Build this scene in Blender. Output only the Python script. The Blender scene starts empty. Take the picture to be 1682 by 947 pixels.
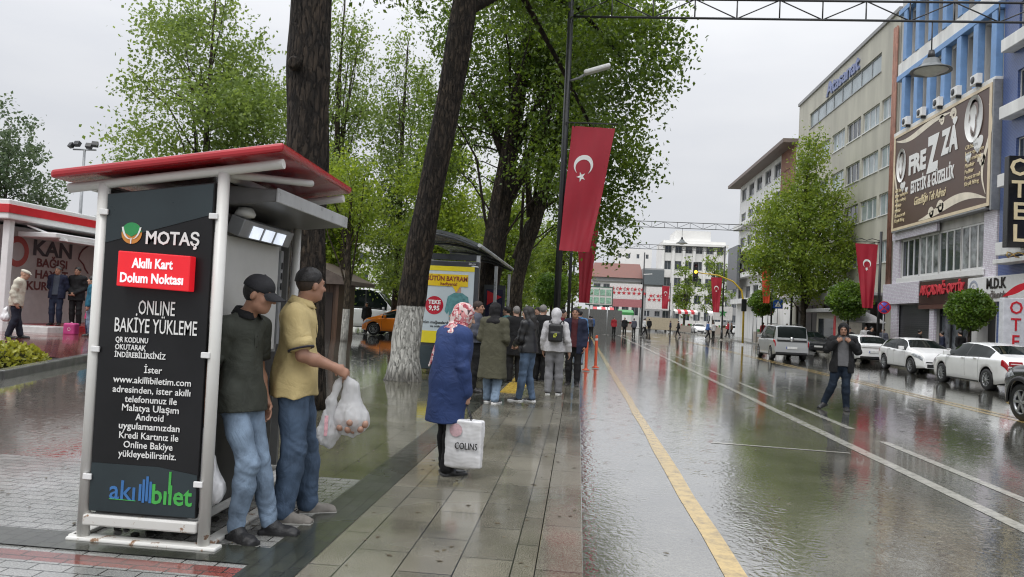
import bpy, math, random
import numpy as np
from mathutils import Vector, Matrix

random.seed(11)
rng = np.random.default_rng(11)
SC = bpy.context.scene
COL = SC.collection
PI = math.pi
CAM_H = 1.53

# ------------------------------------------------------------------ camera
def camera():
    f = 1215.0
    yd = np.array([109.0, -45.5, -f]); yd /= np.linalg.norm(yd)
    s = 0.05
    up = np.array([s, 1.0, (yd[0] * s + yd[1]) / (-yd[2])]); up /= np.linalg.norm(up)
    xd = np.cross(yd, up)
    M = np.array([xd, yd, up])                      # columns: camera axes in world space
    cd = bpy.data.cameras.new('camera')
    cd.sensor_fit = 'HORIZONTAL'; cd.sensor_width = 36.0; cd.lens = 36.0 * f / 1682.0
    cd.clip_start = 0.05; cd.clip_end = 3000
    o = bpy.data.objects.new('camera', cd)
    m = Matrix([list(M[i]) + [0] for i in range(3)] + [[0, 0, 0, 1]])
    m.translation = Vector((0, 0, CAM_H))
    o.matrix_world = m
    COL.objects.link(o); SC.camera = o
camera()

# ------------------------------------------------------------------ world, sun, exposure
SUN_EL, SUN_AZ = math.radians(58), math.radians(205)
def world():
    w = bpy.data.worlds.new('World'); SC.world = w; w.use_nodes = True
    nt = w.node_tree; N = nt.nodes; L = nt.links; N.clear()
    out = N.new('ShaderNodeOutputWorld'); bg = N.new('ShaderNodeBackground')
    bg.inputs['Strength'].default_value = 0.1
    sky = N.new('ShaderNodeTexSky'); sky.sky_type = 'NISHITA'; sky.sun_disc = False
    sky.sun_elevation = SUN_EL; sky.sun_rotation = SUN_AZ
    hs = N.new('ShaderNodeHueSaturation'); hs.inputs['Saturation'].default_value = 0.35
    L.new(sky.outputs[0], hs.inputs['Color'])
    tc = N.new('ShaderNodeTexCoord')
    sep = N.new('ShaderNodeSeparateXYZ'); L.new(tc.outputs['Generated'], sep.inputs[0])
    # overcast dome: brighter overhead than at the horizon
    sq = N.new('ShaderNodeMath'); sq.operation = 'MULTIPLY'; L.new(sep.outputs[2], sq.inputs[0]); L.new(sep.outputs[2], sq.inputs[1])
    mr = N.new('ShaderNodeMapRange'); mr.inputs[1].default_value = 0.0; mr.inputs[2].default_value = 1.0
    mr.inputs[3].default_value = 4.15; mr.inputs[4].default_value = 16.5
    L.new(sq.outputs[0], mr.inputs[0])
    mp = N.new('ShaderNodeMapping'); mp.inputs['Scale'].default_value = (1.2, 1.2, 4.2)
    L.new(tc.outputs['Generated'], mp.inputs[0])
    nz = N.new('ShaderNodeTexNoise'); nz.inputs['Scale'].default_value = 1.7; nz.inputs['Detail'].default_value = 6
    nz.inputs['Roughness'].default_value = 0.5
    L.new(mp.outputs[0], nz.inputs['Vector'])
    cr = N.new('ShaderNodeValToRGB')
    cr.color_ramp.elements[0].position = 0.33; cr.color_ramp.elements[0].color = (0.90, 0.93, 1.0, 1)
    cr.color_ramp.elements[1].position = 0.66; cr.color_ramp.elements[1].color = (1.08, 1.095, 1.13, 1)
    L.new(nz.outputs[0], cr.inputs[0])
    mul = N.new('ShaderNodeVectorMath'); mul.operation = 'SCALE'
    L.new(cr.outputs[0], mul.inputs[0]); L.new(mr.outputs[0], mul.inputs['Scale'])
    mix = N.new('ShaderNodeMix'); mix.data_type = 'RGBA'; mix.inputs[0].default_value = 0.93
    L.new(hs.outputs[0], mix.inputs[6]); L.new(mul.outputs[0], mix.inputs[7])
    L.new(mix.outputs[2], bg.inputs['Color']); L.new(bg.outputs[0], out.inputs[0])
world()
def sun():
    ld = bpy.data.lights.new('sun', 'SUN'); ld.energy = 0.7; ld.angle = math.radians(25); ld.color = (1.0, 0.97, 0.92)
    o = bpy.data.objects.new('sun', ld); COL.objects.link(o)
    # blender sky rotation: azimuth measured from +Y towards +X
    d = Vector((math.sin(SUN_AZ) * math.cos(SUN_EL), math.cos(SUN_AZ) * math.cos(SUN_EL), math.sin(SUN_EL)))
    o.rotation_euler = d.to_track_quat('Z', 'Y').to_euler()
sun()
vs = SC.view_settings
vs.view_transform = 'Standard'; vs.look = 'None'; vs.gamma = 1.0; vs.use_curve_mapping = False
vs.exposure = 0.68
SC.cycles.pixel_filter_type = 'BLACKMAN_HARRIS'; SC.cycles.filter_width = 1.15
SC.cycles.max_bounces = 6; SC.cycles.diffuse_bounces = 2; SC.cycles.glossy_bounces = 3
SC.cycles.transmission_bounces = 4; SC.cycles.transparent_max_bounces = 6
SC.cycles.caustics_reflective = False; SC.cycles.caustics_refractive = False
SC.cycles.sample_clamp_indirect = 4.0

# ------------------------------------------------------------------ naming helpers
def link(o):
    COL.objects.link(o); return o
def tag(o, label=None, cat=None, group=None, kind=None):
    if label: o['label'] = label
    if cat: o['category'] = cat
    if group: o['group'] = group
    if kind: o['kind'] = kind
    return o
def thing(name, label, cat, loc=(0, 0, 0), rz=0.0, group=None, scale=1.0):
    o = bpy.data.objects.new(name, None); o.empty_display_size = 0.2
    o.location = loc; o.rotation_euler = (0, 0, rz); o.scale = (scale,) * 3
    link(o)
    return tag(o, label, cat, group)
def dup(root, loc, rz=None, label=None, group=None, scale=None):
    def cp(o, par):
        c = o.copy(); COL.objects.link(c); c.parent = par
        for ch in o.children: cp(ch, c)
        return c
    c = cp(root, None); c.location = loc
    if rz is not None: c.rotation_euler = (0, 0, rz)
    if label: c['label'] = label
    if group: c['group'] = group
    if scale: c.scale = (scale,) * 3
    return c
def kids(root):
    r = []
    for ch in root.children:
        r.append(ch); r += kids(ch)
    return r
def recolour(root, m):
    """object-level materials on a copied thing: m maps part name -> material"""
    for o in kids(root) + [root]:
        k = o.name.split('.')[0]
        if k in m and o.type == 'MESH':
            o.material_slots[0].link = 'OBJECT'; o.material_slots[0].material = m[k]

# ------------------------------------------------------------------ materials
MATS = {}
def base_mat(name):
    m = bpy.data.materials.new(name); m.use_nodes = True
    nt = m.node_tree
    return m, nt, nt.nodes, nt.links, nt.nodes['Principled BSDF']
def mat(name, col, rough=0.55, var=0.15, scale=5.0, bump=0.0, bscale=60.0, metal=0.0, spec=0.5, coat=0.0, emit=0.0, stretch=(1, 1, 1), rvar=0.15, detail=6, bdist=0.01, bdetail=4, bwarp=0.0):
    if name in MATS: return MATS[name]
    m, nt, N, L, B = base_mat(name)
    tc = N.new('ShaderNodeTexCoord'); mp = N.new('ShaderNodeMapping'); mp.inputs['Scale'].default_value = stretch
    L.new(tc.outputs['Object'], mp.inputs[0])
    nz = N.new('ShaderNodeTexNoise'); nz.inputs['Scale'].default_value = scale; nz.inputs['Detail'].default_value = detail
    nz.inputs['Roughness'].default_value = 0.62
    L.new(mp.outputs[0], nz.inputs['Vector'])
    cr = N.new('ShaderNodeValToRGB')
    c = np.array(col)
    cr.color_ramp.elements[0].position = 0.3; cr.color_ramp.elements[0].color = (*np.clip(c * (1 - var), 0, 1), 1)
    cr.color_ramp.elements[1].position = 0.7; cr.color_ramp.elements[1].color = (*np.clip(c * (1 + var), 0, 1), 1)
    L.new(nz.outputs[0], cr.inputs[0]); L.new(cr.outputs[0], B.inputs['Base Color'])
    mr = N.new('ShaderNodeMapRange'); mr.inputs[1].default_value = .3; mr.inputs[2].default_value = .7
    mr.inputs[3].default_value = max(0.02, rough * (1 - rvar)); mr.inputs[4].default_value = min(1, rough * (1 + rvar))
    L.new(nz.outputs[0], mr.inputs[0]); L.new(mr.outputs[0], B.inputs['Roughness'])
    B.inputs['Metallic'].default_value = metal; B.inputs['Specular IOR Level'].default_value = spec
    B.inputs['Coat Weight'].default_value = coat; B.inputs['Coat Roughness'].default_value = 0.06
    if emit:
        L.new(cr.outputs[0], B.inputs['Emission Color']); B.inputs['Emission Strength'].default_value = emit
    if bump:
        n2 = N.new('ShaderNodeTexNoise'); n2.inputs['Scale'].default_value = bscale; n2.inputs['Detail'].default_value = bdetail; n2.inputs['Distortion'].default_value = bwarp
        L.new(mp.outputs[0], n2.inputs['Vector'])
        b = N.new('ShaderNodeBump'); b.inputs['Strength'].default_value = bump; b.inputs['Distance'].default_value = bdist
        L.new(n2.outputs[0], b.inputs['Height']); L.new(b.outputs[0], B.inputs['Normal'])
    MATS[name] = m
    return m
def leaf_mat(name, c0, c1, transl=0.35):
    if name in MATS: return MATS[name]
    m, nt, N, L, B = base_mat(name)
    ge = N.new('ShaderNodeNewGeometry')
    cr = N.new('ShaderNodeValToRGB')
    cr.color_ramp.elements[0].color = (*c0, 1); cr.color_ramp.elements[1].color = (*c1, 1)
    tc = N.new('ShaderNodeTexCoord'); nz = N.new('ShaderNodeTexNoise'); nz.inputs['Scale'].default_value = .9; nz.inputs['Detail'].default_value = 3; L.new(tc.outputs['Object'], nz.inputs['Vector'])
    mr = N.new('ShaderNodeMapRange'); mr.inputs[1].default_value = .34; mr.inputs[2].default_value = .66; mr.inputs[3].default_value = -.25; mr.inputs[4].default_value = .55; L.new(nz.outputs[0], mr.inputs[0])
    ma = N.new('ShaderNodeMath'); ma.operation = 'MULTIPLY_ADD'; ma.inputs[1].default_value = .7; L.new(ge.outputs['Random Per Island'], ma.inputs[0]); L.new(mr.outputs[0], ma.inputs[2])
    L.new(ma.outputs[0], cr.inputs[0]); L.new(cr.outputs[0], B.inputs['Base Color'])
    B.inputs['Roughness'].default_value = 0.42
    tr = N.new('ShaderNodeBsdfTranslucent')
    hs = N.new('ShaderNodeHueSaturation'); hs.inputs['Value'].default_value = 1.7; hs.inputs['Saturation'].default_value = 1.05
    hs.inputs['Hue'].default_value = 0.485
    L.new(cr.outputs[0], hs.inputs['Color']); L.new(hs.outputs[0], tr.inputs[0])
    mx = N.new('ShaderNodeMixShader'); mx.inputs[0].default_value = transl
    L.new(B.outputs[0], mx.inputs[1]); L.new(tr.outputs[0], mx.inputs[2])
    L.new(mx.outputs[0], N['Material Output'].inputs[0])
    MATS[name] = m
    return m

# ------------------------------------------------------------------ mesh helper
def raw_mesh(name, V, F, mats, parent=None, smooth=False, mi=None):
    me = bpy.data.meshes.new(name)
    V = np.asarray(V, dtype=np.float32)
    if isinstance(F, np.ndarray):
        n, k = F.shape
        me.vertices.add(len(V)); me.vertices.foreach_set('co', V.ravel())
        me.loops.add(n * k); me.loops.foreach_set('vertex_index', F.astype(np.int32).ravel())
        me.polygons.add(n); me.polygons.foreach_set('loop_start', np.arange(0, n * k, k, dtype=np.int32))
        me.update(calc_edges=True)
    else:
        me.from_pydata(V.tolist(), [], F)
    if mi is not None: me.polygons.foreach_set('material_index', np.asarray(mi, dtype=np.int32))
    if smooth: me.polygons.foreach_set('use_smooth', np.ones(len(me.polygons), dtype=bool))
    me.validate(clean_customdata=False)
    for m in (mats if isinstance(mats, (list, tuple)) else [mats]): me.materials.append(m)
    o = bpy.data.objects.new(name, me); link(o)
    if parent is not None: o.parent = parent
    return o

class MB:
    """collects shapes, then builds ONE mesh object"""
    def __init__(s, off=(0, 0, 0)):
        s.v = []; s.f = []; s.mi = []; s.sm = []; s.off = np.array(off, float)
    def add(s, V, F, m=0, smooth=False):
        b = len(s.v); s.v += [tuple(p) for p in V]
        for f in F:
            s.f.append([i + b for i in f]); s.mi.append(m); s.sm.append(smooth)
        return s
    def box(s, x0, x1, y0, y1, z0, z1, m=0):
        V = [(x, y, z) for z in (z0, z1) for y in (y0, y1) for x in (x0, x1)]
        return s.add(V, [(0, 2, 3, 1), (4, 5, 7, 6), (0, 1, 5, 4), (2, 6, 7, 3), (0, 4, 6, 2), (1, 3, 7, 5)], m)
    def obox(s, c, half, R=None, m=0):
        R = np.eye(3) if R is None else np.array(R)
        V = [np.array(c) + R @ (np.array([x, y, z]) * half) for z in (-1, 1) for y in (-1, 1) for x in (-1, 1)]
        return s.add(V, [(0, 2, 3, 1), (4, 5, 7, 6), (0, 1, 5, 4), (2, 6, 7, 3), (0, 4, 6, 2), (1, 3, 7, 5)], m)
    def bar(s, a, b, w, h, m=0, up=(0, 0, 1)):
        a, b = np.array(a, float), np.array(b, float); d = b - a; l = np.linalg.norm(d); d /= l
        u = np.array(up, float)
        if abs(d @ u) > .95: u = np.array([1.0, 0, 0])
        sd = np.cross(d, u); sd /= np.linalg.norm(sd); u = np.cross(sd, d)
        return s.obox((a + b) / 2, (w / 2, l / 2, h / 2), np.array([sd, d, u]).T, m)
    def tube(s, path, rad, n=8, m=0, caps=True, smooth=True, wob=0.0, seed=0):
        P = np.array(path, float); k = len(P)
        rad = np.full(k, rad, float) if np.isscalar(rad) else np.array(rad, float)
        T = np.gradient(P, axis=0); T /= np.linalg.norm(T, axis=1)[:, None] + 1e-9
        ref = np.array([0, 0, 1.0]) if abs(T[0][2]) < .9 else np.array([1.0, 0, 0])
        V = []; F = []; rg = np.random.default_rng(seed)
        ph = rg.uniform(0, 6.28, 6)
        u = np.cross(T[0], ref); u /= np.linalg.norm(u)
        for i in range(k):
            u = u - T[i] * (u @ T[i]); u /= np.linalg.norm(u) + 1e-9
            w = np.cross(T[i], u)
            for j in range(n):
                a = 2 * PI * j / n
                r = rad[i]
                if wob:
                    r *= 1 + wob * (math.sin(2 * a + ph[0] + i * .35) + .7 * math.sin(3 * a + ph[1] - i * .5) + .5 * math.sin(5 * a + ph[2] + i * .9) + .6 * math.sin(i * 1.3 + ph[3]))
                V.append(P[i] + r * (math.cos(a) * u + math.sin(a) * w))
        for i in range(k - 1):
            for j in range(n):
                F.append((i * n + j, i * n + (j + 1) % n, (i + 1) * n + (j + 1) % n, (i + 1) * n + j))
        s.add(V, F, m, smooth)
        if caps:
            b = len(s.v) - len(V)
            s.f.append([b + j for j in range(n)][::-1]); s.mi.append(m); s.sm.append(False)
            s.f.append([b + (k - 1) * n + j for j in range(n)]); s.mi.append(m); s.sm.append(False)
        return s
    def cyl(s, a, b, r0, r1=None, n=12, m=0, smooth=True):
        return s.tube([a, b], [r0, r0 if r1 is None else r1], n, m, True, smooth)
    def lathe(s, prof, c=(0, 0, 0), R=None, n=20, m=0, smooth=True):
        R = np.eye(3) if R is None else np.array(R); V = []; F = []
        for r, z in prof:
            for j in range(n):
                a = 2 * PI * j / n
                V.append(np.array(c) + R @ np.array([r * math.cos(a), r * math.sin(a), z]))
        for i in range(len(prof) - 1):
            for j in range(n):
                F.append((i * n + j, i * n + (j + 1) % n, (i + 1) * n + (j + 1) % n, (i + 1) * n + j))
        return s.add(V, F, m, smooth)
    def prism(s, poly, O, U, V_, W, m=0):
        O, U, V_, W = (np.array(q, float) for q in (O, U, V_, W)); n = len(poly)
        a = [O + U * p[0] + V_ * p[1] for p in poly]; b = [p + W for p in a]
        F = [tuple(range(n))[::-1], tuple(range(n, 2 * n))] + [(i, (i + 1) % n, n + (i + 1) % n, n + i) for i in range(n)]
        return s.add(a + b, F, m)
    def grid(s, P, m=0, smooth=True, flip=False):
        P = np.asarray(P); a, b = P.shape[:2]; F = []
        for i in range(a - 1):
            for j in range(b - 1):
                q = (i * b + j, i * b + j + 1, (i + 1) * b + j + 1, (i + 1) * b + j)
                F.append(q[::-1] if flip else q)
        return s.add(P.reshape(-1, 3), F, m, smooth)
    def build(s, name, mats, parent=None, bevel=0.0, fix=False):
        me = bpy.data.meshes.new(name)
        V = np.array(s.v, float) - s.off
        me.from_pydata(V.tolist(), [], s.f)
        me.polygons.foreach_set('material_index', np.array(s.mi, dtype=np.int32))
        me.polygons.foreach_set('use_smooth', np.array(s.sm, dtype=bool))
        if fix:
            import bmesh
            bm = bmesh.new(); bm.from_mesh(me); bmesh.ops.recalc_face_normals(bm, faces=bm.faces); bm.to_mesh(me); bm.free()
        me.update()
        for m in (mats if isinstance(mats, (list, tuple)) else [mats]): me.materials.append(m)
        o = bpy.data.objects.new(name, me); link(o)
        if parent is not None: o.parent = parent
        if bevel:
            bv = o.modifiers.new('bevel', 'BEVEL'); bv.width = bevel; bv.segments = 2; bv.limit_method = 'ANGLE'; bv.angle_limit = math.radians(40)
        return o

def rotz(a):
    c, s = math.cos(a), math.sin(a); return np.array([[c, -s, 0], [s, c, 0], [0, 0, 1.0]])
def rotx(a):
    c, s = math.cos(a), math.sin(a); return np.array([[1.0, 0, 0], [0, c, -s], [0, s, c]])
def roty(a):
    c, s = math.cos(a), math.sin(a); return np.array([[c, 0, s], [0, 1.0, 0], [-s, 0, c]])

def text(body, size, O, U, V, m, parent=None, name='lettering', align='CENTER', bold=0.0, ext=0.0015, sx=1.0, off=(0, 0, 0), shear=0.0, spacing=1.0, lines=0.0, res=2, fit=0.0):
    c = bpy.data.curves.new(name, 'FONT'); c.body = body; c.size = size; c.align_x = align; c.align_y = 'CENTER'
    c.resolution_u = res; c.offset = bold * size; c.extrude = ext; c.shear = shear; c.space_character = spacing
    if lines: c.space_line = lines
    t = bpy.data.objects.new('tmp', c)
    me = bpy.data.meshes.new_from_object(t)
    bpy.data.objects.remove(t); bpy.data.curves.remove(c)
    O, U, V = (np.array(q, float) for q in (O, U, V)); W = np.cross(U, V); W /= np.linalg.norm(W)
    n = len(me.vertices); co = np.empty(n * 3, np.float32); me.vertices.foreach_get('co', co); co = co.reshape(-1, 3)
    if fit: sx = fit / float(np.ptp(co[:, 0]))      # set to a measured width
    P = O + co[:, :1] * sx * U + co[:, 1:2] * V + co[:, 2:3] * W - np.array(off)
    me.vertices.foreach_set('co', P.astype(np.float32).ravel()); me.update()
    me.name = name; me.materials.clear(); me.materials.append(m)
    o = bpy.data.objects.new(name, me); link(o)
    if parent is not None: o.parent = parent
    return o
# ================================================================== SETTING
def sm01(x):
    x = np.clip(x, 0, 1); return x * x * (3 - 2 * x)
def gz(x, y):
    """height of the square on the left: it rises a little away from the road"""
    return 0.30 * sm01((-np.asarray(x) - 5.0) / 7.5) * (1 - sm01((np.asarray(y) - 23) / 12))

def ripple_nodes(N, L, pos, mask_socket, dist, scale=1.0, rings=True):
    """water surface height: wind ripples and rain rings"""
    mp = N.new('ShaderNodeMapping'); mp.inputs['Scale'].default_value = (11 * scale, 8.0 * scale, 1)
    L.new(pos, mp.inputs[0])
    n1 = N.new('ShaderNodeTexNoise'); n1.inputs['Scale'].default_value = 1.6; n1.inputs['Detail'].default_value = 3; n1.inputs['Distortion'].default_value = 0.9
    L.new(mp.outputs[0], n1.inputs['Vector'])
    h = n1.outputs[0]
    if rings:
        tot = None
        for sc, fr in ((1.3, 26.0), (2.3, 20.0)):
            vo = N.new('ShaderNodeTexVoronoi'); vo.inputs['Scale'].default_value = sc; vo.voronoi_dimensions = '2D'
            L.new(pos, vo.inputs['Vector'])
            mu = N.new('ShaderNodeMath'); mu.operation = 'MULTIPLY'; mu.inputs[1].default_value = fr * 2.2; L.new(vo.outputs['Distance'], mu.inputs[0])
            # each drop is at its own stage
            sp = N.new('ShaderNodeSeparateColor'); L.new(vo.outputs['Color'], sp.inputs[0])
            ad = N.new('ShaderNodeMath'); ad.operation = 'MULTIPLY_ADD'; ad.inputs[1].default_value = 6.28; L.new(sp.outputs[0], ad.inputs[0]); L.new(mu.outputs[0], ad.inputs[2])
            si = N.new('ShaderNodeMath'); si.operation = 'SINE'; L.new(ad.outputs[0], si.inputs[0])
            fo = N.new('ShaderNodeMapRange'); fo.inputs[1].default_value = 0.0; fo.inputs[2].default_value = 0.30; fo.inputs[3].default_value = 0.5; fo.inputs[4].default_value = 0.0
            L.new(vo.outputs['Distance'], fo.inputs[0])
            am = N.new('ShaderNodeMath'); am.operation = 'MULTIPLY'; L.new(si.outputs[0], am.inputs[0]); L.new(fo.outputs[0], am.inputs[1])
            a2 = N.new('ShaderNodeMath'); a2.operation = 'MULTIPLY'; L.new(am.outputs[0], a2.inputs[0]); L.new(sp.outputs[1], a2.inputs[1])
            s = N.new('ShaderNodeMath'); s.operation = 'ADD'; L.new(h, s.inputs[0]); L.new(a2.outputs[0], s.inputs[1]); h = s.outputs[0]
    return h

def wet_asphalt(name, col, puddle=(0.42, 0.55), wet_rough=0.03, dry_rough=0.2, rip=0.35, deep=None, var=0.25, ior=1.75, gut=1.0):
    m, nt, N, L, B = base_mat(name)
    ge = N.new('ShaderNodeNewGeometry'); pos = ge.outputs['Position']
    big = N.new('ShaderNodeTexNoise'); big.inputs['Scale'].default_value = 0.28; big.inputs['Detail'].default_value = 5; big.inputs['Roughness'].default_value = .6
    mp = N.new('ShaderNodeMapping'); mp.inputs['Scale'].default_value = (1.0, 0.45, 1); L.new(pos, mp.inputs[0]); L.new(mp.outputs[0], big.inputs['Vector'])
    mask = N.new('ShaderNodeMapRange'); mask.inputs[1].default_value = puddle[0]; mask.inputs[2].default_value = puddle[1]; L.new(big.outputs[0], mask.inputs[0])
    msk = mask.outputs[0]
    if deep is not None:       # the gutter along the kerb is under water
        sep = N.new('ShaderNodeSeparateXYZ'); L.new(pos, sep.inputs[0])
        dm = N.new('ShaderNodeMapRange'); dm.inputs[1].default_value = deep[0]; dm.inputs[2].default_value = deep[1]; dm.inputs[3].default_value = 1; dm.inputs[4].default_value = 0
        L.new(sep.outputs[0], dm.inputs[0])
        mxx = N.new('ShaderNodeMath'); mxx.operation = 'MAXIMUM'; L.new(dm.outputs[0], mxx.inputs[0]); L.new(msk, mxx.inputs[1]); msk = mxx.outputs[0]
    cw = N.new('ShaderNodeMapRange'); cw.inputs[3].default_value = .30; cw.inputs[4].default_value = 1.0; L.new(msk, cw.inputs[0]); L.new(cw.outputs[0], B.inputs['Coat Weight'])
    fine = N.new('ShaderNodeTexNoise'); fine.inputs['Scale'].default_value = 95; fine.inputs['Detail'].default_value = 3; L.new(pos, fine.inputs['Vector'])
    mid = N.new('ShaderNodeTexNoise'); mid.inputs['Scale'].default_value = 1.1; mid.inputs['Detail'].default_value = 7; mid.inputs['Roughness'].default_value = .65; L.new(pos, mid.inputs['Vector'])
    c = np.array(col)
    r1 = N.new('ShaderNodeValToRGB'); r1.color_ramp.elements[0].position = .3; r1.color_ramp.elements[1].position = .72
    r1.color_ramp.elements[0].color = (*(c * (1 - var)), 1); r1.color_ramp.elements[1].color = (*(c * (1 + var)), 1); L.new(mid.outputs[0], r1.inputs[0])
    r2 = N.new('ShaderNodeValToRGB'); r2.color_ramp.elements[0].position = .35; r2.color_ramp.elements[1].position = .7
    r2.color_ramp.elements[0].color = (.48, .48, .48, 1); r2.color_ramp.elements[1].color = (1.75, 1.75, 1.7, 1); L.new(fine.outputs[0], r2.inputs[0])
    mx = N.new('ShaderNodeMix'); mx.data_type = 'RGBA'; mx.blend_type = 'MULTIPLY'; mx.inputs[0].default_value = 1
    L.new(r1.outputs[0], mx.inputs[6]); L.new(r2.outputs[0], mx.inputs[7]); L.new(mx.outputs[2], B.inputs['Base Color'])
    ro = N.new('ShaderNodeMapRange'); ro.inputs[3].default_value = dry_rough; ro.inputs[4].default_value = wet_rough; L.new(msk, ro.inputs[0]); L.new(ro.outputs[0], B.inputs['Roughness'])
    B.inputs['IOR'].default_value = ior; B.inputs['Coat IOR'].default_value = 1.8; B.inputs['Coat Roughness'].default_value = .025
    h = ripple_nodes(N, L, pos, msk, 1)
    sx_ = N.new('ShaderNodeSeparateXYZ'); L.new(pos, sx_.inputs[0]); gu = N.new('ShaderNodeMapRange'); gu.inputs[1].default_value = .1; gu.inputs[2].default_value = 2.6; gu.inputs[3].default_value = gut; gu.inputs[4].default_value = 1.0
    L.new(sx_.outputs[0], gu.inputs[0])
    h2 = N.new('ShaderNodeMath'); h2.operation = 'MULTIPLY'; L.new(h, h2.inputs[0]); L.new(gu.outputs[0], h2.inputs[1])
    hm = N.new('ShaderNodeMath'); hm.operation = 'MULTIPLY'; L.new(h2.outputs[0], hm.inputs[0]); L.new(msk, hm.inputs[1])
    b1 = N.new('ShaderNodeBump'); b1.inputs['Strength'].default_value = rip; b1.inputs['Distance'].default_value = 0.02; L.new(hm.outputs[0], b1.inputs['Height'])
    inv = N.new('ShaderNodeMath'); inv.operation = 'SUBTRACT'; inv.inputs[0].default_value = 1; L.new(msk, inv.inputs[1])
    gm = N.new('ShaderNodeMath'); gm.operation = 'MULTIPLY'; L.new(fine.outputs[0], gm.inputs[0]); L.new(inv.outputs[0], gm.inputs[1])
    b2 = N.new('ShaderNodeBump'); b2.inputs['Strength'].default_value = 0.10; b2.inputs['Distance'].default_value = 0.004
    L.new(gm.outputs[0], b2.inputs['Height']); L.new(b1.outputs[0], b2.inputs['Normal']); L.new(b2.outputs[0], B.inputs['Normal']); L.new(b1.outputs[0], B.inputs['Coat Normal'])
    MATS[name] = m
    return m

def wet_slabs(name, c1, c2, w, h, mortar=0.005, along_y=True, offset=0.5, wet=(0.40, 0.60), rough=(0.32, 0.07), shift=(0, 0), rot=0.0, joint=(0.02, 0.02, 0.018), var=0.3, grain=0.35):
    """granite or concrete slabs: brick joints, speckled grain, wet patches"""
    m, nt, N, L, B = base_mat(name)
    ge = N.new('ShaderNodeNewGeometry'); pos = ge.outputs['Position']
    mp = N.new('ShaderNodeMapping'); mp.inputs['Location'].default_value = (shift[0], shift[1], 0)
    mp.inputs['Rotation'].default_value = (0, 0, (PI / 2 if along_y else 0) + rot)
    L.new(pos, mp.inputs[0])
    br = N.new('ShaderNodeTexBrick'); br.offset = offset; br.inputs['Scale'].default_value = 1.0
    br.inputs['Brick Width'].default_value = w; br.inputs['Row Height'].default_value = h; br.inputs['Mortar Size'].default_value = mortar; br.inputs['Mortar Smooth'].default_value = .2
    br.inputs['Color1'].default_value = (*c1, 1); br.inputs['Color2'].default_value = (*c2, 1); br.inputs['Mortar'].default_value = (*joint, 1); br.inputs['Bias'].default_value = 0
    L.new(mp.outputs[0], br.inputs['Vector'])
    sp = N.new('ShaderNodeTexNoise'); sp.inputs['Scale'].default_value = 130; sp.inputs['Detail'].default_value = 2; L.new(pos, sp.inputs['Vector'])
    r2 = N.new('ShaderNodeValToRGB'); r2.color_ramp.elements[0].position = .36; r2.color_ramp.elements[1].position = .66
    r2.color_ramp.elements[0].color = (1 - grain,) * 3 + (1,); r2.color_ramp.elements[1].color = (1 + grain,) * 3 + (1,); L.new(sp.outputs[0], r2.inputs[0])
    mx = N.new('ShaderNodeMix'); mx.data_type = 'RGBA'; mx.blend_type = 'MULTIPLY'; mx.inputs[0].default_value = 1
    L.new(br.outputs[0], mx.inputs[6]); L.new(r2.outputs[0], mx.inputs[7])
    st = N.new('ShaderNodeTexNoise'); st.inputs['Scale'].default_value = 0.9; st.inputs['Detail'].default_value = 7; st.inputs['Roughness'].default_value = .65; L.new(pos, st.inputs['Vector'])
    r3 = N.new('ShaderNodeValToRGB'); r3.color_ramp.elements[0].position = .3; r3.color_ramp.elements[1].position = .7
    r3.color_ramp.elements[0].color = (1 - var, 1 - var * .95, 1 - var * 1.1, 1); r3.color_ramp.elements[1].color = (1 + var, 1 + var, 1 + var * .9, 1); L.new(st.outputs[0], r3.inputs[0])
    m2 = N.new('ShaderNodeMix'); m2.data_type = 'RGBA'; m2.blend_type = 'MULTIPLY'; m2.inputs[0].default_value = 1
    L.new(mx.outputs[2], m2.inputs[6]); L.new(r3.outputs[0], m2.inputs[7]); L.new(m2.outputs[2], B.inputs['Base Color'])
    pn = N.new('ShaderNodeTexNoise'); pn.inputs['Scale'].default_value = 0.75; pn.inputs['Detail'].default_value = 4; pn.inputs['Distortion'].default_value = .4; L.new(pos, pn.inputs['Vector'])
    ro = N.new('ShaderNodeMapRange'); ro.inputs[1].default_value = wet[0]; ro.inputs[2].default_value = wet[1]; ro.inputs[3].default_value = rough[0]; ro.inputs[4].default_value = rough[1]
    L.new(pn.outputs[0], ro.inputs[0]); L.new(ro.outputs[0], B.inputs['Roughness'])
    b1 = N.new('ShaderNodeBump'); b1.inputs['Strength'].default_value = 0.5; b1.inputs['Distance'].default_value = 0.004; b1.invert = True
    L.new(br.outputs[1], b1.inputs['Height'])
    un = N.new('ShaderNodeTexNoise'); un.inputs['Scale'].default_value = 7; un.inputs['Detail'].default_value = 3; L.new(pos, un.inputs['Vector'])
    b3 = N.new('ShaderNodeBump'); b3.inputs['Strength'].default_value = 0.12; b3.inputs['Distance'].default_value = 0.01; L.new(un.outputs[0], b3.inputs['Height']); L.new(b1.outputs[0], b3.inputs['Normal'])
    b2 = N.new('ShaderNodeBump'); b2.inputs['Strength'].default_value = 0.1; b2.inputs['Distance'].default_value = 0.002; L.new(sp.outputs[0], b2.inputs['Height']); L.new(b3.outputs[0], b2.inputs['Normal'])
    L.new(b2.outputs[0], B.inputs['Normal'])
    B.inputs['IOR'].default_value = 1.6; B.inputs['Coat Weight'].default_value = .25; B.inputs['Coat Roughness'].default_value = .05; L.new(b3.outputs[0], B.inputs['Coat Normal'])
    MATS[name] = m
    return m

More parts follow.
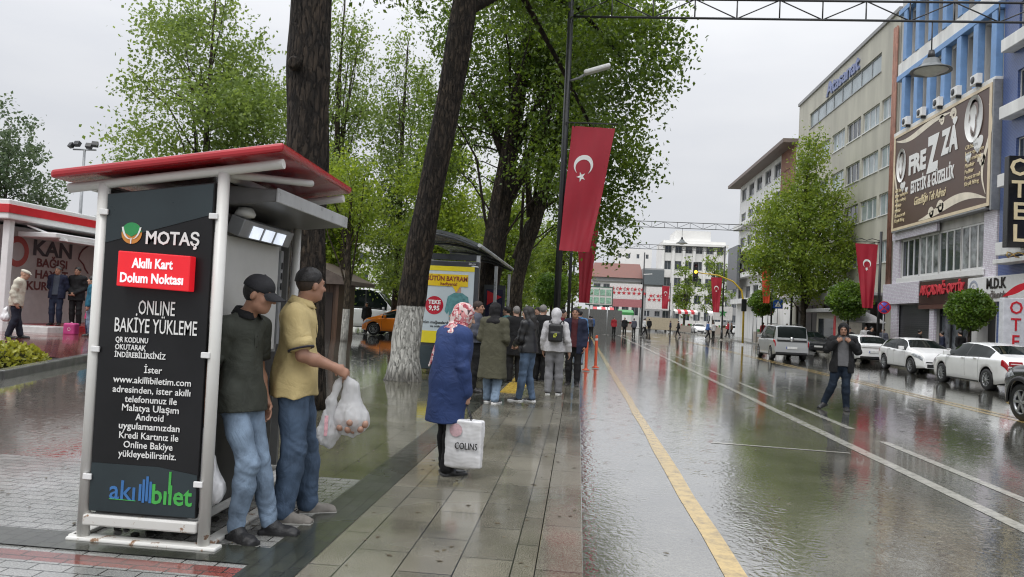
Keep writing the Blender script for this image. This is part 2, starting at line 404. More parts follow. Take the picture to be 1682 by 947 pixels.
def paint_mat(name, col, wear=(0.40, 0.52)):
    """worn road paint: patches rubbed through to the asphalt colour"""
    m, nt, N, L, B = base_mat(name)
    ge = N.new('ShaderNodeNewGeometry')
    n1 = N.new('ShaderNodeTexNoise'); n1.inputs['Scale'].default_value = 9; n1.inputs['Detail'].default_value = 8; n1.inputs['Roughness'].default_value = .75; L.new(ge.outputs['Position'], n1.inputs['Vector'])
    cr = N.new('ShaderNodeValToRGB'); cr.color_ramp.elements[0].position = wear[0]; cr.color_ramp.elements[1].position = wear[1]
    cr.color_ramp.elements[0].color = (*(np.array(col) * .45 + np.array([.03, .03, .03])), 1); cr.color_ramp.elements[1].color = (*col, 1)
    L.new(n1.outputs[0], cr.inputs[0]); L.new(cr.outputs[0], B.inputs['Base Color'])
    B.inputs['Roughness'].default_value = 0.12; B.inputs['IOR'].default_value = 1.6
    h = ripple_nodes(N, L, ge.outputs['Position'], None, 1, rings=False)
    b = N.new('ShaderNodeBump'); b.inputs['Strength'].default_value = .10; b.inputs['Distance'].default_value = .01; L.new(h, b.inputs['Height']); L.new(b.outputs[0], B.inputs['Normal'])
    return m

ROAD = wet_asphalt('wet asphalt', (0.128, 0.123, 0.104), puddle=(0.36, 0.50), wet_rough=0.015, dry_rough=0.15, rip=0.07, var=.34, gut=3.2, deep=(1.6, 3.4))
LOT = wet_asphalt('wet lot asphalt', (0.15, 0.145, 0.132), puddle=(0.30, 0.46), wet_rough=0.02, dry_rough=0.09, rip=0.035)
GROUND = mat('far wet ground', (0.075, 0.073, 0.066), rough=.16, scale=.4, var=.2)
SLAB = wet_slabs('granite slabs', (0.19, 0.175, 0.142), (0.132, 0.122, 0.10), 0.66, 0.327, mortar=.005, rough=(.30, .07), shift=(0.30, 0), wet=(.42, .62), grain=.5, var=.38)
KERB = wet_slabs('kerb stones', (0.175, 0.165, 0.138), (0.13, 0.122, 0.10), 0.95, 0.9, grain=.5, rough=(.30, .07), shift=(0.2, .3))
DARKBAND = wet_slabs('dark band stones', (0.042, 0.045, 0.035), (0.030, 0.033, 0.027), 0.16, 0.105, mortar=.004, rough=(.36, .16), joint=(.012, .012, .01))
PLAZA = wet_slabs('square slabs', (0.125, 0.118, 0.088), (0.095, 0.09, 0.068), 0.42, 0.42, offset=0.0, rough=(.2, .035), wet=(.36, .52), var=.38)
REDPAVE = wet_slabs('red paving', (0.20, 0.055, 0.045), (0.15, 0.045, 0.04), 0.2, 0.1, rough=(.2, .05), along_y=False)
GREYPAVE = wet_slabs('fine grey pavers', (0.28, 0.275, 0.27), (0.22, 0.22, 0.215), 0.2, 0.1, rough=(.22, .05), along_y=False)
FARPAVE = wet_slabs('far pavement', (0.14, 0.135, 0.12), (0.11, 0.105, 0.095), 0.4, 0.4, rough=(.28, .08))
YELLOW = paint_mat('worn yellow paint', (0.52, 0.37, 0.14), wear=(.34, .56))
WHITEP = paint_mat('worn white paint', (0.44, 0.43, 0.38), wear=(.36, .56))

def sheet(name, x0, x1, y0, y1, z, m):
    o = raw_mesh(name, [(x0, y0, z), (x1, y0, z), (x1, y1, z), (x0, y1, z)], [(0, 1, 2, 3)], m); return tag(o, kind='structure')
sheet('ground', -900, 900, -300, 1500, -0.17, GROUND)
sheet('road', 0.02, 15.3, -25, 330, -0.12, ROAD)

# square on the left, one continuous sheet that rises gently
def plaza_sheet(name, x0, x1, y0, y1, m, dz=0.0, n=60):
    xs = np.linspace(x0, x1, n); ys = np.linspace(y0, y1, n)
    X, Y = np.meshgrid(xs, ys, indexing='ij')
    P = np.stack([X, Y, gz(X, Y) + dz], -1)
    return tag(MB().grid(P, flip=True).build(name, m), kind='structure')
plaza_sheet('square', -70, -0.19, -25, 140, LOT, -0.004)
plaza_sheet('square_paving', -3.9, -0.19, 4.55, 34, PLAZA, 0.0, 20)
plaza_sheet('red_paving', -26, -9.2, 13.5, 23, REDPAVE, 0.004, 30)
sheet('fine_paving', -7.5, -1.2, 4.1, 6.4, 0.004, GREYPAVE)
sheet('pavement', -1.5, -0.19, -25, 60, 0.008, SLAB)
sheet('dark_band', -1.82, -1.5, -25, 34, 0.012, DARKBAND)
sheet('dark_crossing_band', -8, -1.82, 4.16, 4.46, 0.012, DARKBAND)
sheet('red_paving_edge', -8, -1.82, 2.5, 4.085, 0.012, REDPAVE)
sheet('white_paving_edge', -8, -1.82, 2.3, 3.93, 0.016, GREYPAVE)
k = MB(); k.box(-0.185, 0.10, -25, 330, -0.17, 0.006); tag(k.build('kerb', KERB, bevel=.006), kind='structure')
# opposite pavement
k = MB(); k.box(15.3, 15.55, -25, 330, -0.17, 0.0); tag(k.build('far_kerb', KERB, bevel=.02), kind='structure')
sheet('far_pavement', 15.55, 40, -25, 330, -0.004, FARPAVE)

def stripe(name, x, w, y0, y1, m, z=-0.116, jit=0.012):
    n = max(2, int((y1 - y0) / 1.2)); ys = np.linspace(y0, y1, n)
    l = [(x - w / 2 + random.uniform(-jit, jit), y, z) for y in ys]; r = [(x + w / 2 + random.uniform(-jit, jit), y, z) for y in ys]
    return tag(MB().grid(np.array([l, r]).transpose(1, 0, 2), smooth=False, flip=False).build(name, m), kind='structure')
stripe('yellow_line', 1.10, 0.15, -5, 120, YELLOW)
stripe('white_line', 3.93, 0.17, -5, 120, WHITEP)
yy = -2.0
while yy < 85:
    stripe('white_dash', 4.62, 0.145, yy, yy + 3.7, WHITEP); yy += 4.95
stripe('centre_line', 8.83, 0.14, 0, 66, YELLOW)
stripe('centre_line', 9.13, 0.14, 0, 66, YELLOW)
# worn transverse marking
tag(raw_mesh('worn_stop_line', [(1.9, 10.45, -.115), (3.7, 10.3, -.115), (3.7, 10.36, -.115), (1.9, 10.52, -.115)], [(0, 1, 2, 3)], WHITEP), kind='structure')
# zebra crossing far away
for i in range(9):
    stripe('crossing_bar', 1.2 + i * 1.55, 0.6, 70, 73.2, WHITEP)
# tactile strip on the pavement
tm = mat('yellow tactile tile', (0.52, 0.36, 0.07), rough=.25, var=.25)
mb = MB(); mb.box(-1.42, -1.02, 14.1, 34, 0.008, 0.02)
for i in range(4):
    mb.box(-1.40 + i * .1, -1.35 + i * .1, 14.12, 33.9, 0.02, 0.028)
tag(mb.build('tactile_strip', tm), kind='structure')
# ================================================================== BUILDINGS
GLASS = mat('window glass', (0.045, 0.055, 0.065), rough=.06, var=.5, scale=.7, spec=.9)
GLASSB = mat('pale curtain glass', (0.34, 0.40, 0.42), rough=.08, var=.25, scale=.9, spec=.8)
WFRAME = mat('white window frame', (0.74, 0.74, 0.73), rough=.4, var=.08)
GFRAME = mat('grey window frame', (0.30, 0.31, 0.32), rough=.4, var=.12)
CONC = mat('weathered concrete', (0.52, 0.51, 0.49), rough=.75, var=.25, scale=2.0, bump=.15, stretch=(1, 1, .2))
WHITEW = mat('white rendered wall', (0.76, 0.76, 0.74), rough=.7, var=.16, scale=1.6, bump=.06, stretch=(1, 1, .15))
TANW = mat('weathered olive tan render', (0.49, 0.475, 0.405), rough=.8, var=.2, scale=.6, bump=.1, bscale=14, stretch=(1, 1, .18))
BLUEP = mat('blue painted piers', (0.19, 0.34, 0.60), rough=.55, var=.15, scale=1.5)
DARKM = mat('dark metal', (0.025, 0.026, 0.028), rough=.42, var=.25)
BLACKP = mat('black painted steel', (0.012, 0.013, 0.014), rough=.32, var=.3)
STEEL = mat('grey painted steel', (0.30, 0.31, 0.32), rough=.4, var=.15, metal=.3)
WHITEPL = mat('white plastic', (0.78, 0.78, 0.77), rough=.32, var=.06)
BRICKW = mat('red brown brick', (0.26, 0.13, 0.09), rough=.8, var=.25, scale=9)
ROOFT = mat('old red roof tiles', (0.17, 0.072, 0.055), rough=.65, var=.2, scale=3)
REDS = mat('sign red', (0.56, 0.02, 0.03), rough=.38, var=.08)
BLACKT = mat('black lettering', (0.015, 0.015, 0.016), rough=.4, var=.1)
WHITET = mat('white lettering', (0.82, 0.82, 0.80), rough=.4, var=.04)
CREAMT = mat('cream lettering', (0.78, 0.66, 0.42), rough=.4, var=.06)
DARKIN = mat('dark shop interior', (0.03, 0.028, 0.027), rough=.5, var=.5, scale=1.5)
GREYW = mat('grey wall', (0.33, 0.33, 0.33), rough=.7, var=.15, scale=1)

def tile_mat(name, col, joint, s, rough=.3):
    m, nt, N, L, B = base_mat(name)
    tc = N.new('ShaderNodeTexCoord'); br = N.new('ShaderNodeTexBrick'); br.offset = 0
    mp = N.new('ShaderNodeMapping'); mp.inputs['Rotation'].default_value = (0, PI / 2, 0); L.new(tc.outputs['Object'], mp.inputs[0])
    br.inputs['Brick Width'].default_value = s; br.inputs['Row Height'].default_value = s; br.inputs['Mortar Size'].default_value = s * .09
    sw = N.new('ShaderNodeSeparateXYZ'); cb = N.new('ShaderNodeCombineXYZ'); L.new(tc.outputs['Object'], sw.inputs[0])
    ad = N.new('ShaderNodeMath'); L.new(sw.outputs[0], ad.inputs[0]); L.new(sw.outputs[1], ad.inputs[1])
    L.new(ad.outputs[0], cb.inputs[0]); L.new(sw.outputs[2], cb.inputs[1]); L.new(cb.outputs[0], br.inputs['Vector'])
    c = np.array(col)
    br.inputs['Color1'].default_value = (*c, 1); br.inputs['Color2'].default_value = (*(c * .75), 1); br.inputs['Mortar'].default_value = (*joint, 1)
    L.new(br.outputs[0], B.inputs['Base Color']); B.inputs['Roughness'].default_value = rough
    MATS[name] = m; return m
BTILE = tile_mat('blue mosaic tile', (0.05, 0.10, 0.30), (0.20, 0.24, 0.36), .32)
WTILE = tile_mat('white patterned panel', (0.84, 0.85, 0.89), (0.50, 0.36, 0.50), .42)
SHUT = mat('roller shutter steel', (0.06, 0.062, 0.066), rough=.4, var=.2, metal=.4)

class Facade:
    """a flat front: wall with real openings, each window a part with its pane as a sub-part"""
    def __init__(s, root, O, U, N, W, H, wallmat, base=(0, 0, 0), thick=.25):
        s.root, s.O, s.U, s.N, s.W, s.H, s.m = root, np.array(O, float), np.array(U, float), np.array(N, float), W, H, wallmat
        s.ops = []; s.thick = thick; s.base = np.array(base, float); s.Z = np.array([0, 0, 1.0])
    def P(s, u, z, d=0): return s.O + s.U * u + s.Z * z + s.N * d
    def window(s, u0, u1, z0, z1, cols=2, rows=1, frame=None, glass=None, depth=.14, bar=.06, name='window', sill=True, inset=.0):
        s.ops.append((u0, u1, z0, z1))
        frame = frame or WFRAME; glass = glass or GLASS
        f = MB(s.base); R = np.array([s.U, s.N, s.Z]).T
        def b(ua, ub, za, zb, da, db):
            f.obox(s.P((ua + ub) / 2, (za + zb) / 2, (da + db) / 2), ((ub - ua) / 2, abs(db - da) / 2, (zb - za) / 2), R)
        e = .004
        b(u0 + e, u1 - e, z0 + e, z0 + bar, -depth - .03, -depth + .03); b(u0 + e, u1 - e, z1 - bar, z1 - e, -depth - .03, -depth + .03)
        for i in range(cols + 1):
            c = u0 + (u1 - u0) * i / cols
            a0, a1 = max(u0 + e, c - bar / 2), min(u1 - e, c + bar / 2)
            b(a0, a1, z0 + bar, z1 - bar, -depth - .028, -depth + .028)
        for j in range(1, rows):
            c = z0 + (z1 - z0) * j / rows
            b(u0 + bar, u1 - bar, c - bar / 2, c + bar / 2, -depth - .022, -depth + .022)
        if sill: b(u0 - .06, u1 + .06, z0 - .07, z0 - .003, -.05, .06)
        fo = f.build(name, frame, s.root)
        g = MB(s.base); q = [s.P(u0, z0, -depth - .012), s.P(u1, z0, -depth - .012), s.P(u1, z1, -depth - .012), s.P(u0, z1, -depth - .012)]
        g.add(q, [(0, 1, 2, 3)]); g.build('pane', glass, fo)
        return fo
    def hole(s, u0, u1, z0, z1): s.ops.append((u0, u1, z0, z1))
    def build(s, mb):
        us = sorted(set([0, s.W] + [o[0] for o in s.ops] + [o[1] for o in s.ops])); zs = sorted(set([0, s.H] + [o[2] for o in s.ops] + [o[3] for o in s.ops]))
        for a, b in zip(us[:-1], us[1:]):
            for c, d in zip(zs[:-1], zs[1:]):
                mu, mz = (a + b) / 2, (c + d) / 2
                if any(o[0] < mu < o[1] and o[2] < mz < o[3] for o in s.ops): continue
                mb.add([s.P(a, c), s.P(b, c), s.P(b, d), s.P(a, d)], [(0, 1, 2, 3)])
        for u0, u1, z0, z1 in s.ops:
            t = -s.thick
            for p, q in (((u0, z0), (u1, z0)), ((u1, z0), (u1, z1)), ((u1, z1), (u0, z1)), ((u0, z1), (u0, z0))):
                mb.add([s.P(*p), s.P(*q), s.P(*q, t), s.P(*p, t)], [(0, 1, 2, 3)])

def shell(mb, x0, x1, y0, y1, z0, z1, skip=()):
    """box faces of a building, some left open for a Facade"""
    V = [(x, y, z) for z in (z0, z1) for y in (y0, y1) for x in (x0, x1)]
    fs = {'-z': (0, 2, 3, 1), '+z': (4, 5, 7, 6), '-y': (0, 1, 5, 4), '+y': (2, 6, 7, 3), '-x': (0, 4, 6, 2), '+x': (1, 3, 7, 5)}
    mb.add(V, [fs[k] for k in fs if k not in skip])

# ---- tan office building on the right
def tan_building():
    y0, y1, H, X = 47.05, 68.2, 21.4, 19.0
    b = (X, (y0 + y1) / 2, 0); r = thing('office_building', 'tall olive tan office building with long rows of windows and a blank upper wall', 'building', b)
    mb = MB(b); shell(mb, X, 34, y0, y1, 0, H, ('-x', '-z'))
    F = Facade(r, (X, y1, 0), (0, -1, 0), (-1, 0, 0), y1 - y0, H, TANW, b)
    u = lambda y: y1 - y
    F.window(u(65.0), u(49.9), 18.55, 19.85, cols=8, glass=GLASSB, frame=GFRAME, bar=.09)
    wins = [(47.9, 49.6), (49.95, 52.8), (53.15, 55.85), (56.3, 59), (59.5, 61.9), (62.3, 65.0)]
    for z0, z1 in ((15.1, 16.5), (12.0, 13.4), (8.95, 10.35), (5.9, 7.3)):
        for a, c in wins: F.window(u(c), u(a), z0, z1, cols=3 if c - a > 2 else 2, glass=GLASSB if (a * 7 + z0) % 3 > .8 else GLASS)
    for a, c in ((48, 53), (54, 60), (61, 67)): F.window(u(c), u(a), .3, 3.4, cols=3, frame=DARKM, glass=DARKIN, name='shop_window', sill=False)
    F.build(mb); mb.build('wall', TANW, r)
    p = MB(b); p.box(X - .12, 34, y0 - .004, y1 + .1, H + .003, H + .28); p.build('parapet', GREYW, r, bevel=.02)
    # ducts on the party wall beside the blue building
    d = MB(b)
    for i in range(3): d.cyl((X - .12, y0 + .15 + i * .22, 3.5), (X - .12, y0 + .15 + i * .22, 20.5), .07)
    d.build('drainpipe', mat('rusty pipe', (.28, .14, .10), rough=.6, var=.4, scale=2), r)
    text('Atasanat', 1.5, (X - .06, 57.1, 20.45), (0, -1, 0), (0, 0, 1), mat('blue sign letters', (.20, .24, .42), rough=.4), r, 'sign_lettering', bold=.02, ext=.06, sx=1.3, off=b)
    c = MB(b); c.box(16.9, X - .01, 48, 67.6, 3.75, 3.95); c.box(16.85, 16.95, 48, 67.6, 3.5, 3.98); c.build('canopy', GREYW, r, bevel=.02)
    c = MB(b); c.box(X - .22, X - .03, 54.2, 59.5, 4.0, 4.8); c.build('shop_sign', mat('pale shop sign', (.5, .5, .48), rough=.4), r)
tan_building()

# ---- building with the beauty salon billboard
def salon_building():
    y0, y1, H, X = 35.5, 46.85, 23.0, 19.0
    b = (X, (y0 + y1) / 2, 0); r = thing('shop_building', 'building with blue window bays above a brown salon billboard', 'building', b)
    mb = MB(b); shell(mb, X, 34, y0, y1, 0, H, ('-x', '-z'))
    F = Facade(r, (X, y1, 0), (0, -1, 0), (-1, 0, 0), y1 - y0, H, CONC, b, thick=.9)
    u = lambda y: y1 - y
    n = 6; w = (45.6 - 35.9) / n
    for lo, hi in ((13.75, 16.55), (18.0, 20.6)):
        for i in range(n):
            a = 35.9 + i * w; F.window(u(a + w - .28), u(a + .28), lo, hi, cols=1, rows=2, depth=.75, frame=GFRAME, sill=False)
    # first floor: tall white window strip
    k = [36.75 + i * (45.9 - 36.75) / 4 for i in range(5)]
    for i in range(4): F.window(u(k[i + 1] - .03), u(k[i] + .03), 4.75, 7.0, cols=3, bar=.10, depth=.07, glass=GLASS if i % 2 else mat('glass with white blinds', (.22, .235, .24), rough=.1, var=.9, scale=1.6), sill=False)
    F.hole(u(46.45), u(41.75), .1, 3.15); F.hole(u(41.35), u(37.75), .1, 3.1); F.hole(u(37.3), u(35.7), .1, 3.1)
    F.build(mb); mb.build('wall', CONC, r)
    bl = MB(b)      # blue piers and spandrel
    for i in range(n + 1):
        yc = 35.9 + i * w
        for lo, hi in ((13.55, 16.72), (17.8, 20.8)): bl.box(X - .34, X - .003, max(y0 + .01, yc - .22), yc + .22, lo, hi)
    for lo, hi in ((16.73, 17.05), (20.81, 21.1)): bl.box(X - .36, X - .003, y0 + .01, y1 - .3, lo, hi)
    bl.build('blue_pier', BLUEP, r, bevel=.02)
    s = MB(b); s.box(X - .30, X - .002, y0 + .02, y1 - .35, 17.06, 17.79); s.box(X - .42, X - .003, y0 + .02, y1 - .35, 13.3, 13.54); s.build('spandrel', WHITEW, r, bevel=.02)
    for q in ((.12, 45.95, y1 - .02, .02, 7.4), (.12, 35.6, 36.7, 4.3, 7.4), (.16, 41.3, 41.8, .02, 3.15)):
        t = MB(b); t.box(X - q[0], X - .003, *q[1:]); t.build('tiled_pilaster', WTILE, r)
    t = MB(b); t.box(X - .28, X - .13, 41.0, 46.6, 7.02, 7.46); t.build('pattern_band', WTILE, r)
    t = MB(b); t.box(X - .24, X - .13, 36.5, 46.0, 4.42, 4.72); t.build('white_ledge', WHITEPL, r, bevel=.02)
    # ground floor
    sh = MB(b)
    for i in range(26): sh.box(X + .05, X + .1 + .02 * (i % 2), 41.78, 46.42, .12 + i * .116, .12 + i * .116 + .112)
    sh.build('roller_shutter', SHUT, r)
    g = MB(b); g.box(X + .2, X + .23, 37.8, 41.3, .12, 3.05); o = g.build('shop_front', mat('shop glass', (.10, .11, .12), rough=.06, var=.9, scale=1.6, spec=.8), r)
    g = MB(b)
    for yy in (37.9, 39.0, 40.1, 41.2): g.box(X + .12, X + .19, yy - .05, yy + .05, .12, 3.05)
    g.box(X + .12, X + .19, 37.96, 41.14, 2.5, 2.6); g.build('shop_front_frame', DARKM, o)
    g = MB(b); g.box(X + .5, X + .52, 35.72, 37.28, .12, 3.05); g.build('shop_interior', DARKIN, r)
    # small air conditioners on the ledge
    for i in range(5):
        yc = 36.9 + i * 1.9
        a = MB((0, 0, 0)); a.box(-.16, .16, -.42, .42, 0, .62)
        ac = thing('air_conditioner', ['boxy white air conditioner on the ledge above the billboard, at its near end', 'boxy white air conditioner second from the near end of the billboard ledge', 'boxy white air conditioner over the middle of the salon billboard', 'boxy white air conditioner fourth from the near end of the billboard ledge', 'boxy white air conditioner on the billboard ledge beside the tan building'][i], 'air conditioner', (X - .56, yc, 13.545), 0, 'air conditioners above the billboard', .78)
        a.build('casing', WHITEPL, ac, bevel=.03)
        f = MB(); f.lathe([(.001, 0), (.2, 0), (.22, .02), (.22, 0.03)], c=(-.195, .1, .31), R=roty(PI / 2)); f.build('fan_grille', DARKM, ac)
        f = MB(); f.box(-.16, .3, -.3, -.26, -.2, -.003); f.build('bracket', DARKM, ac)
    br = MB(b); br.box(X - .5, X - .01, 35.9, 46.2, 7.46, 7.53); br.build('billboard_shelf', STEEL, r)
salon_building()

def salon_billboard():
    X = 18.55; y0, y1, z0, z1 = 35.65, 46.3, 7.55, 13.3
    b = (X, (y0 + y1) / 2, z0)
    r = thing('salon_billboard', 'huge brown salon billboard with white ovals and curly cream border', 'billboard', b)
    m = MB(b); m.box(X, X + .4, y0, y1, z0, z1); m.build('panel', mat('chocolate brown print', (.105, .062, .048), rough=.4, var=.12, scale=.6), r, bevel=.01)
    e = MB(b); c = mat('cream print', (.72, .60, .42), rough=.4, var=.12, scale=1.5)
    for a in ((y0 + .003, y1 - .003, z0 + .003, z0 + .16), (y0 + .003, y1 - .003, z1 - .16, z1 - .003), (y0 + .003, y0 + .2, z0 + .163, z1 - .163), (y1 - .2, y1 - .003, z0 + .163, z1 - .163)): e.box(X - .03, X - .004, *a)
    e.build('cream_border', c, r)
    cm = mat('pale cream print', (.80, .72, .58), rough=.4, var=.15, scale=2)
    def curve(y, z): return (X - .012, y, z)
    w = MB(b)
    def ribbon(pts, ws):
        P = np.array(pts); T = np.gradient(P, axis=0); Nn = np.stack([-T[:, 1], T[:, 0]], -1); Nn /= np.linalg.norm(Nn, axis=1)[:, None] + 1e-9
        ws = np.array(ws)[:, None]
        A = P + Nn * ws; B = P - Nn * ws
        G = np.array([[curve(*a), curve(*c_)] for a, c_ in zip(A, B)])
        w.grid(G, smooth=False)
    t = np.linspace(0, 1, 30)
    ribbon(np.stack([y1 - .3 - t * 6.5, z1 - .35 - .35 * np.sin(t * 5) * (1 - t)], -1), .16 * np.sin(t * PI) + .02)
    ribbon(np.stack([y0 + .3 + t * 6.8, z0 + .4 + .5 * np.sin(t * 4.2) * (1 - t * .6)], -1), .22 * np.sin(t * PI) + .02)
    ribbon(np.stack([y0 + .35 + .35 * np.sin(t * 6), z0 + .6 + t * 4.2], -1), .10 * np.sin(t * PI) + .02)
    ribbon(np.stack([y1 - .4 - .25 * np.sin(t * 5), z0 + .6 + t * 3.6], -1), .08 * np.sin(t * PI) + .02)
    for (cy, cz, s) in ((39.2, 12.75, .30), (40.4, 12.75, .24), (40.3, 8.15, .36), (41.3, 8.0, .28), (36.4, 9.8, .3)):
        ribbon(np.stack([cy + s * np.cos(t * 9) * (1 - t * .75), cz + s * np.sin(t * 9) * (1 - t * .75)], -1), .05 + .05 * (1 - t))
    w.build('curl_ornament', cm, r)
    for (cy, cz, ry, rz_) in ((45.2, 11.35, .62, 1.0), (37.2, 12.0, .82, 1.15)):
        d = MB(b); d.lathe([(.001, .0), (1, .0), (1, .03)], n=28); 
        d.v = [(X - .016 - p[2], cy + p[0] * ry, cz + p[1] * rz_) for p in [tuple(np.array(q)) for q in d.v]]
        o = d.build('oval_medallion', WHITET, r)
        s = MB(b)   # loose brush strokes of a plain portrait
        def stroke(pts, wd):
            P = np.array(pts, float); tt = np.linspace(0, 1, len(P)); T = np.gradient(P, axis=0); Nn = np.stack([-T[:, 1], T[:, 0]], -1); Nn /= np.linalg.norm(Nn, axis=1)[:, None] + 1e-9
            ww = (wd * np.sin(tt * PI) + .01)[:, None]
            G = np.array([[(X - .052, cy + a[0] * ry, cz + a[1] * rz_), (X - .052, cy + c_[0] * ry, cz + c_[1] * rz_)] for a, c_ in zip(P + Nn * ww, P - Nn * ww)])
            s.grid(G, smooth=False)
        a = np.linspace(.3, 4.2, 14)
        stroke(np.stack([.45 * np.cos(a), .45 * np.sin(a) + .25], -1), .10); stroke(np.stack([.3 * np.cos(a + 2), .5 * np.sin(a + 2) - .2], -1), .07)
        stroke([(-.1, -.8), (0, -.6), (.15, -.5), (.2, -.3)], .06); stroke([(.5, -.1), (.42, .1), (.45, .3)], .05); stroke([(-.45, .6), (-.2, .75), (.1, .7), (.4, .5)], .08)
        s.build('portrait_strokes', mat('grey brown print', (.2, .15, .13), rough=.4), o)
    def T(body, size, y, z, **k): text(body, size, (X - .02, y, z), (0, -1, 0), (0, 0, 1), k.pop('m', WHITET), r, off=b, ext=.01, **k)
    T('FRE', 1.45, 43.15, 11.05, bold=.05, fit=2.1); T('Z', 2.5, 41.3, 11.1, bold=.06, fit=1.35); T('ZA', 1.7, 39.5, 11.45, bold=.05, fit=1.75)
    T('ESTETİK & GÜZELLİK', .95, 41.4, 9.75, bold=.03, fit=4.9)
    T('Güzelliğin Tek Adresi', .66, 41.6, 8.9, shear=.35, fit=3.6, m=CREAMT, bold=.01)
    L1 = 'Cilt bakımı\nLazer epilasyon\nKalıcı makyaj\nManikür\nPedikür\nProtez tırnak\nKirpik lifting'
    T(L1, .30, 45.9, 9.0, align='LEFT', m=CREAMT, sx=.9); T(L1, .30, 37.9, 9.8, align='LEFT', m=CREAMT, sx=.9)
    for cy, cz, s in ((44.9, 10.0, .36), (44.4, 9.75, .2), (36.75, 10.6, .5), (37.6, 10.15, .3), (39.0, 12.35, .25)): T('♥', s * 1.6, cy, cz)
    # lamp trough and frame side
    f = MB(b); f.box(X + .0, X + .5, y0 - .14, y0 - .01, z0 - .2, z1 + .1); f.build('side_frame', STEEL, r)
salon_billboard()

def shop_signs():
    X = 18.7
    b = (X, 45.3, 3.2); r = thing('shop_sign', 'blank white shop sign with small lilac pattern above the closed shutter', 'sign', b)
    m = MB(b); m.box(X, X + .25, 42.95, 47.7, 3.2, 4.42); m.build('sign_panel', WTILE, r, bevel=.01)
    b = (X, 40.2, 3.1); r = thing('optician_sign', 'dark brown optician shop sign with red raised letters', 'sign', b)
    m = MB(b); m.box(X + .03, X + .27, 37.7, 42.85, 3.1, 4.35); m.build('sign_panel', mat('dark maroon panel', (.05, .022, .02), rough=.35, var=.3, scale=2), r, bevel=.01)
    text('AKÇADAĞ OPTİK', .72, (X, 40.3, 3.85), (0, -1, 0), (0, 0, 1), mat('raised red letters', (.62, .05, .07), rough=.35), r, off=b, bold=.03, ext=.03, sx=.80)
    m = MB(b); m.box(X + .02, X + .2, 37.7, 42.85, 2.86, 3.09); m.build('lower_band', mat('brown band', (.11, .05, .04), rough=.4), r)
    b = (X, 35.3, 3.1); r = thing('jeweller_sign', 'wide white shop sign with black capitals and a round emblem', 'sign', b)
    m = MB(b); m.box(X - .05, X + .25, 32.6, 37.55, 3.12, 4.28); m.build('sign_panel', WHITEPL, r, bevel=.015)
    text('M.D.K', .66, (X - .07, 35.1, 3.93), (0, -1, 0), (0, 0, 1), BLACKT, r, off=b, bold=.03, ext=.01, sx=.9)
    text('bağlantılar', .44, (X - .07, 35.0, 3.42), (0, -1, 0), (0, 0, 1), mat('brown grey letters', (.16, .14, .13)), r, off=b, bold=.02, ext=.01)
    d = MB(b); d.lathe([(.30, 0), (.36, .012), (.42, 0)], c=(X - .06, 37.0, 3.75), R=roty(-PI / 2), n=24); d.build('round_emblem', mat('grey emblem', (.35, .38, .45)), r)
    text('S', .5, (X - .07, 37.0, 3.75), (0, -1, 0), (0, 0, 1), mat('grey emblem', (.35, .38, .45)), r, off=b)
shop_signs()

def hotel():
    y0, y1, H, X = 20.0, 35.45, 26.0, 18.9
    b = (X, 27.7, 0); r = thing('hotel_building', 'hotel front clad in dark blue mosaic tile with white balcony ledges', 'building', b)
    mb = MB(b); shell(mb, X, 34, y0, y1, 0, H, ('-x', '-z'))
    F = Facade(r, (X, y1, 0), (0, -1, 0), (-1, 0, 0), y1 - y0, H, BTILE, b)
    for fl in range(6):
        z = 4.9 + fl * 3.05
        for k in range(4):
            uu = 1.15 + k * 3.5
            F.window(uu, uu + 2.2, z + .9, z + 2.4, cols=2)
    F.hole(.3, 2.0, .1, 3.0); F.hole(2.3, 9, .1, 3.0)
    F.build(mb); mb.build('wall', BTILE, r)
    for fl in range(6):
        z = 4.9 + fl * 3.05
        m = MB(b); m.box(X - .55, X - .003, y0, y1 - .75, z + .25, z + .82); m.build('balcony_ledge', WHITEW, r, bevel=.02)
    m = MB(b)
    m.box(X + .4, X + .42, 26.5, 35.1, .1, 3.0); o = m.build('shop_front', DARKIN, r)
    m = MB(b)
    cols = [mat('shelf goods blue', (.02, .025, .12)), mat('shelf goods cream', (.6, .5, .3)), mat('shelf goods red', (.5, .03, .04)), mat('shelf goods white', (.7, .7, .7))]
    rr = np.random.default_rng(4)
    for i in range(60):
        y = rr.uniform(27, 35); z = .3 + .45 * rr.integers(0, 6); m.box(X + .25, X + .36, y, y + rr.uniform(.08, .3), z, z + rr.uniform(.15, .4), int(rr.integers(0, 4)))
    m.build('shop_goods', cols, r)
    m = MB(b); m.box(X - .5, X - .01, 26.6, 32.5, 2.4, 3.0); m.build('red_awning', REDS, r)
    m = MB(b); m.box(X - .52, X - .011, 26.6, 32.5, 2.22, 2.39); m.build('awning_stripe', WHITEPL, r)
    # cornice with bulbs above the shop sign
    m = MB(b); m.box(X - .7, X - .003, 30.0, 34.6, 4.75, 4.95); m.build('cornice', WHITEW, r, bevel=.02)
hotel()

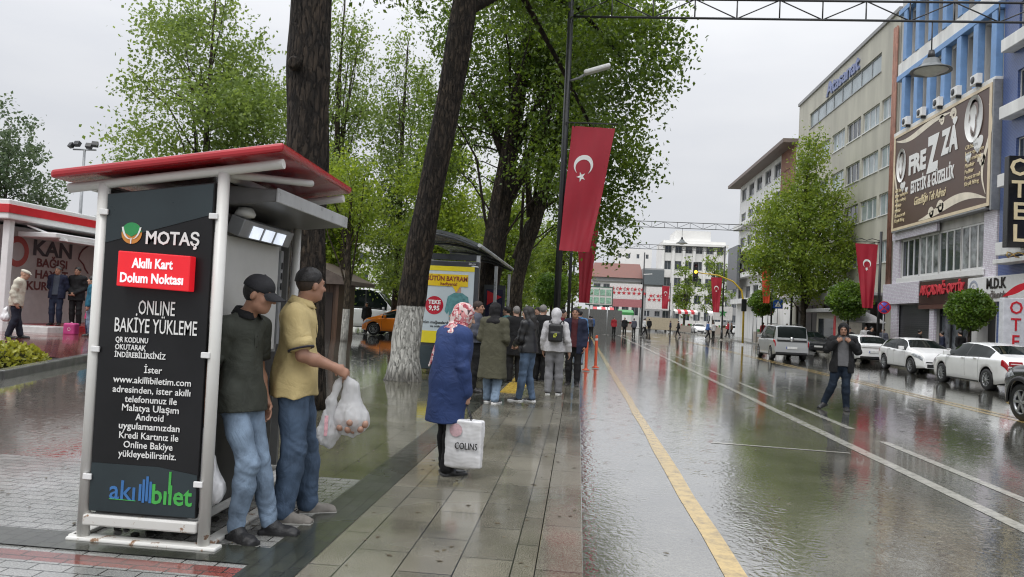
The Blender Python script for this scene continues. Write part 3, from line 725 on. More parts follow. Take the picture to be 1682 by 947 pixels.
def hotel_sign():
    b = (18.05, 32.6, 5.3)
    r = thing('hotel_blade_sign', 'tall black vertical blade sign with cream capitals on the blue hotel', 'sign', b)
    m = MB(b); m.box(17.62, 18.5, 32.45, 32.8, 5.3, 9.15); m.build('sign_box', mat('gloss black sign', (.012, .012, .013), rough=.2), r, bevel=.02)
    for i, ch in enumerate('OTEL'):
        text(ch, 1.0, (18.05, 32.44, 8.62 - i * .92), (1, 0, 0), (0, 0, 1), CREAMT, r, off=b, bold=.02, ext=.02)
    m = MB(b)
    for z in (6, 8.7): m.bar((18.5, 32.62, z), (18.89, 32.62, z), .08, .08)
    m.build('bracket', DARKM, r)
    m = MB(b); m.tube([(18.2 + .5 * math.cos(a), 32.6, 5.0 + .12 * math.sin(3 * a)) for a in np.linspace(0, 6, 14)], .03); m.build('scroll_ornament', mat('brass', (.5, .36, .15), metal=.8, rough=.3), r)
    # white pylon sign on the pavement
    b = (16.0, 28.9, 0)
    r = thing('hotel_pylon_sign', 'white upright pylon sign with red letters and a red swoosh', 'sign', b)
    m = MB(b); m.box(15.55, 16.45, 28.75, 29.05, .0, 3.0); m.build('pylon', mat('pale grey pylon', (.62, .63, .66), rough=.35), r, bevel=.03)
    for i, ch in enumerate('OTEL'):
        text(ch, .66, (16.0, 28.74, 2.62 - i * .62), (1, 0, 0), (0, 0, 1), REDS, r, off=b, bold=.01, ext=.01, sx=.9)
    m = MB(b); t = np.linspace(0, 1, 16)
    m.grid(np.array([[(15.55 + q * 1.0, 28.72, 3.05 + q * .55 + .16 * math.sin(q * PI)), (15.55 + q * 1.0, 28.72, 3.05 + q * .55 - .10 * math.sin(q * PI) - .02)] for q in t]), smooth=False)
    m.grid(np.array([[(15.55 + q * 1.0, 28.80, 3.05 + q * .55 + .16 * math.sin(q * PI)), (15.55 + q * 1.0, 28.80, 3.05 + q * .55 - .10 * math.sin(q * PI) - .02)] for q in t]), smooth=False, flip=True)
    m.build('swoosh', REDS, r)
hotel_sign()

# ---- white building beyond the street tree
def white_building():
    y0, y1, H, X = 68.6, 92.0, 18.2, 19.0
    b = (X, 80, 0); r = thing('corner_building', 'white corner building with deep eaves and a brick party wall', 'building', b)
    mb = MB(b); shell(mb, X, 34, y0, y1, 0, H, ('-x', '-z'))
    F = Facade(r, (X, y1, 0), (0, -1, 0), (-1, 0, 0), y1 - y0, H, WHITEW, b)
    for fl in range(5):
        z = 3.6 + fl * 2.95
        for k in range(6): F.window(1 + k * 3.7, 3.4 + k * 3.7, z + .9, z + 2.3, cols=2, frame=GFRAME)
    F.build(mb); mb.build('wall', WHITEW, r)
    m = MB(b); m.box(X - 1.3, 34, y0 - .3, y1 + 1.2, H + .003, H + .35); m.build('roof', mat('grey brown eaves', (.20, .16, .14), rough=.6), r)
    m = MB(b)
    for fl in range(4):
        z = 3.6 + fl * 2.95; m.box(X - .8, X - .003, 80, y1 - .5, z + .3, z + .85)
    m.build('balcony', WHITEW, r)
    m = MB(b); m.box(X - .06, X - .003, y0 + .1, 73.5, 14.0, H); m.build('brick_panel', BRICKW, r)
    m = MB(b); m.box(X - 1.2, X - .9, 86.5, 91.8, 5.6, 10.6); m.build('screen', mat('grey video screen', (.13, .14, .15), rough=.4), r)
    m = MB(b); m.box(X - .9, X - .004, 88.8, 89.2, 7.5, 8.0); m.build('screen_bracket', DARKM, r)
white_building()

def front_block(name, label, x0, x1, Y, H, wallm, floors, cols, win=(.55, .55), z0=1.0, depth=12, frame=GFRAME, glass=GLASS, roofm=None, label2=None):
    b = ((x0 + x1) / 2, Y, 0); r = thing(name, label, 'building', b)
    mb = MB(b); shell(mb, x0, x1, Y, Y + depth, 0, H, ('-y', '-z'))
    F = Facade(r, (x0, Y, 0), (1, 0, 0), (0, -1, 0), x1 - x0, H, wallm, b)
    fh = (H - z0) / floors; cw = (x1 - x0) / cols
    for f in range(floors):
        for c in range(cols):
            u = (c + .5 - win[0] / 2) * cw; z = z0 + f * fh + (fh * (1 - win[1])) * .5
            F.window(u, u + win[0] * cw, z, z + win[1] * fh, cols=2, frame=frame, glass=glass, sill=False)
    F.build(mb); mb.build('wall', wallm, r)
    if roofm:
        m = MB(b); m.box(x0 - .4, x1 + .4, Y - .5, Y + depth, H + .003, H + .3); m.build('roof', roofm, r)
    return r, b
PALE = mat('pale distant wall', (0.80, 0.79, 0.76), rough=.7, var=.06, scale=.5)
r, b = front_block('town_hall', 'tall white office block with columns of dark windows closing the street', 15.2, 26.6, 140, 16.6, PALE, 5, 6, win=(.62, .52))
m = MB(b); m.box(17.5, 24.0, 141, 150, 16.605, 18.6); m.build('penthouse', PALE, r)
m = MB(b)
for i in range(7): m.box(15.2 + i * 1.9 - .22, 15.2 + i * 1.9 + .22, 139.6, 139.99, 2.5, 15.0)
m.build('pilaster', PALE, r)
m = MB(b); m.box(14.8, 27.0, 139.2, 140 - .003, 15.5, 16.0); m.build('cornice', PALE, r)
r, b = front_block('red_roof_hall', 'low white hall with a faded red tiled roof at the street end', 2.3, 11.2, 138, 9.0, WHITEW, 2, 5, win=(.7, .4))
m = MB(b); m.prism([(137.2, 9.0), (148, 9.0), (142.5, 12.2)], (0, 0, 0), (0, 1, 0), (0, 0, 1), (0, 0, 0)); m = MB(b)
m.add([(1.8, 137, 9.003), (11.7, 137, 9.003), (11.2, 142.5, 12.0), (2.6, 142.5, 12.0), (11.7, 148, 9.003), (1.8, 148, 9.003)], [(0, 1, 2, 3), (3, 2, 4, 5), (1, 4, 2), (0, 3, 5)]); m.build('roof', ROOFT, r)
m = MB(b); m.box(2.2, 11.3, 137.4, 137.99, 8.3, 8.98); m.build('fascia', GREYW, r)
r, b = front_block('grey_panel_building', 'small building with a dark grey panel front between the red roof and the office block', 11.4, 15.1, 136, 10.9, GREYW, 3, 2, win=(.5, .3))
m = MB(b); m.box(11.3, 15.1, 135.6, 135.98, 7.9, 10.6); m.build('grey_panel', mat('slate grey panel', (.13, .15, .16), rough=.5), r)
front_block('pale_block', 'plain pale block rising behind the red roof', 7.5, 15.5, 165, 17.0, PALE, 5, 4, win=(.3, .3))
front_block('distant_flats', 'grey distant flats to the right of the white office block', 27.3, 36, 160, 13.5, GREYW, 4, 4, win=(.5, .5))
front_block('left_edge_flats', 'long pale flats beyond the square at the far left', -95, -42, 120, 13.0, PALE, 4, 14, win=(.45, .5))
front_block('park_side_flats', 'pale apartment block half hidden behind the park trees', -34, -12, 98, 15.0, PALE, 5, 7, win=(.45, .5))
front_block('park_side_house', 'white house seen through the tree trunks left of the flag post', -9.5, -2.0, 105, 11.0, WHITEW, 3, 3, win=(.5, .5))
# ================================================================== TREES
def bark_mat(name, col, white_to=None, white_edge=.08, bumpy=.9):
    m, nt, N, L, B = base_mat(name)
    tc = N.new('ShaderNodeTexCoord'); mp = N.new('ShaderNodeMapping'); mp.inputs['Scale'].default_value = (1, 1, .28); L.new(tc.outputs['Object'], mp.inputs[0])
    n1 = N.new('ShaderNodeTexNoise'); n1.inputs['Scale'].default_value = 17; n1.inputs['Detail'].default_value = 8; n1.inputs['Roughness'].default_value = .7; n1.inputs['Distortion'].default_value = .6; L.new(mp.outputs[0], n1.inputs['Vector'])
    n2 = N.new('ShaderNodeTexNoise'); n2.inputs['Scale'].default_value = 2.1; n2.inputs['Detail'].default_value = 5; L.new(tc.outputs['Object'], n2.inputs['Vector'])
    c = np.array(col)
    cr = N.new('ShaderNodeValToRGB'); cr.color_ramp.elements[0].position = .36; cr.color_ramp.elements[1].position = .68
    cr.color_ramp.elements[0].color = (*(c * .35), 1); cr.color_ramp.elements[1].color = (*(c * 1.7), 1); L.new(n1.outputs[0], cr.inputs[0])
    c2 = N.new('ShaderNodeValToRGB'); c2.color_ramp.elements[0].position = .35; c2.color_ramp.elements[1].position = .7
    c2.color_ramp.elements[0].color = (.7, .7, .68, 1); c2.color_ramp.elements[1].color = (1.25, 1.2, 1.05, 1); L.new(n2.outputs[0], c2.inputs[0])
    mx = N.new('ShaderNodeMix'); mx.data_type = 'RGBA'; mx.blend_type = 'MULTIPLY'; mx.inputs[0].default_value = 1; L.new(cr.outputs[0], mx.inputs[6]); L.new(c2.outputs[0], mx.inputs[7])
    colr = mx.outputs[2]
    vm = N.new('ShaderNodeMapping'); vm.inputs['Scale'].default_value = (13, 13, 3.2); L.new(tc.outputs['Object'], vm.inputs[0]); vd = N.new('ShaderNodeVectorMath'); vd.operation = 'MULTIPLY_ADD'; vd.inputs[1].default_value = (1.6, 1.6, 1.6); L.new(n1.outputs['Color'], vd.inputs[0]); L.new(vm.outputs[0], vd.inputs[2])
    vo = N.new('ShaderNodeTexVoronoi'); vo.feature = 'DISTANCE_TO_EDGE'; vo.inputs['Scale'].default_value = 1.0; L.new(vd.outputs[0], vo.inputs['Vector'])
    ck = N.new('ShaderNodeMapRange'); ck.inputs[1].default_value = .0; ck.inputs[2].default_value = .16; ck.inputs[3].default_value = .35; L.new(vo.outputs[0], ck.inputs[0])
    ckm = N.new('ShaderNodeVectorMath'); ckm.operation = 'SCALE'; L.new(colr, ckm.inputs[0]); L.new(ck.outputs[0], ckm.inputs['Scale']); colr = ckm.outputs[0]
    if white_to is not None:      # lime-washed foot
        sp = N.new('ShaderNodeSeparateXYZ'); L.new(tc.outputs['Object'], sp.inputs[0])
        ad = N.new('ShaderNodeMath'); ad.operation = 'MULTIPLY_ADD'; ad.inputs[1].default_value = white_edge; L.new(n1.outputs[0], ad.inputs[0]); L.new(sp.outputs[2], ad.inputs[2])
        mr = N.new('ShaderNodeMapRange'); mr.inputs[1].default_value = white_to + white_edge * .5 - .01; mr.inputs[2].default_value = white_to + white_edge * .5 + .015; mr.inputs[3].default_value = 1; mr.inputs[4].default_value = 0; L.new(ad.outputs[0], mr.inputs[0])
        # lime worn off in the cracks and near the soil
        w2 = N.new('ShaderNodeMapRange'); w2.inputs[1].default_value = .34; w2.inputs[2].default_value = .46; w2.inputs[3].default_value = .45; L.new(n1.outputs[0], w2.inputs[0])
        lo = N.new('ShaderNodeMapRange'); lo.inputs[1].default_value = .0; lo.inputs[2].default_value = .45; lo.inputs[3].default_value = .25; L.new(sp.outputs[2], lo.inputs[0])
        mu = N.new('ShaderNodeMath'); mu.operation = 'MULTIPLY'; L.new(mr.outputs[0], mu.inputs[0]); L.new(w2.outputs[0], mu.inputs[1])
        m3 = N.new('ShaderNodeMath'); m3.operation = 'MULTIPLY'; L.new(mu.outputs[0], m3.inputs[0]); L.new(lo.outputs[0], m3.inputs[1])
        wm = N.new('ShaderNodeMix'); wm.data_type = 'RGBA'; L.new(m3.outputs[0], wm.inputs[0]); L.new(colr, wm.inputs[6]); wm.inputs[7].default_value = (.60, .59, .54, 1); colr = wm.outputs[2]
    L.new(colr, B.inputs['Base Color']); B.inputs['Roughness'].default_value = .7; B.inputs['Specular IOR Level'].default_value = .25
    b0 = N.new('ShaderNodeBump'); b0.inputs['Strength'].default_value = .9; b0.inputs['Distance'].default_value = .05; L.new(ck.outputs[0], b0.inputs['Height'])
    b = N.new('ShaderNodeBump'); L.new(b0.outputs[0], b.inputs['Normal']); b.inputs['Strength'].default_value = bumpy; b.inputs['Distance'].default_value = .06; L.new(n1.outputs[0], b.inputs['Height']); L.new(b.outputs[0], B.inputs['Normal'])
    return m
BARK = bark_mat('dark wet bark', (.045, .034, .026))
BARKW = bark_mat('dark bark with lime washed foot', (.045, .034, .026), white_to=1.58)
BARKS = bark_mat('slim bark with lime washed foot', (.085, .068, .05), white_to=1.35, white_edge=.05)
BARKL = bark_mat('grey brown bark', (.085, .07, .055))
LEAF_D = leaf_mat('plane leaves', (.038, .078, .009), (.125, .195, .024), .47)
LEAF_B = leaf_mat('bright spring leaves', (.11, .18, .018), (.25, .33, .045), .5)
LEAF_P = leaf_mat('poplar leaves', (.10, .16, .03), (.20, .275, .065), .47)
LEAF_S = leaf_mat('street tree leaves', (.10, .17, .02), (.24, .31, .045), .46)
LEAF_G = leaf_mat('grey green leaves', (.06, .10, .045), (.12, .165, .08), .4)
LEAF_T = leaf_mat('clipped leaves', (.05, .11, .014), (.14, .235, .03), .4)
LEAF_Y = leaf_mat('yellow green hedge leaves', (.17, .20, .02), (.36, .36, .05), .3)
LEAF_F = leaf_mat('park leaves', (.075, .135, .016), (.19, .26, .035), .47)

def leaf_mesh(name, P, size, parent, m, seed=0, droop=.4, up=.6, aspect=.62):
    """many small folded leaves at the points P"""
    rg = np.random.default_rng(seed); n = len(P)
    d = rg.normal(size=(n, 3)); d[:, 2] -= droop; d /= np.linalg.norm(d, axis=1)[:, None]
    nr = rg.normal(size=(n, 3)) * .8; nr[:, 2] += up
    s = np.cross(d, nr); s /= np.linalg.norm(s, axis=1)[:, None] + 1e-9
    nn = np.cross(s, d)
    L = size * rg.uniform(.65, 1.3, (n, 1)); W = L * aspect * rg.uniform(.8, 1.2, (n, 1))
    base = P; tip = P + d * L; mid = P + d * L * .42 - nn * L * .08
    a = mid + s * W * .5 + nn * L * .14; b = mid - s * W * .5 + nn * L * .14
    V = np.stack([base, a, tip, b], 1).reshape(-1, 3)
    F = np.arange(n * 4).reshape(n, 4)
    return raw_mesh(name, V, F, m, parent)

def blob_points(blobs, n, seed, clump=.34, per=15, shell=.55, twigs=None):
    """clumped points through ellipsoids: uneven outline, gaps between clumps"""
    rg = np.random.default_rng(seed)
    vol = np.array([b[1][0] * b[1][1] * b[1][2] for b in blobs]) ** .8; vol /= vol.sum()
    out = []; cs = []
    for (c, r), v in zip(blobs, vol):
        k = max(3, int(n * v / per)); c = np.array(c, float); r = np.array(r, float)
        q = rg.normal(size=(k, 3)); q /= np.linalg.norm(q, axis=1)[:, None]
        rad = rg.uniform(0, 1, (k, 1)) ** (1 / 3.0); rad = shell * np.sqrt(rad) + (1 - shell) * rad
        rad *= rg.uniform(.72, 1.12, (k, 1))
        cc = c + q * rad * r
        cs.append(cc)
        # clumps stretched outwards and a bit downwards like a twig end
        dirn = q + np.array([0, 0, .15]); 
        t = rg.uniform(-1, 1, (k, per, 1))
        sz = clump * rg.uniform(.6, 1.4, (k, 1, 1))
        pts = cc[:, None, :] + dirn[:, None, :] * t * sz * 1.25 + rg.normal(size=(k, per, 3)) * sz * .42
        out.append(pts.reshape(-1, 3))
    return np.concatenate(out), np.concatenate(cs)

def tree(name, label, path, radii, blobs, nleaf, lsize, bark, leaf, seed, group=None, limbs=(), twigs=40, clump=.34, per=15, n=12, wob=.045, shell=.55, stumps=()):
    base = np.array(path[0], float); base[2] = path[0][2]
    r = thing(name, label, 'tree', tuple(base), 0, group)
    P = np.array(path, float)
    # smooth resample of the trunk line
    t = np.linspace(0, len(P) - 1, (len(P) - 1) * 6 + 1)
    def cr(A):
        A = np.asarray(A, float); out = []
        for q in t:
            i = min(int(q), len(A) - 2); f = q - i
            p0, p1, p2, p3 = A[max(i - 1, 0)], A[i], A[i + 1], A[min(i + 2, len(A) - 1)]
            out.append(.5 * ((2 * p1) + (-p0 + p2) * f + (2 * p0 - 5 * p1 + 4 * p2 - p3) * f * f + (-p0 + 3 * p1 - 3 * p2 + p3) * f ** 3))
        return np.array(out)
    rg = np.random.default_rng(seed)
    mb = MB(base); PP = cr(P); RR = cr(np.array(radii)[:, None])[:, 0]
    mb.tube(PP, RR, n=n * 2, wob=wob, seed=seed)
    for l in limbs:
        q = np.array(l[0], float); mb.tube(q, np.linspace(l[1], l[2], len(q)), n=8, wob=.05, seed=seed + 3)
    pts, cs = blob_points(blobs, nleaf, seed + 1, clump, per, shell)
    if twigs:
        sel = rg.choice(len(cs), min(twigs, len(cs)), replace=False)
        for i in sel:
            c = cs[i]
            k = rg.integers(len(PP) // 2, len(PP)) if c[2] > PP[len(PP) // 2][2] else rg.integers(len(PP) // 3, len(PP))
            # leave the trunk below the clump
            cand = np.where(PP[:, 2] < c[2] - .3)[0]
            cand = cand[cand > len(PP) // 4] if len(cand) else cand
            k = int(cand[-1] if len(cand) and rg.uniform() < .5 else (rg.choice(cand) if len(cand) else k))
            a = PP[k]; mid = (a + c) / 2 + np.array([0, 0, .12 * np.linalg.norm(c - a)]) + rg.normal(size=3) * .12
            r0 = min(RR[k] * .4, .012 + .010 * np.linalg.norm(c - a))
            mb.tube([a, a * .6 + mid * .4 + rg.normal(size=3) * .04, mid, (mid + c) / 2 + rg.normal(size=3) * .06, c], np.linspace(r0, .012, 5), n=5, caps=False)
    for (c, rad) in stumps:
        q = np.array(c, float); mb.lathe([(rad, -.05), (rad * .9, .02), (rad * .6, .05), (.001, .045)], c=q, R=rotx(PI / 2) @ np.eye(3), n=12)
    mb.build('trunk', bark, r)
    o = leaf_mesh('crown', pts - base, lsize, r, leaf, seed + 2)
    return r

def trees():
    big = 'tall trees along the pavement'
    tree('pavement_tree', 'thick dark straight trunk rising right behind the red roofed kiosk',
         [(-3.98, 10.5, 0), (-4.02, 10.5, 2.1), (-4.10, 10.5, 4.1), (-4.16, 10.5, 6.0), (-4.2, 10.5, 9.0), (-4.1, 10.4, 12)], [.38, .305, .30, .29, .26, .2],
         [((-3.6, 10.5, 12.2), (2.6, 2.6, 1.7)), ((-5.2, 11, 11.0), (1.6, 1.8, 1.2))], 3200, .15, BARK, LEAF_D, 21, big, twigs=14,
         stumps=[((-4.22, 10.15, 4.95), .11), ((-4.05, 10.15, 3.2), .09)])
    tree('pavement_tree', 'leaning trunk with a lime washed white foot beside the bus shelter',
         [(-3.62, 15.4, -.02), (-3.60, 15.4, .5), (-3.53, 15.4, 1.6), (-3.40, 15.4, 2.9), (-3.02, 15.4, 5.5), (-2.72, 15.4, 8.1), (-2.5, 15.6, 11)], [.42, .325, .285, .275, .275, .26, .2],
         [((-2.6, 15.6, 11.4), (2.8, 2.8, 1.6)), ((-4.6, 16.5, 9.4), (1.4, 1.5, .6)), ((-1.4, 17.5, 9.4), (1.3, 1.5, .9)), ((.55, 19.6, 6.15), (1.2, 1.6, 1.15)), ((1.0, 19.2, 7.9), (1.5, 1.6, 1.1)), ((.2, 19.4, 9.3), (1.7, 1.9, 1.1)), ((.72, 20.4, 4.45), (.8, 1.0, .85)), ((-.15, 20.0, 5.2), (.8, .9, .8)), ((.85, 20.6, 3.55), (.48, .6, .42)), ((1.75, 19.0, 9.0), (.8, .9, .65)), ((1.35, 19.8, 5.5), (.6, .8, .65))], 29000, .125, BARKW, LEAF_D, 31, big, twigs=0,
         limbs=[([(-2.75, 15.5, 7.9), (-1.8, 17, 9.2), (-.4, 18.6, 9.4), (.8, 19.4, 8.4)], .12, .04), ([(-1.8, 17, 9.2), (-.8, 18.8, 8.0), (.2, 19.6, 6.4), (.6, 20.2, 4.8)], .08, .02)])
    tree('pavement_tree', 'broad forked trunk behind the bus shelter with a dense dark crown',
         [(-3.35, 26, 0), (-3.27, 26, 2.2), (-3.12, 26, 3.5), (-2.85, 26, 6.0), (-2.6, 26, 8.3), (-2.3, 26, 11), (-2.0, 26, 13)], [.54, .43, .40, .36, .29, .22, .12],
         [((-1.6, 26, 8.7), (2.6, 2.4, 1.9)), ((-4.6, 27, 8.9), (2.2, 2.2, 1.6)), ((-3.2, 26.5, 11.8), (3.2, 3, 2.2)), ((-.3, 25.4, 11.8), (2.6, 2.4, 2.0)), ((-5.2, 26.4, 6.8), (1.2, 1.4, .9)), ((-1.6, 25.0, 6.4), (1.1, 1.1, .9))], 32000, .14, BARK, LEAF_D, 41, big, twigs=45,
         limbs=[([(-2.95, 26, 5.0), (-2.2, 25.9, 6.6), (-1.55, 25.9, 8.2), (-1.0, 25.9, 9.8)], .26, .12), ([(-2.75, 26, 6.8), (-3.4, 26.1, 8.2), (-4.2, 26.3, 9.4)], .2, .08)])
    tree('pavement_tree', 'slanting forked trunk whose crown hangs out over the road',
         [(-2.55, 28, 0), (-2.4, 28, 2.5), (-2.1, 28, 4.0), (-1.62, 28, 5.8), (-1.05, 28, 8.9), (-.6, 28, 11.5)], [.33, .27, .25, .22, .18, .1],
         [((-.7, 28, 8.4), (1.6, 2.0, 1.6)), ((-1.2, 27.5, 10.8), (2.0, 2.2, 1.6)), ((-.6, 28, 12.8), (2.0, 2.4, 1.6)), ((-1.0, 28.6, 6.4), (1.1, 1.3, 1.0)), ((-.3, 29.4, 4.9), (.6, .9, .6))], 16000, .15, BARKL, LEAF_D, 51, big, twigs=45,
         limbs=[([(-2.5, 28, 3.6), (-2.1, 28.3, 5.0), (-1.4, 28.8, 5.8), (-.8, 29.2, 6.3)], .14, .05), ([(-2.0, 28, 5.2), (-2.2, 27.8, 7.2), (-1.9, 27.6, 9.2)], .15, .07)])
    # brighter park trees behind
    pk = 'park trees behind the kiosk'
    def poplar(x, y, h, w, label, seed, n, leaf=LEAF_P, z0=2.5, ls=.17, bark=BARKL):
        bl = []
        rg = np.random.default_rng(seed)
        for k in range(9):
            f = k / 8.0; z = z0 + (h - z0) * f; rr = w * (math.sin(PI * min(1, .22 + .70 * f)) ** .8) * (1 - .25 * f)
            for j in range(3 if k < 7 else 1):
                a = rg.uniform(0, 6.28); bl.append(((x + math.cos(a) * rr * .55, y + math.sin(a) * rr * .55, z + rg.uniform(-.4, .4)), (rr * .62, rr * .62, (h - z0) / 9 * .95)))
        return tree('park_tree', label, [(x, y, 0), (x + .1, y, h * .3), (x - .05, y, h * .6), (x, y, h * .93)], [.2, .16, .11, .03], bl, n, ls, bark, leaf, seed, pk, twigs=50, clump=.42, per=13, shell=.4)
    poplar(-17.2, 32, 16.5, 4.3, 'wide spreading pale green tree above the kiosk roof', 61, 30000, z0=5.5, ls=.18)
    poplar(-13.2, 38, 19.5, 2.7, 'tall slim poplar just right of the thick straight trunk', 71, 18000, z0=3.6, ls=.17)
    poplar(-10.4, 41, 18.0, 2.5, 'tall slim poplar left of the leaning trunk', 72, 17000, z0=3.6, ls=.17)
    poplar(-7.2, 36, 11.0, 2.6, 'bright green tree between the leaning and the forked trunk', 73, 18000, LEAF_B, 3.0, .17)
    poplar(-12.4, 34, 8.6, 2.3, 'bright young tree above the wooden cabin', 74, 11000, LEAF_B, 2.9, .18)
    poplar(-4.8, 44, 10.5, 2.7, 'leafy green tree behind the forked trunk', 75, 11000, LEAF_F, 3.0, .19)
    poplar(-12.5, 55, 11, 4.0, 'broad green tree above the white minibus', 76, 11000, LEAF_F, 3.2, .22)
    poplar(-5.0, 62, 11, 4.2, 'broad green tree far behind the bus shelter', 77, 10000, LEAF_F, 2.8, .22)
    poplar(-1.2, 52, 9.0, 2.2, 'green tree behind the flag post', 78, 8000, LEAF_F, 2.6, .2)
    poplar(-18.5, 48, 10, 3.6, 'round green tree far behind the kiosk', 79, 5500, LEAF_F, 3.0, .22)
    poplar(-8.6, 52, 8.5, 3.2, 'low bright tree above the orange taxi', 83, 10000, LEAF_B, 2.6, .2)
    poplar(-46.0, 55, 15.5, 5.2, 'grey green tree at the left edge beyond the blood donation kiosk', 80, 15000, LEAF_G, 4.0, .3)
    poplar(-38.0, 58, 10.5, 2.6, 'thin pale bush tree behind the floodlight mast', 81, 1500, LEAF_G, 4.5, .2)
    poplar(-34.0, 56, 10.0, 2.0, 'thin yellowish bush tree right of the floodlight mast', 82, 1300, LEAF_P, 4.5, .2)
    poplar(17.3, 124, 11.5, 2.6, 'green tree in front of the white office block, left one', 84, 2600, LEAF_F, 3.5, .36)
    poplar(22.3, 126, 14.0, 3.2, 'green tree in front of the white office block, right one', 85, 3200, LEAF_F, 4.0, .36)
    # slim trunks with white feet beside the cabin
    for i, (x, y, lab) in enumerate([(-9.15, 28.5, 'slim tree with white foot beside the wooden cabin'), (-10.85, 33.0, 'white footed tree just left of the minibus')]):
        tree('young_tree', lab, [(x, y, 0), (x + .04, y, 2), (x - .05, y, 4.2), (x, y, 6)], [.15 if i == 0 else .27, .12 if i == 0 else .24, .09, .03],
             [((x, y, 6.2), (1.6, 1.6, 1.4)), ((x + .6, y, 5.0), (1.0, 1.0, .8))], 3200, .14, BARKS, LEAF_B, 90 + i, 'slim park trees', twigs=20)
    # street tree on the right
    x, y = 15.9, 54.5
    bl = [((x, y, 4.6), (2.9, 2.8, 1.2)), ((x, y, 6.6), (4.2, 3.6, 1.7)), ((x - .3, y, 8.8), (3.7, 3.3, 1.7)), ((x + .2, y, 11.0), (2.5, 2.5, 1.6)), ((x + .1, y, 13.2), (1.4, 1.4, 1.5)), ((x - 3.0, y, 6.2), (1.3, 1.4, 1.0)), ((x + 2.9, y, 7.6), (1.3, 1.4, 1.1)), ((x - 2.3, y, 10.2), (.9, 1, 1.1)), ((x, y - 1, 14.6), (.7, .7, .8))]
    tree('street_tree', 'big bright green street tree in front of the white corner building', [(x, y, 0), (x + .05, y, 3), (x - .1, y, 8), (x, y, 14)], [.24, .2, .14, .03], bl, 29000, .21, BARKL, LEAF_S, 101, None, twigs=70, clump=.46, per=15)
trees()
def far_wood():
    rg = np.random.default_rng(9); bl = []
    for i in range(46):
        x = -100 + i * 2.15; bl.append(((x, 84 + rg.uniform(-4, 4), rg.uniform(2.5, 4.5)), (rg.uniform(2.5, 4), 3, rg.uniform(2.5, 4.5))))
    p, _ = blob_points(bl, 26000, 10, 1.0, 14)
    p[:, 2] = np.abs(p[:, 2]); o = leaf_mesh('distant_wood', p, .5, None, LEAF_F, 12); tag(o, 'band of distant green park trees behind the square', 'trees', kind='stuff')
far_wood()

def topiary():
    def make(x, y, zc, rad, label, seed, dark=False):
        r = thing('topiary_tree', label, 'tree', (x, y, 0), 0, 'clipped ball trees')
        mb = MB(); mb.tube([(0, 0, 0), (.02, 0, zc * .4), (0, 0, zc)], [.06, .055, .05], n=10, wob=.04)
        rg = np.random.default_rng(seed)
        for i in range(10):
            d = rg.normal(size=3); d /= np.linalg.norm(d); mb.tube([(0, 0, zc - rad * .5), tuple(np.array([0, 0, zc]) + d * rad * .8)], [.03, .01], n=5)
        mb.build('trunk', BARKL, r)
        n = 5200; d = rg.normal(size=(n, 3)); d /= np.linalg.norm(d, axis=1)[:, None]
        rr = rad * (rg.uniform(.45, 1, (n, 1)) ** .4) * (1 + .07 * np.sin(d[:, :1] * 7 + seed) + .06 * np.sin(d[:, 1:2] * 9) + .06 * np.sin(d[:, 2:3] * 8 + 2)) * rg.uniform(.93, 1.06, (n, 1))
        P = np.array([0, 0, zc]) + d * rr * np.array([1, 1, .96])
        leaf_mesh('crown', P, .11 * rad / .75, r, LEAF_T, seed, droop=.1, up=.2, aspect=.7)
    make(15.9, 31.8, 2.62, .83, 'round clipped ball tree in front of the optician shop', 1)
    make(15.9, 45.5, 3.3, 1.12, 'large clipped ball tree behind the silver van', 2)
    make(15.9, 66.0, 3.5, 1.15, 'clipped ball tree beside the yellow traffic light post', 3)
    make(-1.35, 36.0, 2.75, .85, 'dark clipped ball tree behind the flag post', 4)
topiary()
# ================================================================== STREET FURNITURE
FLAGR = mat('red flag cloth', (0.36, 0.013, 0.030), rough=.5, var=.12, scale=1.2)
FLAGD = mat('orange red flag cloth', (0.55, 0.06, 0.02), rough=.55, var=.15)

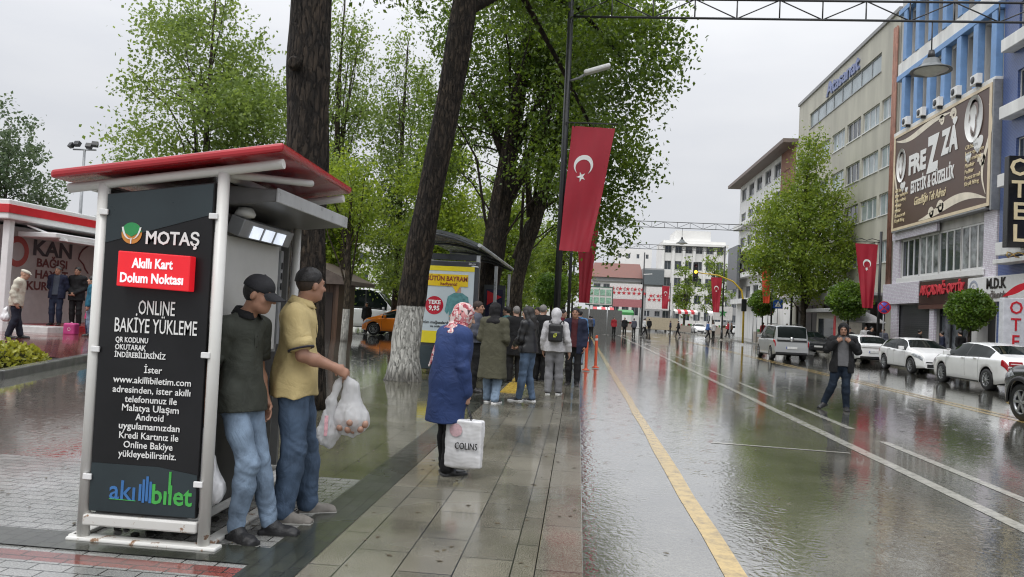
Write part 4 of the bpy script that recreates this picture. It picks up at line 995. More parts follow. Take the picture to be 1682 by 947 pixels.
def flag_banner(name, label, top_l, top_r, bot_l, bot_r, wave=.12, seed=0, m=None, group='red flag banners', emblem=True, cl=.40):
    m = m or FLAGR
    A, B, Cc, D = (np.array(q, float) for q in (top_l, top_r, bot_l, bot_r))
    r = thing(name, label, 'flag', tuple((A + B) / 2), 0, group)
    def f(u, v, off=0.0):
        p = (A * (1 - u) + B * u) * (1 - v) + (Cc * (1 - u) + D * u) * v
        ph = seed * 1.7
        w = wave * (v ** .8) * (math.sin(2.2 * v * PI + 3.2 * u + ph) * .6 + .4 * math.sin(5 * u + 3 * v + ph)) * (0.3 + .7 * v)
        w += .028 * (.25 + v) * math.sin(15 * u + 2.5 * v + ph) + .012 * math.sin(27 * u - 4 * v + ph) * v
        return p + np.array([.25 * w, w + off, .0])
    mb = MB((A + B) / 2)
    us = np.linspace(0, 1, 15); vs_ = np.linspace(0, 1, 34)
    mb.grid(np.array([[f(u, v, -.004) for v in vs_] for u in us])); mb.grid(np.array([[f(u, v, .004) for v in vs_] for u in us]), flip=True)
    mb.build('cloth', m, r)
    if emblem:
        W = np.linalg.norm(B - A); Hh = np.linalg.norm(A - Cc)
        for side, nm in ((-.012, 'crescent_and_star'), (.012, 'crescent_and_star')):
            e = MB((A + B) / 2)
            n = 34; R1 = .245 / W; cx, cy = cl, .31
            outer = []; inner = []
            for i in range(n + 1):
                a = math.radians(38 + (322 - 38) * i / n)
                # crescent opens downwards on a hanging banner
                def pt(rad, shift):
                    x = rad * math.cos(a) + shift; y = rad * math.sin(a)
                    return cx + y * 1.0, cy + x * W / Hh
                outer.append(pt(R1, 0))
            R2 = R1 * .8
            inner = []
            for i in range(n + 1):
                a = math.radians(38 + (322 - 38) * i / n)
                t0, s0 = R1 * math.cos(a), R1 * math.sin(a)
                # inner circle shifted towards the opening
                ax = math.atan2(s0, t0 - R1 * .25)
                x = R1 * .25 + R2 * math.cos(ax); y = R2 * math.sin(ax)
                inner.append((cx + y, cy + x * W / Hh))
            G = np.array([[f(*o, side) for o in outer], [f(*q, side) for q in inner]])
            e.grid(G, smooth=False, flip=side > 0)
            st = []
            for i in range(10):
                a = PI / 2 + i * PI / 5 + .2; rad = (.125 if i % 2 == 0 else .05) / W
                st.append(f(cx - .02 + rad * math.cos(a), cy + R1 * W / Hh * 1.02 + rad * math.sin(a) * W / Hh + .01, side))
            c0 = f(cx - .02, cy + R1 * W / Hh * 1.02 + .01, side)
            k = len(e.v); e.v += [tuple(c0)] + [tuple(p) for p in st]
            for i in range(10):
                e.f.append([k, k + 1 + i, k + 1 + (i + 1) % 10]); e.mi.append(0); e.sm.append(False)
            e.build(nm, WHITET, r)
    return r

def gantry(y, label, x0=-.52, x1=16.1, z0=8.72, z1=9.17, lamp_x=None, lamp_label=None, tall=9.3):
    r = thing('lamp_gantry', label, 'street gantry', (x0, y, 0), 0, 'overhead lamp gantries')
    b = (x0, y, 0)
    for x in (x0, x1):
        m = MB(b); m.cyl((x, y, 0), (x, y, tall), .085, .07, n=14); m.cyl((x, y, 0), (x, y, .9), .12, .11, n=14); m.box(x - .2, x + .2, y - .2, y + .2, 0, .03); m.build('pole', BLACKP, r)
    m = MB(b)
    m.cyl((x0, y, z1), (x1, y, z1), .028, n=6); m.cyl((x0, y, z0), (x1, y, z0), .028, n=6)
    n = int(round((x1 - x0) / .97)); d = (x1 - x0) / n
    for i in range(n):
        a = x0 + i * d
        m.cyl((a + d, y, z0), (a + d, y, z1), .018, n=5)
        m.cyl((a, y, z0 if i % 2 == 0 else z1), (a + d, y, z1 if i % 2 == 0 else z0), .016, n=5)
    m.build('truss', DARKM, r)
    if lamp_x is not None:
        l = thing('pendant_lamp', lamp_label, 'street lamp', (lamp_x, y, z0 - 1.0), 0, 'pendant street lamps')
        p = MB(); p.cyl((0, 0, .3), (0, 0, 1.0), .015, n=6); p.cyl((0, 0, .12), (0, 0, .32), .09, .06, n=14); p.build('hanger', DARKM, l)
        p = MB(); p.lathe([(.06, .14), (.15, .12), (.2, .0), (.26, -.06), (.43, -.14), (.44, -.17), (.41, -.165), (.25, -.09), (.1, -.05)], n=26); p.build('lamp_shade', mat('grey lamp shade', (.13, .14, .14), rough=.35, var=.2, metal=.3), l)
        p = MB(); p.lathe([(.001, -.27), (.12, -.26), (.24, -.2), (.36, -.155)], n=24); p.build('lens', mat('frosted lens', (.62, .64, .62), rough=.2), l)
    return r
G1 = gantry(17.6, 'nearest overhead lattice gantry carrying the big flag banner', lamp_x=7.8, lamp_label='bell shaped grey pendant lamp hanging above the blue building, nearest one')
gantry(58, 'second overhead gantry, crossing the sky beside the far pendant lamp', lamp_x=7.7, lamp_label='small bell shaped pendant lamp against the far white office block')
G3 = gantry(76, 'farthest overhead gantry, its thin truss over the street end', x1=14.4, x0=-.7)

def head_lamp(r):
    b = (-.52, 17.6, 0)
    m = MB(b); m.tube([(-.46, 17.58, 7.15), (-.25, 17.5, 7.2), (-.1, 17.45, 7.28)], [.03, .03, .03], n=8); m.build('lamp_arm', STEEL, r)
    m = MB(b); m.obox((.17, 17.4, 7.38), (.32, .11, .05), roty(-.30)); m.build('lamp_head', WHITEPL, r, bevel=.035)
    m = MB(b); m.cyl((-.52, 17.5, 6.12), (.72, 17.45, 6.1), .018, n=6)
    for x in (-.3, .15, .6): m.cyl((x, 17.45, 6.11), (x, 17.45, 6.0), .008, n=4)
    m.build('flag_arm', DARKM, r)
head_lamp(G1)

def flags():
    flag_banner('flag_banner', 'large red flag banner with white crescent hanging from the black post', (-.36, 17.45, 6.03), (.66, 17.45, 5.99), (-.52, 17.45, 3.06), (.2, 17.5, 3.04), wave=.14, seed=1)
    # second post and banner behind
    b = (-.42, 31, 0); r = thing('flag_post', 'slim black post of the second banner behind the large flag', 'post', b)
    m = MB(b); m.cyl((-.42, 31, 0), (-.42, 31, 7), .07, .06); m.build('pole', BLACKP, r)
    m = MB(b); m.cyl((-.42, 31, 6.25), (.8, 31, 6.25), .02, n=6); m.build('arm', BLACKP, r)
    flag_banner('flag_banner', 'second red flag banner partly hidden below the large one', (-.26, 31, 6.2), (.75, 31, 6.2), (.02, 31.1, 2.1), (.42, 31.1, 2.1), wave=.25, seed=2, emblem=False)
    # right side
    b = (16.05, 41.4, 0); r = thing('flag_post', 'black post with the crescent banner beside the blank shop sign', 'post', b)
    m = MB(b); m.cyl((16.05, 41.4, 0), (16.05, 41.4, 6.9), .08, .07); m.build('pole', BLACKP, r)
    m = MB(b); m.cyl((14.6, 41.4, 6.32), (16.05, 41.4, 6.32), .02, n=6); m.tube([(14.7, 41.4, 6.4), (15.0, 41.4, 6.5), (15.3, 41.4, 6.4), (15.6, 41.4, 6.5), (16.0, 41.4, 6.4)], .02, n=5); m.build('arm', BLACKP, r)
    flag_banner('flag_banner', 'red crescent banner hanging in front of the tan building', (14.72, 41.4, 6.22), (15.9, 41.4, 6.2), (15.2, 41.4, 2.75), (15.75, 41.4, 2.75), wave=.12, seed=3, cl=.5)
    flag_banner('flag_banner', 'orange red banner beside the big street tree', (15.0, 63.4, 6.7), (15.9, 63.4, 6.7), (15.3, 63.4, 3.4), (15.8, 63.4, 3.4), wave=.2, seed=4, m=FLAGD, emblem=False)
    b = (16.0, 63.4, 0); r = thing('flag_post', 'black post of the orange red banner', 'post', b); m = MB(b); m.cyl((16.0, 63.4, 0), (16.0, 63.4, 6.9), .07); m.cyl((15, 63.4, 6.75), (16, 63.4, 6.75), .02, n=5); m.build('pole', BLACKP, r)
    flag_banner('flag_banner', 'red crescent banner on the far black gantry post', (13.05, 75.6, 6.1), (14.15, 75.6, 6.1), (13.4, 75.6, 2.6), (14.0, 75.6, 2.6), wave=.2, seed=5, cl=.5)
    m = MB((-.7, 76, 0)); m.cyl((13, 75.6, 6.15), (14.4, 76, 6.15), .02, n=5); m.build('flag_arm', DARKM, G3)
    b = (13.0, 108, 0); r = thing('flag_post', 'thin far post with a narrow red banner near the crossing', 'post', b); m = MB(b); m.cyl((13, 108, 0), (13, 108, 7), .07); m.cyl((11.7, 108, 6.6), (13, 108, 6.6), .03, n=5); m.build('pole', BLACKP, r)
    flag_banner('flag_banner', 'narrow red crescent banner far away at the crossing', (11.8, 108, 6.5), (12.9, 108, 6.5), (11.9, 108, 3.2), (12.7, 108, 3.2), wave=.2, seed=6, cl=.5)
flags()

def traffic_light():
    b = (13.45, 62, 0); Y = mat('yellow painted steel', (.62, .42, .04), rough=.4, var=.15)
    r = thing('traffic_light', 'yellow cantilever traffic light arching over the road', 'traffic light', b)
    m = MB(b); m.tube([(13.45, 62, 0), (13.42, 62, 3.2), (13.2, 62, 4.3), (12.5, 62, 5.0), (11.3, 62, 5.45), (9.5, 62, 5.62)], [.085, .08, .075, .065, .055, .045], n=10); m.build('mast', Y, r)
    m = MB(b); m.box(9.22, 9.62, 61.75, 62.0, 4.85, 6.45); o = m.build('signal_head', BLACKP, r, bevel=.03)
    for z, c, e in ((6.15, (.05, .008, .006), 0), (5.65, (1.0, .62, .05), 1.6), (5.15, (.006, .03, .012), 0)):
        d = MB(b); d.lathe([(.001, 0), (.13, .0), (.13, .03)], c=(9.42, 61.745, z), R=rotx(PI / 2), n=16); d.build('signal_lens', mat('lens%.2f' % z, c, rough=.2, emit=e), o)
        d = MB(b); d.tube([(9.42 + .15 * math.cos(a), 61.68, z + .15 * math.sin(a)) for a in np.linspace(0, PI, 8)], .02, n=4); d.build('visor', BLACKP, o)
    m = MB(b); m.box(13.2, 13.6, 61.7, 61.9, 2.6, 3.6); m.build('signal_head', BLACKP, r, bevel=.03)
    # signs
    def sign(name, label, x, y, z, shape, mats, post=2.6, size=.6):
        b = (x, y, 0); r = thing(name, label, 'road sign', b)
        m = MB(b); m.cyl((x, y + .04, 0), (x, y + .04, z + size * .5), .03, n=8); m.build('post', STEEL, r)
        m = MB(b)
        if shape == 'round':
            m.lathe([(.001, 0), (size * .5, 0), (size * .5, .02), (.001, .02)], c=(x, y, z), R=rotx(PI / 2), n=24); p = m.build('plate', mats[0], r)
            m = MB(b); m.lathe([(size * .42, 0), (size * .5, 0)], c=(x, y - .028, z), R=rotx(PI / 2), n=24)
            for a in (PI / 4, -PI / 4): m.bar((x - size * .4 * math.cos(a), y - .026, z - size * .4 * math.sin(a)), (x + size * .4 * math.cos(a), y - .026, z + size * .4 * math.sin(a)), .004, size * .09, up=(0, 1, 0)) if False else m.obox((x, y - .026, z), (size * .42, .002, size * .045), roty(a))
            m.build('red_marking', mats[1], p)
        else:
            m.box(x - size / 2, x + size / 2, y - .015, y + .01, z - size / 2, z + size / 2); p = m.build('plate', mats[0], r, bevel=.01)
            m = MB(b); s = size
            m.prism([(-.33 * s, -.3 * s), (.33 * s, -.3 * s), (0, .32 * s)], (x, y - .022, z), (1, 0, 0), (0, 0, 1), (0, .004, 0)); m.build('white_triangle', mats[1], p)
            m = MB(b); m.lathe([(.001, 0), (.05 * s, 0)], c=(x, y - .026, z + .08 * s), R=rotx(PI / 2), n=10)
            m.bar((x, y - .026, z + .03 * s), (x, y - .026, z - .1 * s), .05 * s, .003, up=(0, 1, 0)); m.bar((x, y - .026, z - .08 * s), (x - .1 * s, y - .026, z - .24 * s), .04 * s, .003, up=(0, 1, 0)); m.bar((x, y - .026, z - .08 * s), (x + .1 * s, y - .026, z - .24 * s), .04 * s, .003, up=(0, 1, 0))
            m.build('walker_symbol', mats[2], p)
    BL = mat('sign blue', (.02, .08, .36), rough=.35)
    sign('no_parking_sign', 'round blue and red no stopping sign under the crescent banner', 15.85, 40.2, 2.78, 'round', (mat('sign violet blue', (.10, .09, .42), rough=.35), REDS), size=.66)
    sign('crossing_sign', 'square blue pedestrian crossing sign by the ball tree', 15.75, 60.5, 3.3, 'square', (BL, WHITET, BLACKT), size=.75)
traffic_light()

def bollards():
    O = mat('orange flexible post', (.72, .10, .03), rough=.4, var=.1)
    for i, (x, y, lab) in enumerate([(.30, 22.6, 'orange flexible bollard on the kerb, the nearer of the pair'), (.62, 24.0, 'orange flexible bollard, the farther of the pair')]):
        r = thing('bollard', lab, 'bollard', (x, y, -.1), 0, 'orange bollards', 1 if i < 2 else .45)
        h = 1.05 if i < 2 else .24
        m = MB(); m.lathe([(.001, 0), (.12, 0), (.12, .02), (.06, .05), (.045, .08), (.045, h * .96), (.03, h), (.001, h)], n=14); m.build('post', O, r)
        m = MB(); m.lathe([(.048, h * .84), (.048, h * .9)], n=14); m.build('reflective_band', WHITEPL, r)
bollards()

def bus_shelter():
    x0, x1, y0, y1 = -3.75, -2.42, 17.3, 25.2
    b = ((x0 + x1) / 2, (y0 + y1) / 2, 0); r = thing('bus_shelter', 'grey metal bus shelter with curved roof and glass sides', 'bus shelter', b)
    FR = mat('dark grey shelter frame', (.055, .06, .065), rough=.35, var=.2, metal=.3)
    LG = mat('aluminium edge', (.55, .57, .58), rough=.3, var=.1, metal=.6)
    for x, y in ((x1, y0 + .1), (x1, y1), (x0, y0 + .1), (x0, y1), (x1, 21.2)):
        m = MB(b); m.box(x - .045, x + .045, y - .045, y + .045, 0, 2.85); m.build('post', LG if x == x1 else FR, r, bevel=.01)
    m = MB(b); t = np.linspace(0, 1, 12); prof = [(x0 - .25 + (x1 - x0 + .3) * q, 2.98 + .42 * math.sin(PI * min(1, q * 1.0) * .5 + .9) - .22 * q) for q in t]
    G = lambda dz: np.array([[(px_, y, pz + dz) for y in (y0 - .35, y1 + .4)] for px_, pz in prof])
    m.grid(G(.0), smooth=True, flip=False); m.grid(G(.07), smooth=True, flip=True)
    m.prism([(p[0], p[1]) for p in prof] + [(p[0], p[1] + .07) for p in prof[::-1]], (0, y0 - .351, 0), (1, 0, 0), (0, 0, 1), (0, .001, 0))
    m.build('roof', mat('smoked roof panel', (.10, .11, .115), rough=.25, var=.3), r)
    m = MB(b)
    m.box(x0 - .05, x1 + .05, y0 + .06, y0 + .14, 2.72, 2.86); m.build('cross_beam', FR, r)
    for yy in (y0 - .33, y0 + 2.3, y0 + 5, y1 + .3):
        m = MB(b); m.tube([(p[0], yy, p[1] - .04) for p in prof], .035, n=6); m.build('roof_rib', FR, r)
    m = MB(b); ex, ez = prof[-1]; m.cyl((ex + .02, y0 - .4, ez + .03), (ex + .02, y1 + .45, ez + .03), .045, n=8); m.cyl((x0, y0 + .1, 2.72), (x1 + .05, y0 - .2, 2.55), .02, n=6); m.build('gutter', LG, r)
    m = MB(b); m.box(x0 + .02, x0 + .035, y0 + .3, y1 - .2, .3, 2.6); m.build('glass_wall', mat('tinted shelter glass', (.10, .13, .13), rough=.05, var=.4, spec=.8), r)
    m = MB(b); m.box(x0 + .25, x0 + .65, y0 + 1.2, y1 - 1.2, .42, .47)
    for yy in (19, 21, 23.5): m.box(x0 + .4, x0 + .5, yy, yy + .08, .0, .419)
    m.build('bench', STEEL, r)
    # far end information case
    m = MB(b); m.box(x0 + .5, x1 - .1, y1 - .12, y1 - .0, .8, 2.45); o = m.build('poster_case', FR, r)
    m = MB(b); m.box(x0 + .58, x1 - .18, y1 - .128, y1 - .121, .9, 2.3); m.build('poster', mat('dark violet poster', (.03, .03, .06), rough=.2), o)
    m = MB(b); m.prism([(0, 0), (.5, .3), (0, .5)], (x0 + .62, y1 - .131, 1.75), (1, 0, 0), (0, 0, 1), (0, .002, 0)); m.build('poster_wedge', REDS, o)
    # lit advertising case facing us
    cx0, cx1, y = -3.75, -2.36, 17.12
    m = MB(b); m.box(cx0, cx1, y, y + .2, .12, 2.68); a = m.build('advert_case', FR, r, bevel=.02)
    m = MB(b); m.box(cx0 + .06, cx1 - .06, y - .02, y - .003, .14, .66); m.build('lower_panel', mat('slate lower panel', (.035, .05, .058), rough=.3), a)
    px0, px1 = cx0 + .1, cx1 - .1
    m = MB(b); m.box(px0, px1, y - .012, y - .002, .74, 2.55); m.build('poster', mat('pale blue grey poster', (.50, .57, .60), rough=.2, var=.1, scale=.8), a)
    YL = mat('poster yellow', (.72, .60, .03), rough=.25, var=.05)
    for q in ((.74, 1.02), (2.44, 2.55)):
        m = MB(b); m.box(px0, px1, y - .018, y - .013, *q); m.build('yellow_band', YL, a)
    m = MB(b); m.box(px0 + .02, px1 - .14, y - .024, y - .013, 2.08, 2.36); m.build('yellow_title_box', mat('poster amber', (.72, .50, .02), rough=.25, var=.05), a)
    m = MB(b); m.prism([(-.09, 0), (.09, 0), (0, -.14)], (-2.87, y - .0235, 2.08), (1, 0, 0), (0, 0, 1), (0, .01, 0)); m.build('title_arrow', mat('poster amber', (.72, .50, .02)), a)
    U, V = (1, 0, 0), (0, 0, 1)
    text('BÜTÜN BAYRAM', .155, (-3.10, y - .026, 2.25), U, V, mat('maroon letters', (.22, .03, .02)), a, off=b, bold=.03, sx=.84)
    text('hediyeniz!', .10, (-3.05, y - .026, 2.13), U, V, mat('maroon letters', (.22, .03, .02)), a, off=b, bold=.03)
    text('20 cm', .07, (-2.52, y - .026, 2.62), U, V, WHITET, a, off=b)
    text('Vi', .40, (-2.98, y - .02, .88), U, V, BLACKT, a, off=b, bold=.0)
    d = MB(b); d.lathe([(.001, 0), (.215, 0)], c=(-3.37, y - .016, 1.62), R=rotx(PI / 2), n=28); d.build('red_disc', mat('poster red', (.45, .02, .04), rough=.25), a)
    text('TEKE', .13, (-3.37, y - .02, 1.69), U, V, WHITET, a, off=b, bold=.03); text('9,95', .15, (-3.37, y - .02, 1.55), U, V, WHITET, a, off=b, bold=.03)
    text('tüm mağazalarda', .09, (-3.30, y - .016, 1.22), U, V, BLACKT, a, off=b, bold=.02); text('ve online', .08, (-3.30, y - .016, 1.13), U, V, BLACKT, a, off=b, bold=.02)
    # the jumper printed on the poster
    TE = mat('poster teal print', (.10, .26, .27), rough=.3, var=.3, scale=12)
    c = (-2.82, y - .0165, 0); m = MB(b)
    m.prism([(-.19, 1.28), (.19, 1.28), (.2, 1.5), (.24, 1.42), (.3, 1.50), (.24, 1.84), (.1, 1.93), (-.1, 1.93), (-.24, 1.84), (-.3, 1.50), (-.24, 1.42), (-.2, 1.5)], c, (1, 0, 0), (0, 0, 1), (0, .003, 0)); m.build('printed_jumper', TE, a)
    SK = mat('poster skin print', (.45, .30, .24), rough=.3)
    m = MB(b); m.prism([(-.07, 1.932), (.07, 1.932), (.06, 2.06), (-.06, 2.06)], c, (1, 0, 0), (0, 0, 1), (0, .003, 0)); m.prism([(-.2, 1.36), (.16, 1.34), (.2, 1.41), (-.16, 1.43)], (c[0], c[1] - .003, 0), (1, 0, 0), (0, 0, 1), (0, .002, 0)); m.build('printed_skin', SK, a)
    m = MB(b); m.prism([(-.17, 1.06), (.17, 1.06), (.17, 1.277), (-.17, 1.277)], c, (1, 0, 0), (0, 0, 1), (0, .003, 0)); m.build('printed_skirt', mat('poster dark print', (.05, .04, .05)), a)
bus_shelter()

def blood_kiosk():
    X, Y0, Y1, zb = -16.15, 19.4, 27.0, .28
    b = (-19.5, 23, zb); r = thing('blood_kiosk', 'low white blood donation kiosk with red roof stripe', 'kiosk', b)
    m = MB(b); m.box(-27, X - .9, Y0 + .2, Y1, zb - .1, 3.4); m.build('wall', WHITEW, r)
    m = MB(b); m.box(-27.2, X + .25, Y0 - .25, Y1, 3.45, 4.0); m.build('roof', WHITEPL, r, bevel=.03)
    m = MB(b); m.box(-27.25, X + .28, Y0 - .28, Y1, 3.62, 3.86); m.build('red_stripe', REDS, r, bevel=.01)
    m = MB(b); m.box(X - .1, X + .1, Y0, Y0 + .2, zb - .1, 3.449); m.box(X - .5, X - .36, Y0 + .02, Y0 + .2, zb - .1, 3.448); m.build('corner_post', WHITEPL, r, bevel=.02)
    m = MB(b); m.box(-26.5, X - .55, Y0 + .1, Y0 + .16, 1.5, 3.3); m.build('window', mat('frosted blue window', (.42, .53, .54), rough=.12, var=.08, scale=.5), r)
    m = MB(b); m.box(-26.5, X - .55, Y0 + .09, Y0 + .15, zb, 1.48); m.build('lower_panel', mat('grey lower glass', (.16, .17, .17), rough=.12, var=.3, scale=.6), r)
    text('KAN', .5, (-17.6, Y0 + .09, 2.3), (1, 0, 0), (0, 0, 1), mat('etched letters', (.5, .58, .6)), r, off=b)
    # poster wall on the side
    PX = X - .55
    m = MB(b); m.box(PX - .05, PX, Y0 + .25, Y1 - .1, zb, 3.35); m.build('poster_wall', mat('pale grey poster wall', (.50, .48, .47), rough=.4, var=.08), r)
    U, V = (0, 1, 0), (0, 0, 1)
    text('KAN', .66, (PX + .012, 22.05, 2.78), U, V, mat('charcoal letters', (.07, .07, .08)), r, off=b, bold=.03, sx=1.3)
    text('BAĞIŞI\nHAYAT\nKURTARIR', .36, (PX + .012, 22.05, 1.98), U, V, mat('maroon charcoal letters', (.16, .05, .05)), r, off=b, bold=.03, sx=1.25)
    m = MB(b); m.lathe([(.28, 0), (.46, 0)], c=(PX + .01, 20.55, 2.62), R=roty(PI / 2), n=24); m.build('red_ring', mat('faded red print', (.42, .10, .09)), r)
    m = MB(b); m.tube([(PX + .012, 24.4 + 1.15 * math.sin(a) * (1 if math.cos(a) > -.2 else .8), 2.6 + .6 * math.cos(a)) for a in np.linspace(-2.4, 2.4, 18)] + [(PX + .012, 24.4, 1.6)], .03, n=4); m.lathe([(.15, 0), (.22, 0)], c=(PX + .012, 24.4, 2.75), R=roty(PI / 2), n=14); m.cyl((PX + .012, 23.2, 1.9), (PX + .012, 26.2, 1.88), .02, n=4); m.build('drop_outline', mat('dark red print', (.16, .06, .06)), r)
    # awning case and its arms
    m = MB(b); m.box(X - .3, X + .9, 20.2, Y1 - .2, 3.05, 3.2); m.build('awning_case', WHITEPL, r, bevel=.03)
    m = MB(b); m.bar((X, 20.2, 3.38), (X + 1.0, 20.6, 3.0), .05, .05); m.bar((X + .9, 20.4, 3.02), (X + .9, 26, 3.0), .07, .07); m.box(X + .86, X + .9, 24, 26, 2.62, 2.98); m.build('awning_arm', WHITEPL, r)
    # steps
    m = MB(b); m.box(X - .9, X + 1.3, Y0 + .9, Y1, zb - .1, zb + .2); m.build('red_step', mat('red painted step', (.34, .02, .03), rough=.25, var=.3), r, bevel=.015)
    m = MB(b); m.box(X - .2, X + 1.31, Y0 + .2, Y0 + .89, zb - .1, zb + .2); m.build('white_step', mat('white painted step', (.62, .62, .60), rough=.3), r, bevel=.02)
blood_kiosk()

def hedge_island():
    # planted kerb island on the left
    m = MB((-14, 12.5, 0))
    z = lambda x, y: float(gz(x, y))
    pts = [(-8.3, 4), (-8.7, 10.5), (-9.42, 13.5), (-10.3, 17)]
    for a, c in zip(pts[:-1], pts[1:]): m.bar((a[0], a[1], z(*a) + .04), (c[0], c[1], z(*c) + .04), .18, .18)
    k = m.build('island_kerb', mat('wet dark kerb', (.11, .11, .105), rough=.2, var=.3), None, bevel=.02); k.location = (-14, 12.5, 0); tag(k, kind='structure')
    r = thing('clipped_hedge', 'low clipped yellow green hedge behind the left kerb', 'hedge', (-9.75, 12.75, .17))
    rg = np.random.default_rng(5); n = 11000
    t = rg.uniform(0, 1, n); x = -20 + t * 9.4; a = rg.uniform(0, PI, n); rr = rg.uniform(.6, 1, n) ** .4 * (1 + .12 * np.sin(x * 7) + .1 * np.sin(x * 17))
    end = np.clip((-10.6 - x) / .35, 0.15, 1) ** .5
    P = np.stack([.36 * rr * np.cos(a) * end, x + 10.6, .02 + .36 * rr * np.sin(a) * end], -1)
    leaf_mesh('foliage', P, .085, r, LEAF_Y, 6, droop=-.3, up=.2)
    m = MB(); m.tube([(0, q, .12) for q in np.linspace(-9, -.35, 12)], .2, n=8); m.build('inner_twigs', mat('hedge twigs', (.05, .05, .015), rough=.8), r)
hedge_island()

def floodlight():
    b = (-28.8, 40, 0); r = thing('floodlight_mast', 'tall grey floodlight mast above the blood donation kiosk', 'floodlight', b)
    m = MB(b); m.cyl((-28.8, 40, 0), (-28.8, 40, 9.7), .12, .07); m.cyl((-29.5, 40, 9.7), (-28.1, 40, 9.7), .05, n=6); m.build('mast', STEEL, r)
    for i, dx in enumerate((-.72, -.36, .36, .72)):
        m = MB(b); m.obox((-28.8 + dx, 39.85, 9.9 + .1 * (i % 2)), (.17, .12, .14), rotz(.3 * (i - 1.5)) @ rotx(-.5)); m.build('lamp_head', DARKM, r, bevel=.02)
floodlight()

def cabin():
    b = (-11.2, 31, .1); W = mat('dark brown timber', (.085, .045, .025), rough=.5, var=.35, scale=3, stretch=(6, 6, .5))
    r = thing('wooden_cabin', 'small dark brown timber cabin behind the man in yellow', 'cabin', b)
    m = MB(b)
    for i in range(16): m.box(-12.6 + i * .16, -12.6 + i * .16 + .15, 30.0, 30.06, 0, 2.4)
    m.box(-12.6, -10.05, 30.07, 32.5, 0, 2.4); m.build('wall', W, r)
    m = MB(b); m.prism([(-13.1, 2.35), (-9.3, 2.35), (-9.3, 2.5), (-11.3, 3.35), (-13.1, 2.5)], (0, 29.4, 0), (1, 0, 0), (0, 0, 1), (0, 3.6, 0)); m.build('roof', mat('weathered grey roof', (.11, .085, .07), rough=.55, var=.3), r)
    m = MB(b)
    for x in (-9.5, -9.9): m.box(x - .06, x + .06, 29.6, 29.72, 0, 2.34)
    m.build('porch_post', W, r)
    m = MB(b); m.box(-10.9, -10.2, 29.97, 29.995, .05, 2.0); m.build('door', mat('cabin door', (.03, .02, .015)), r)
cabin()

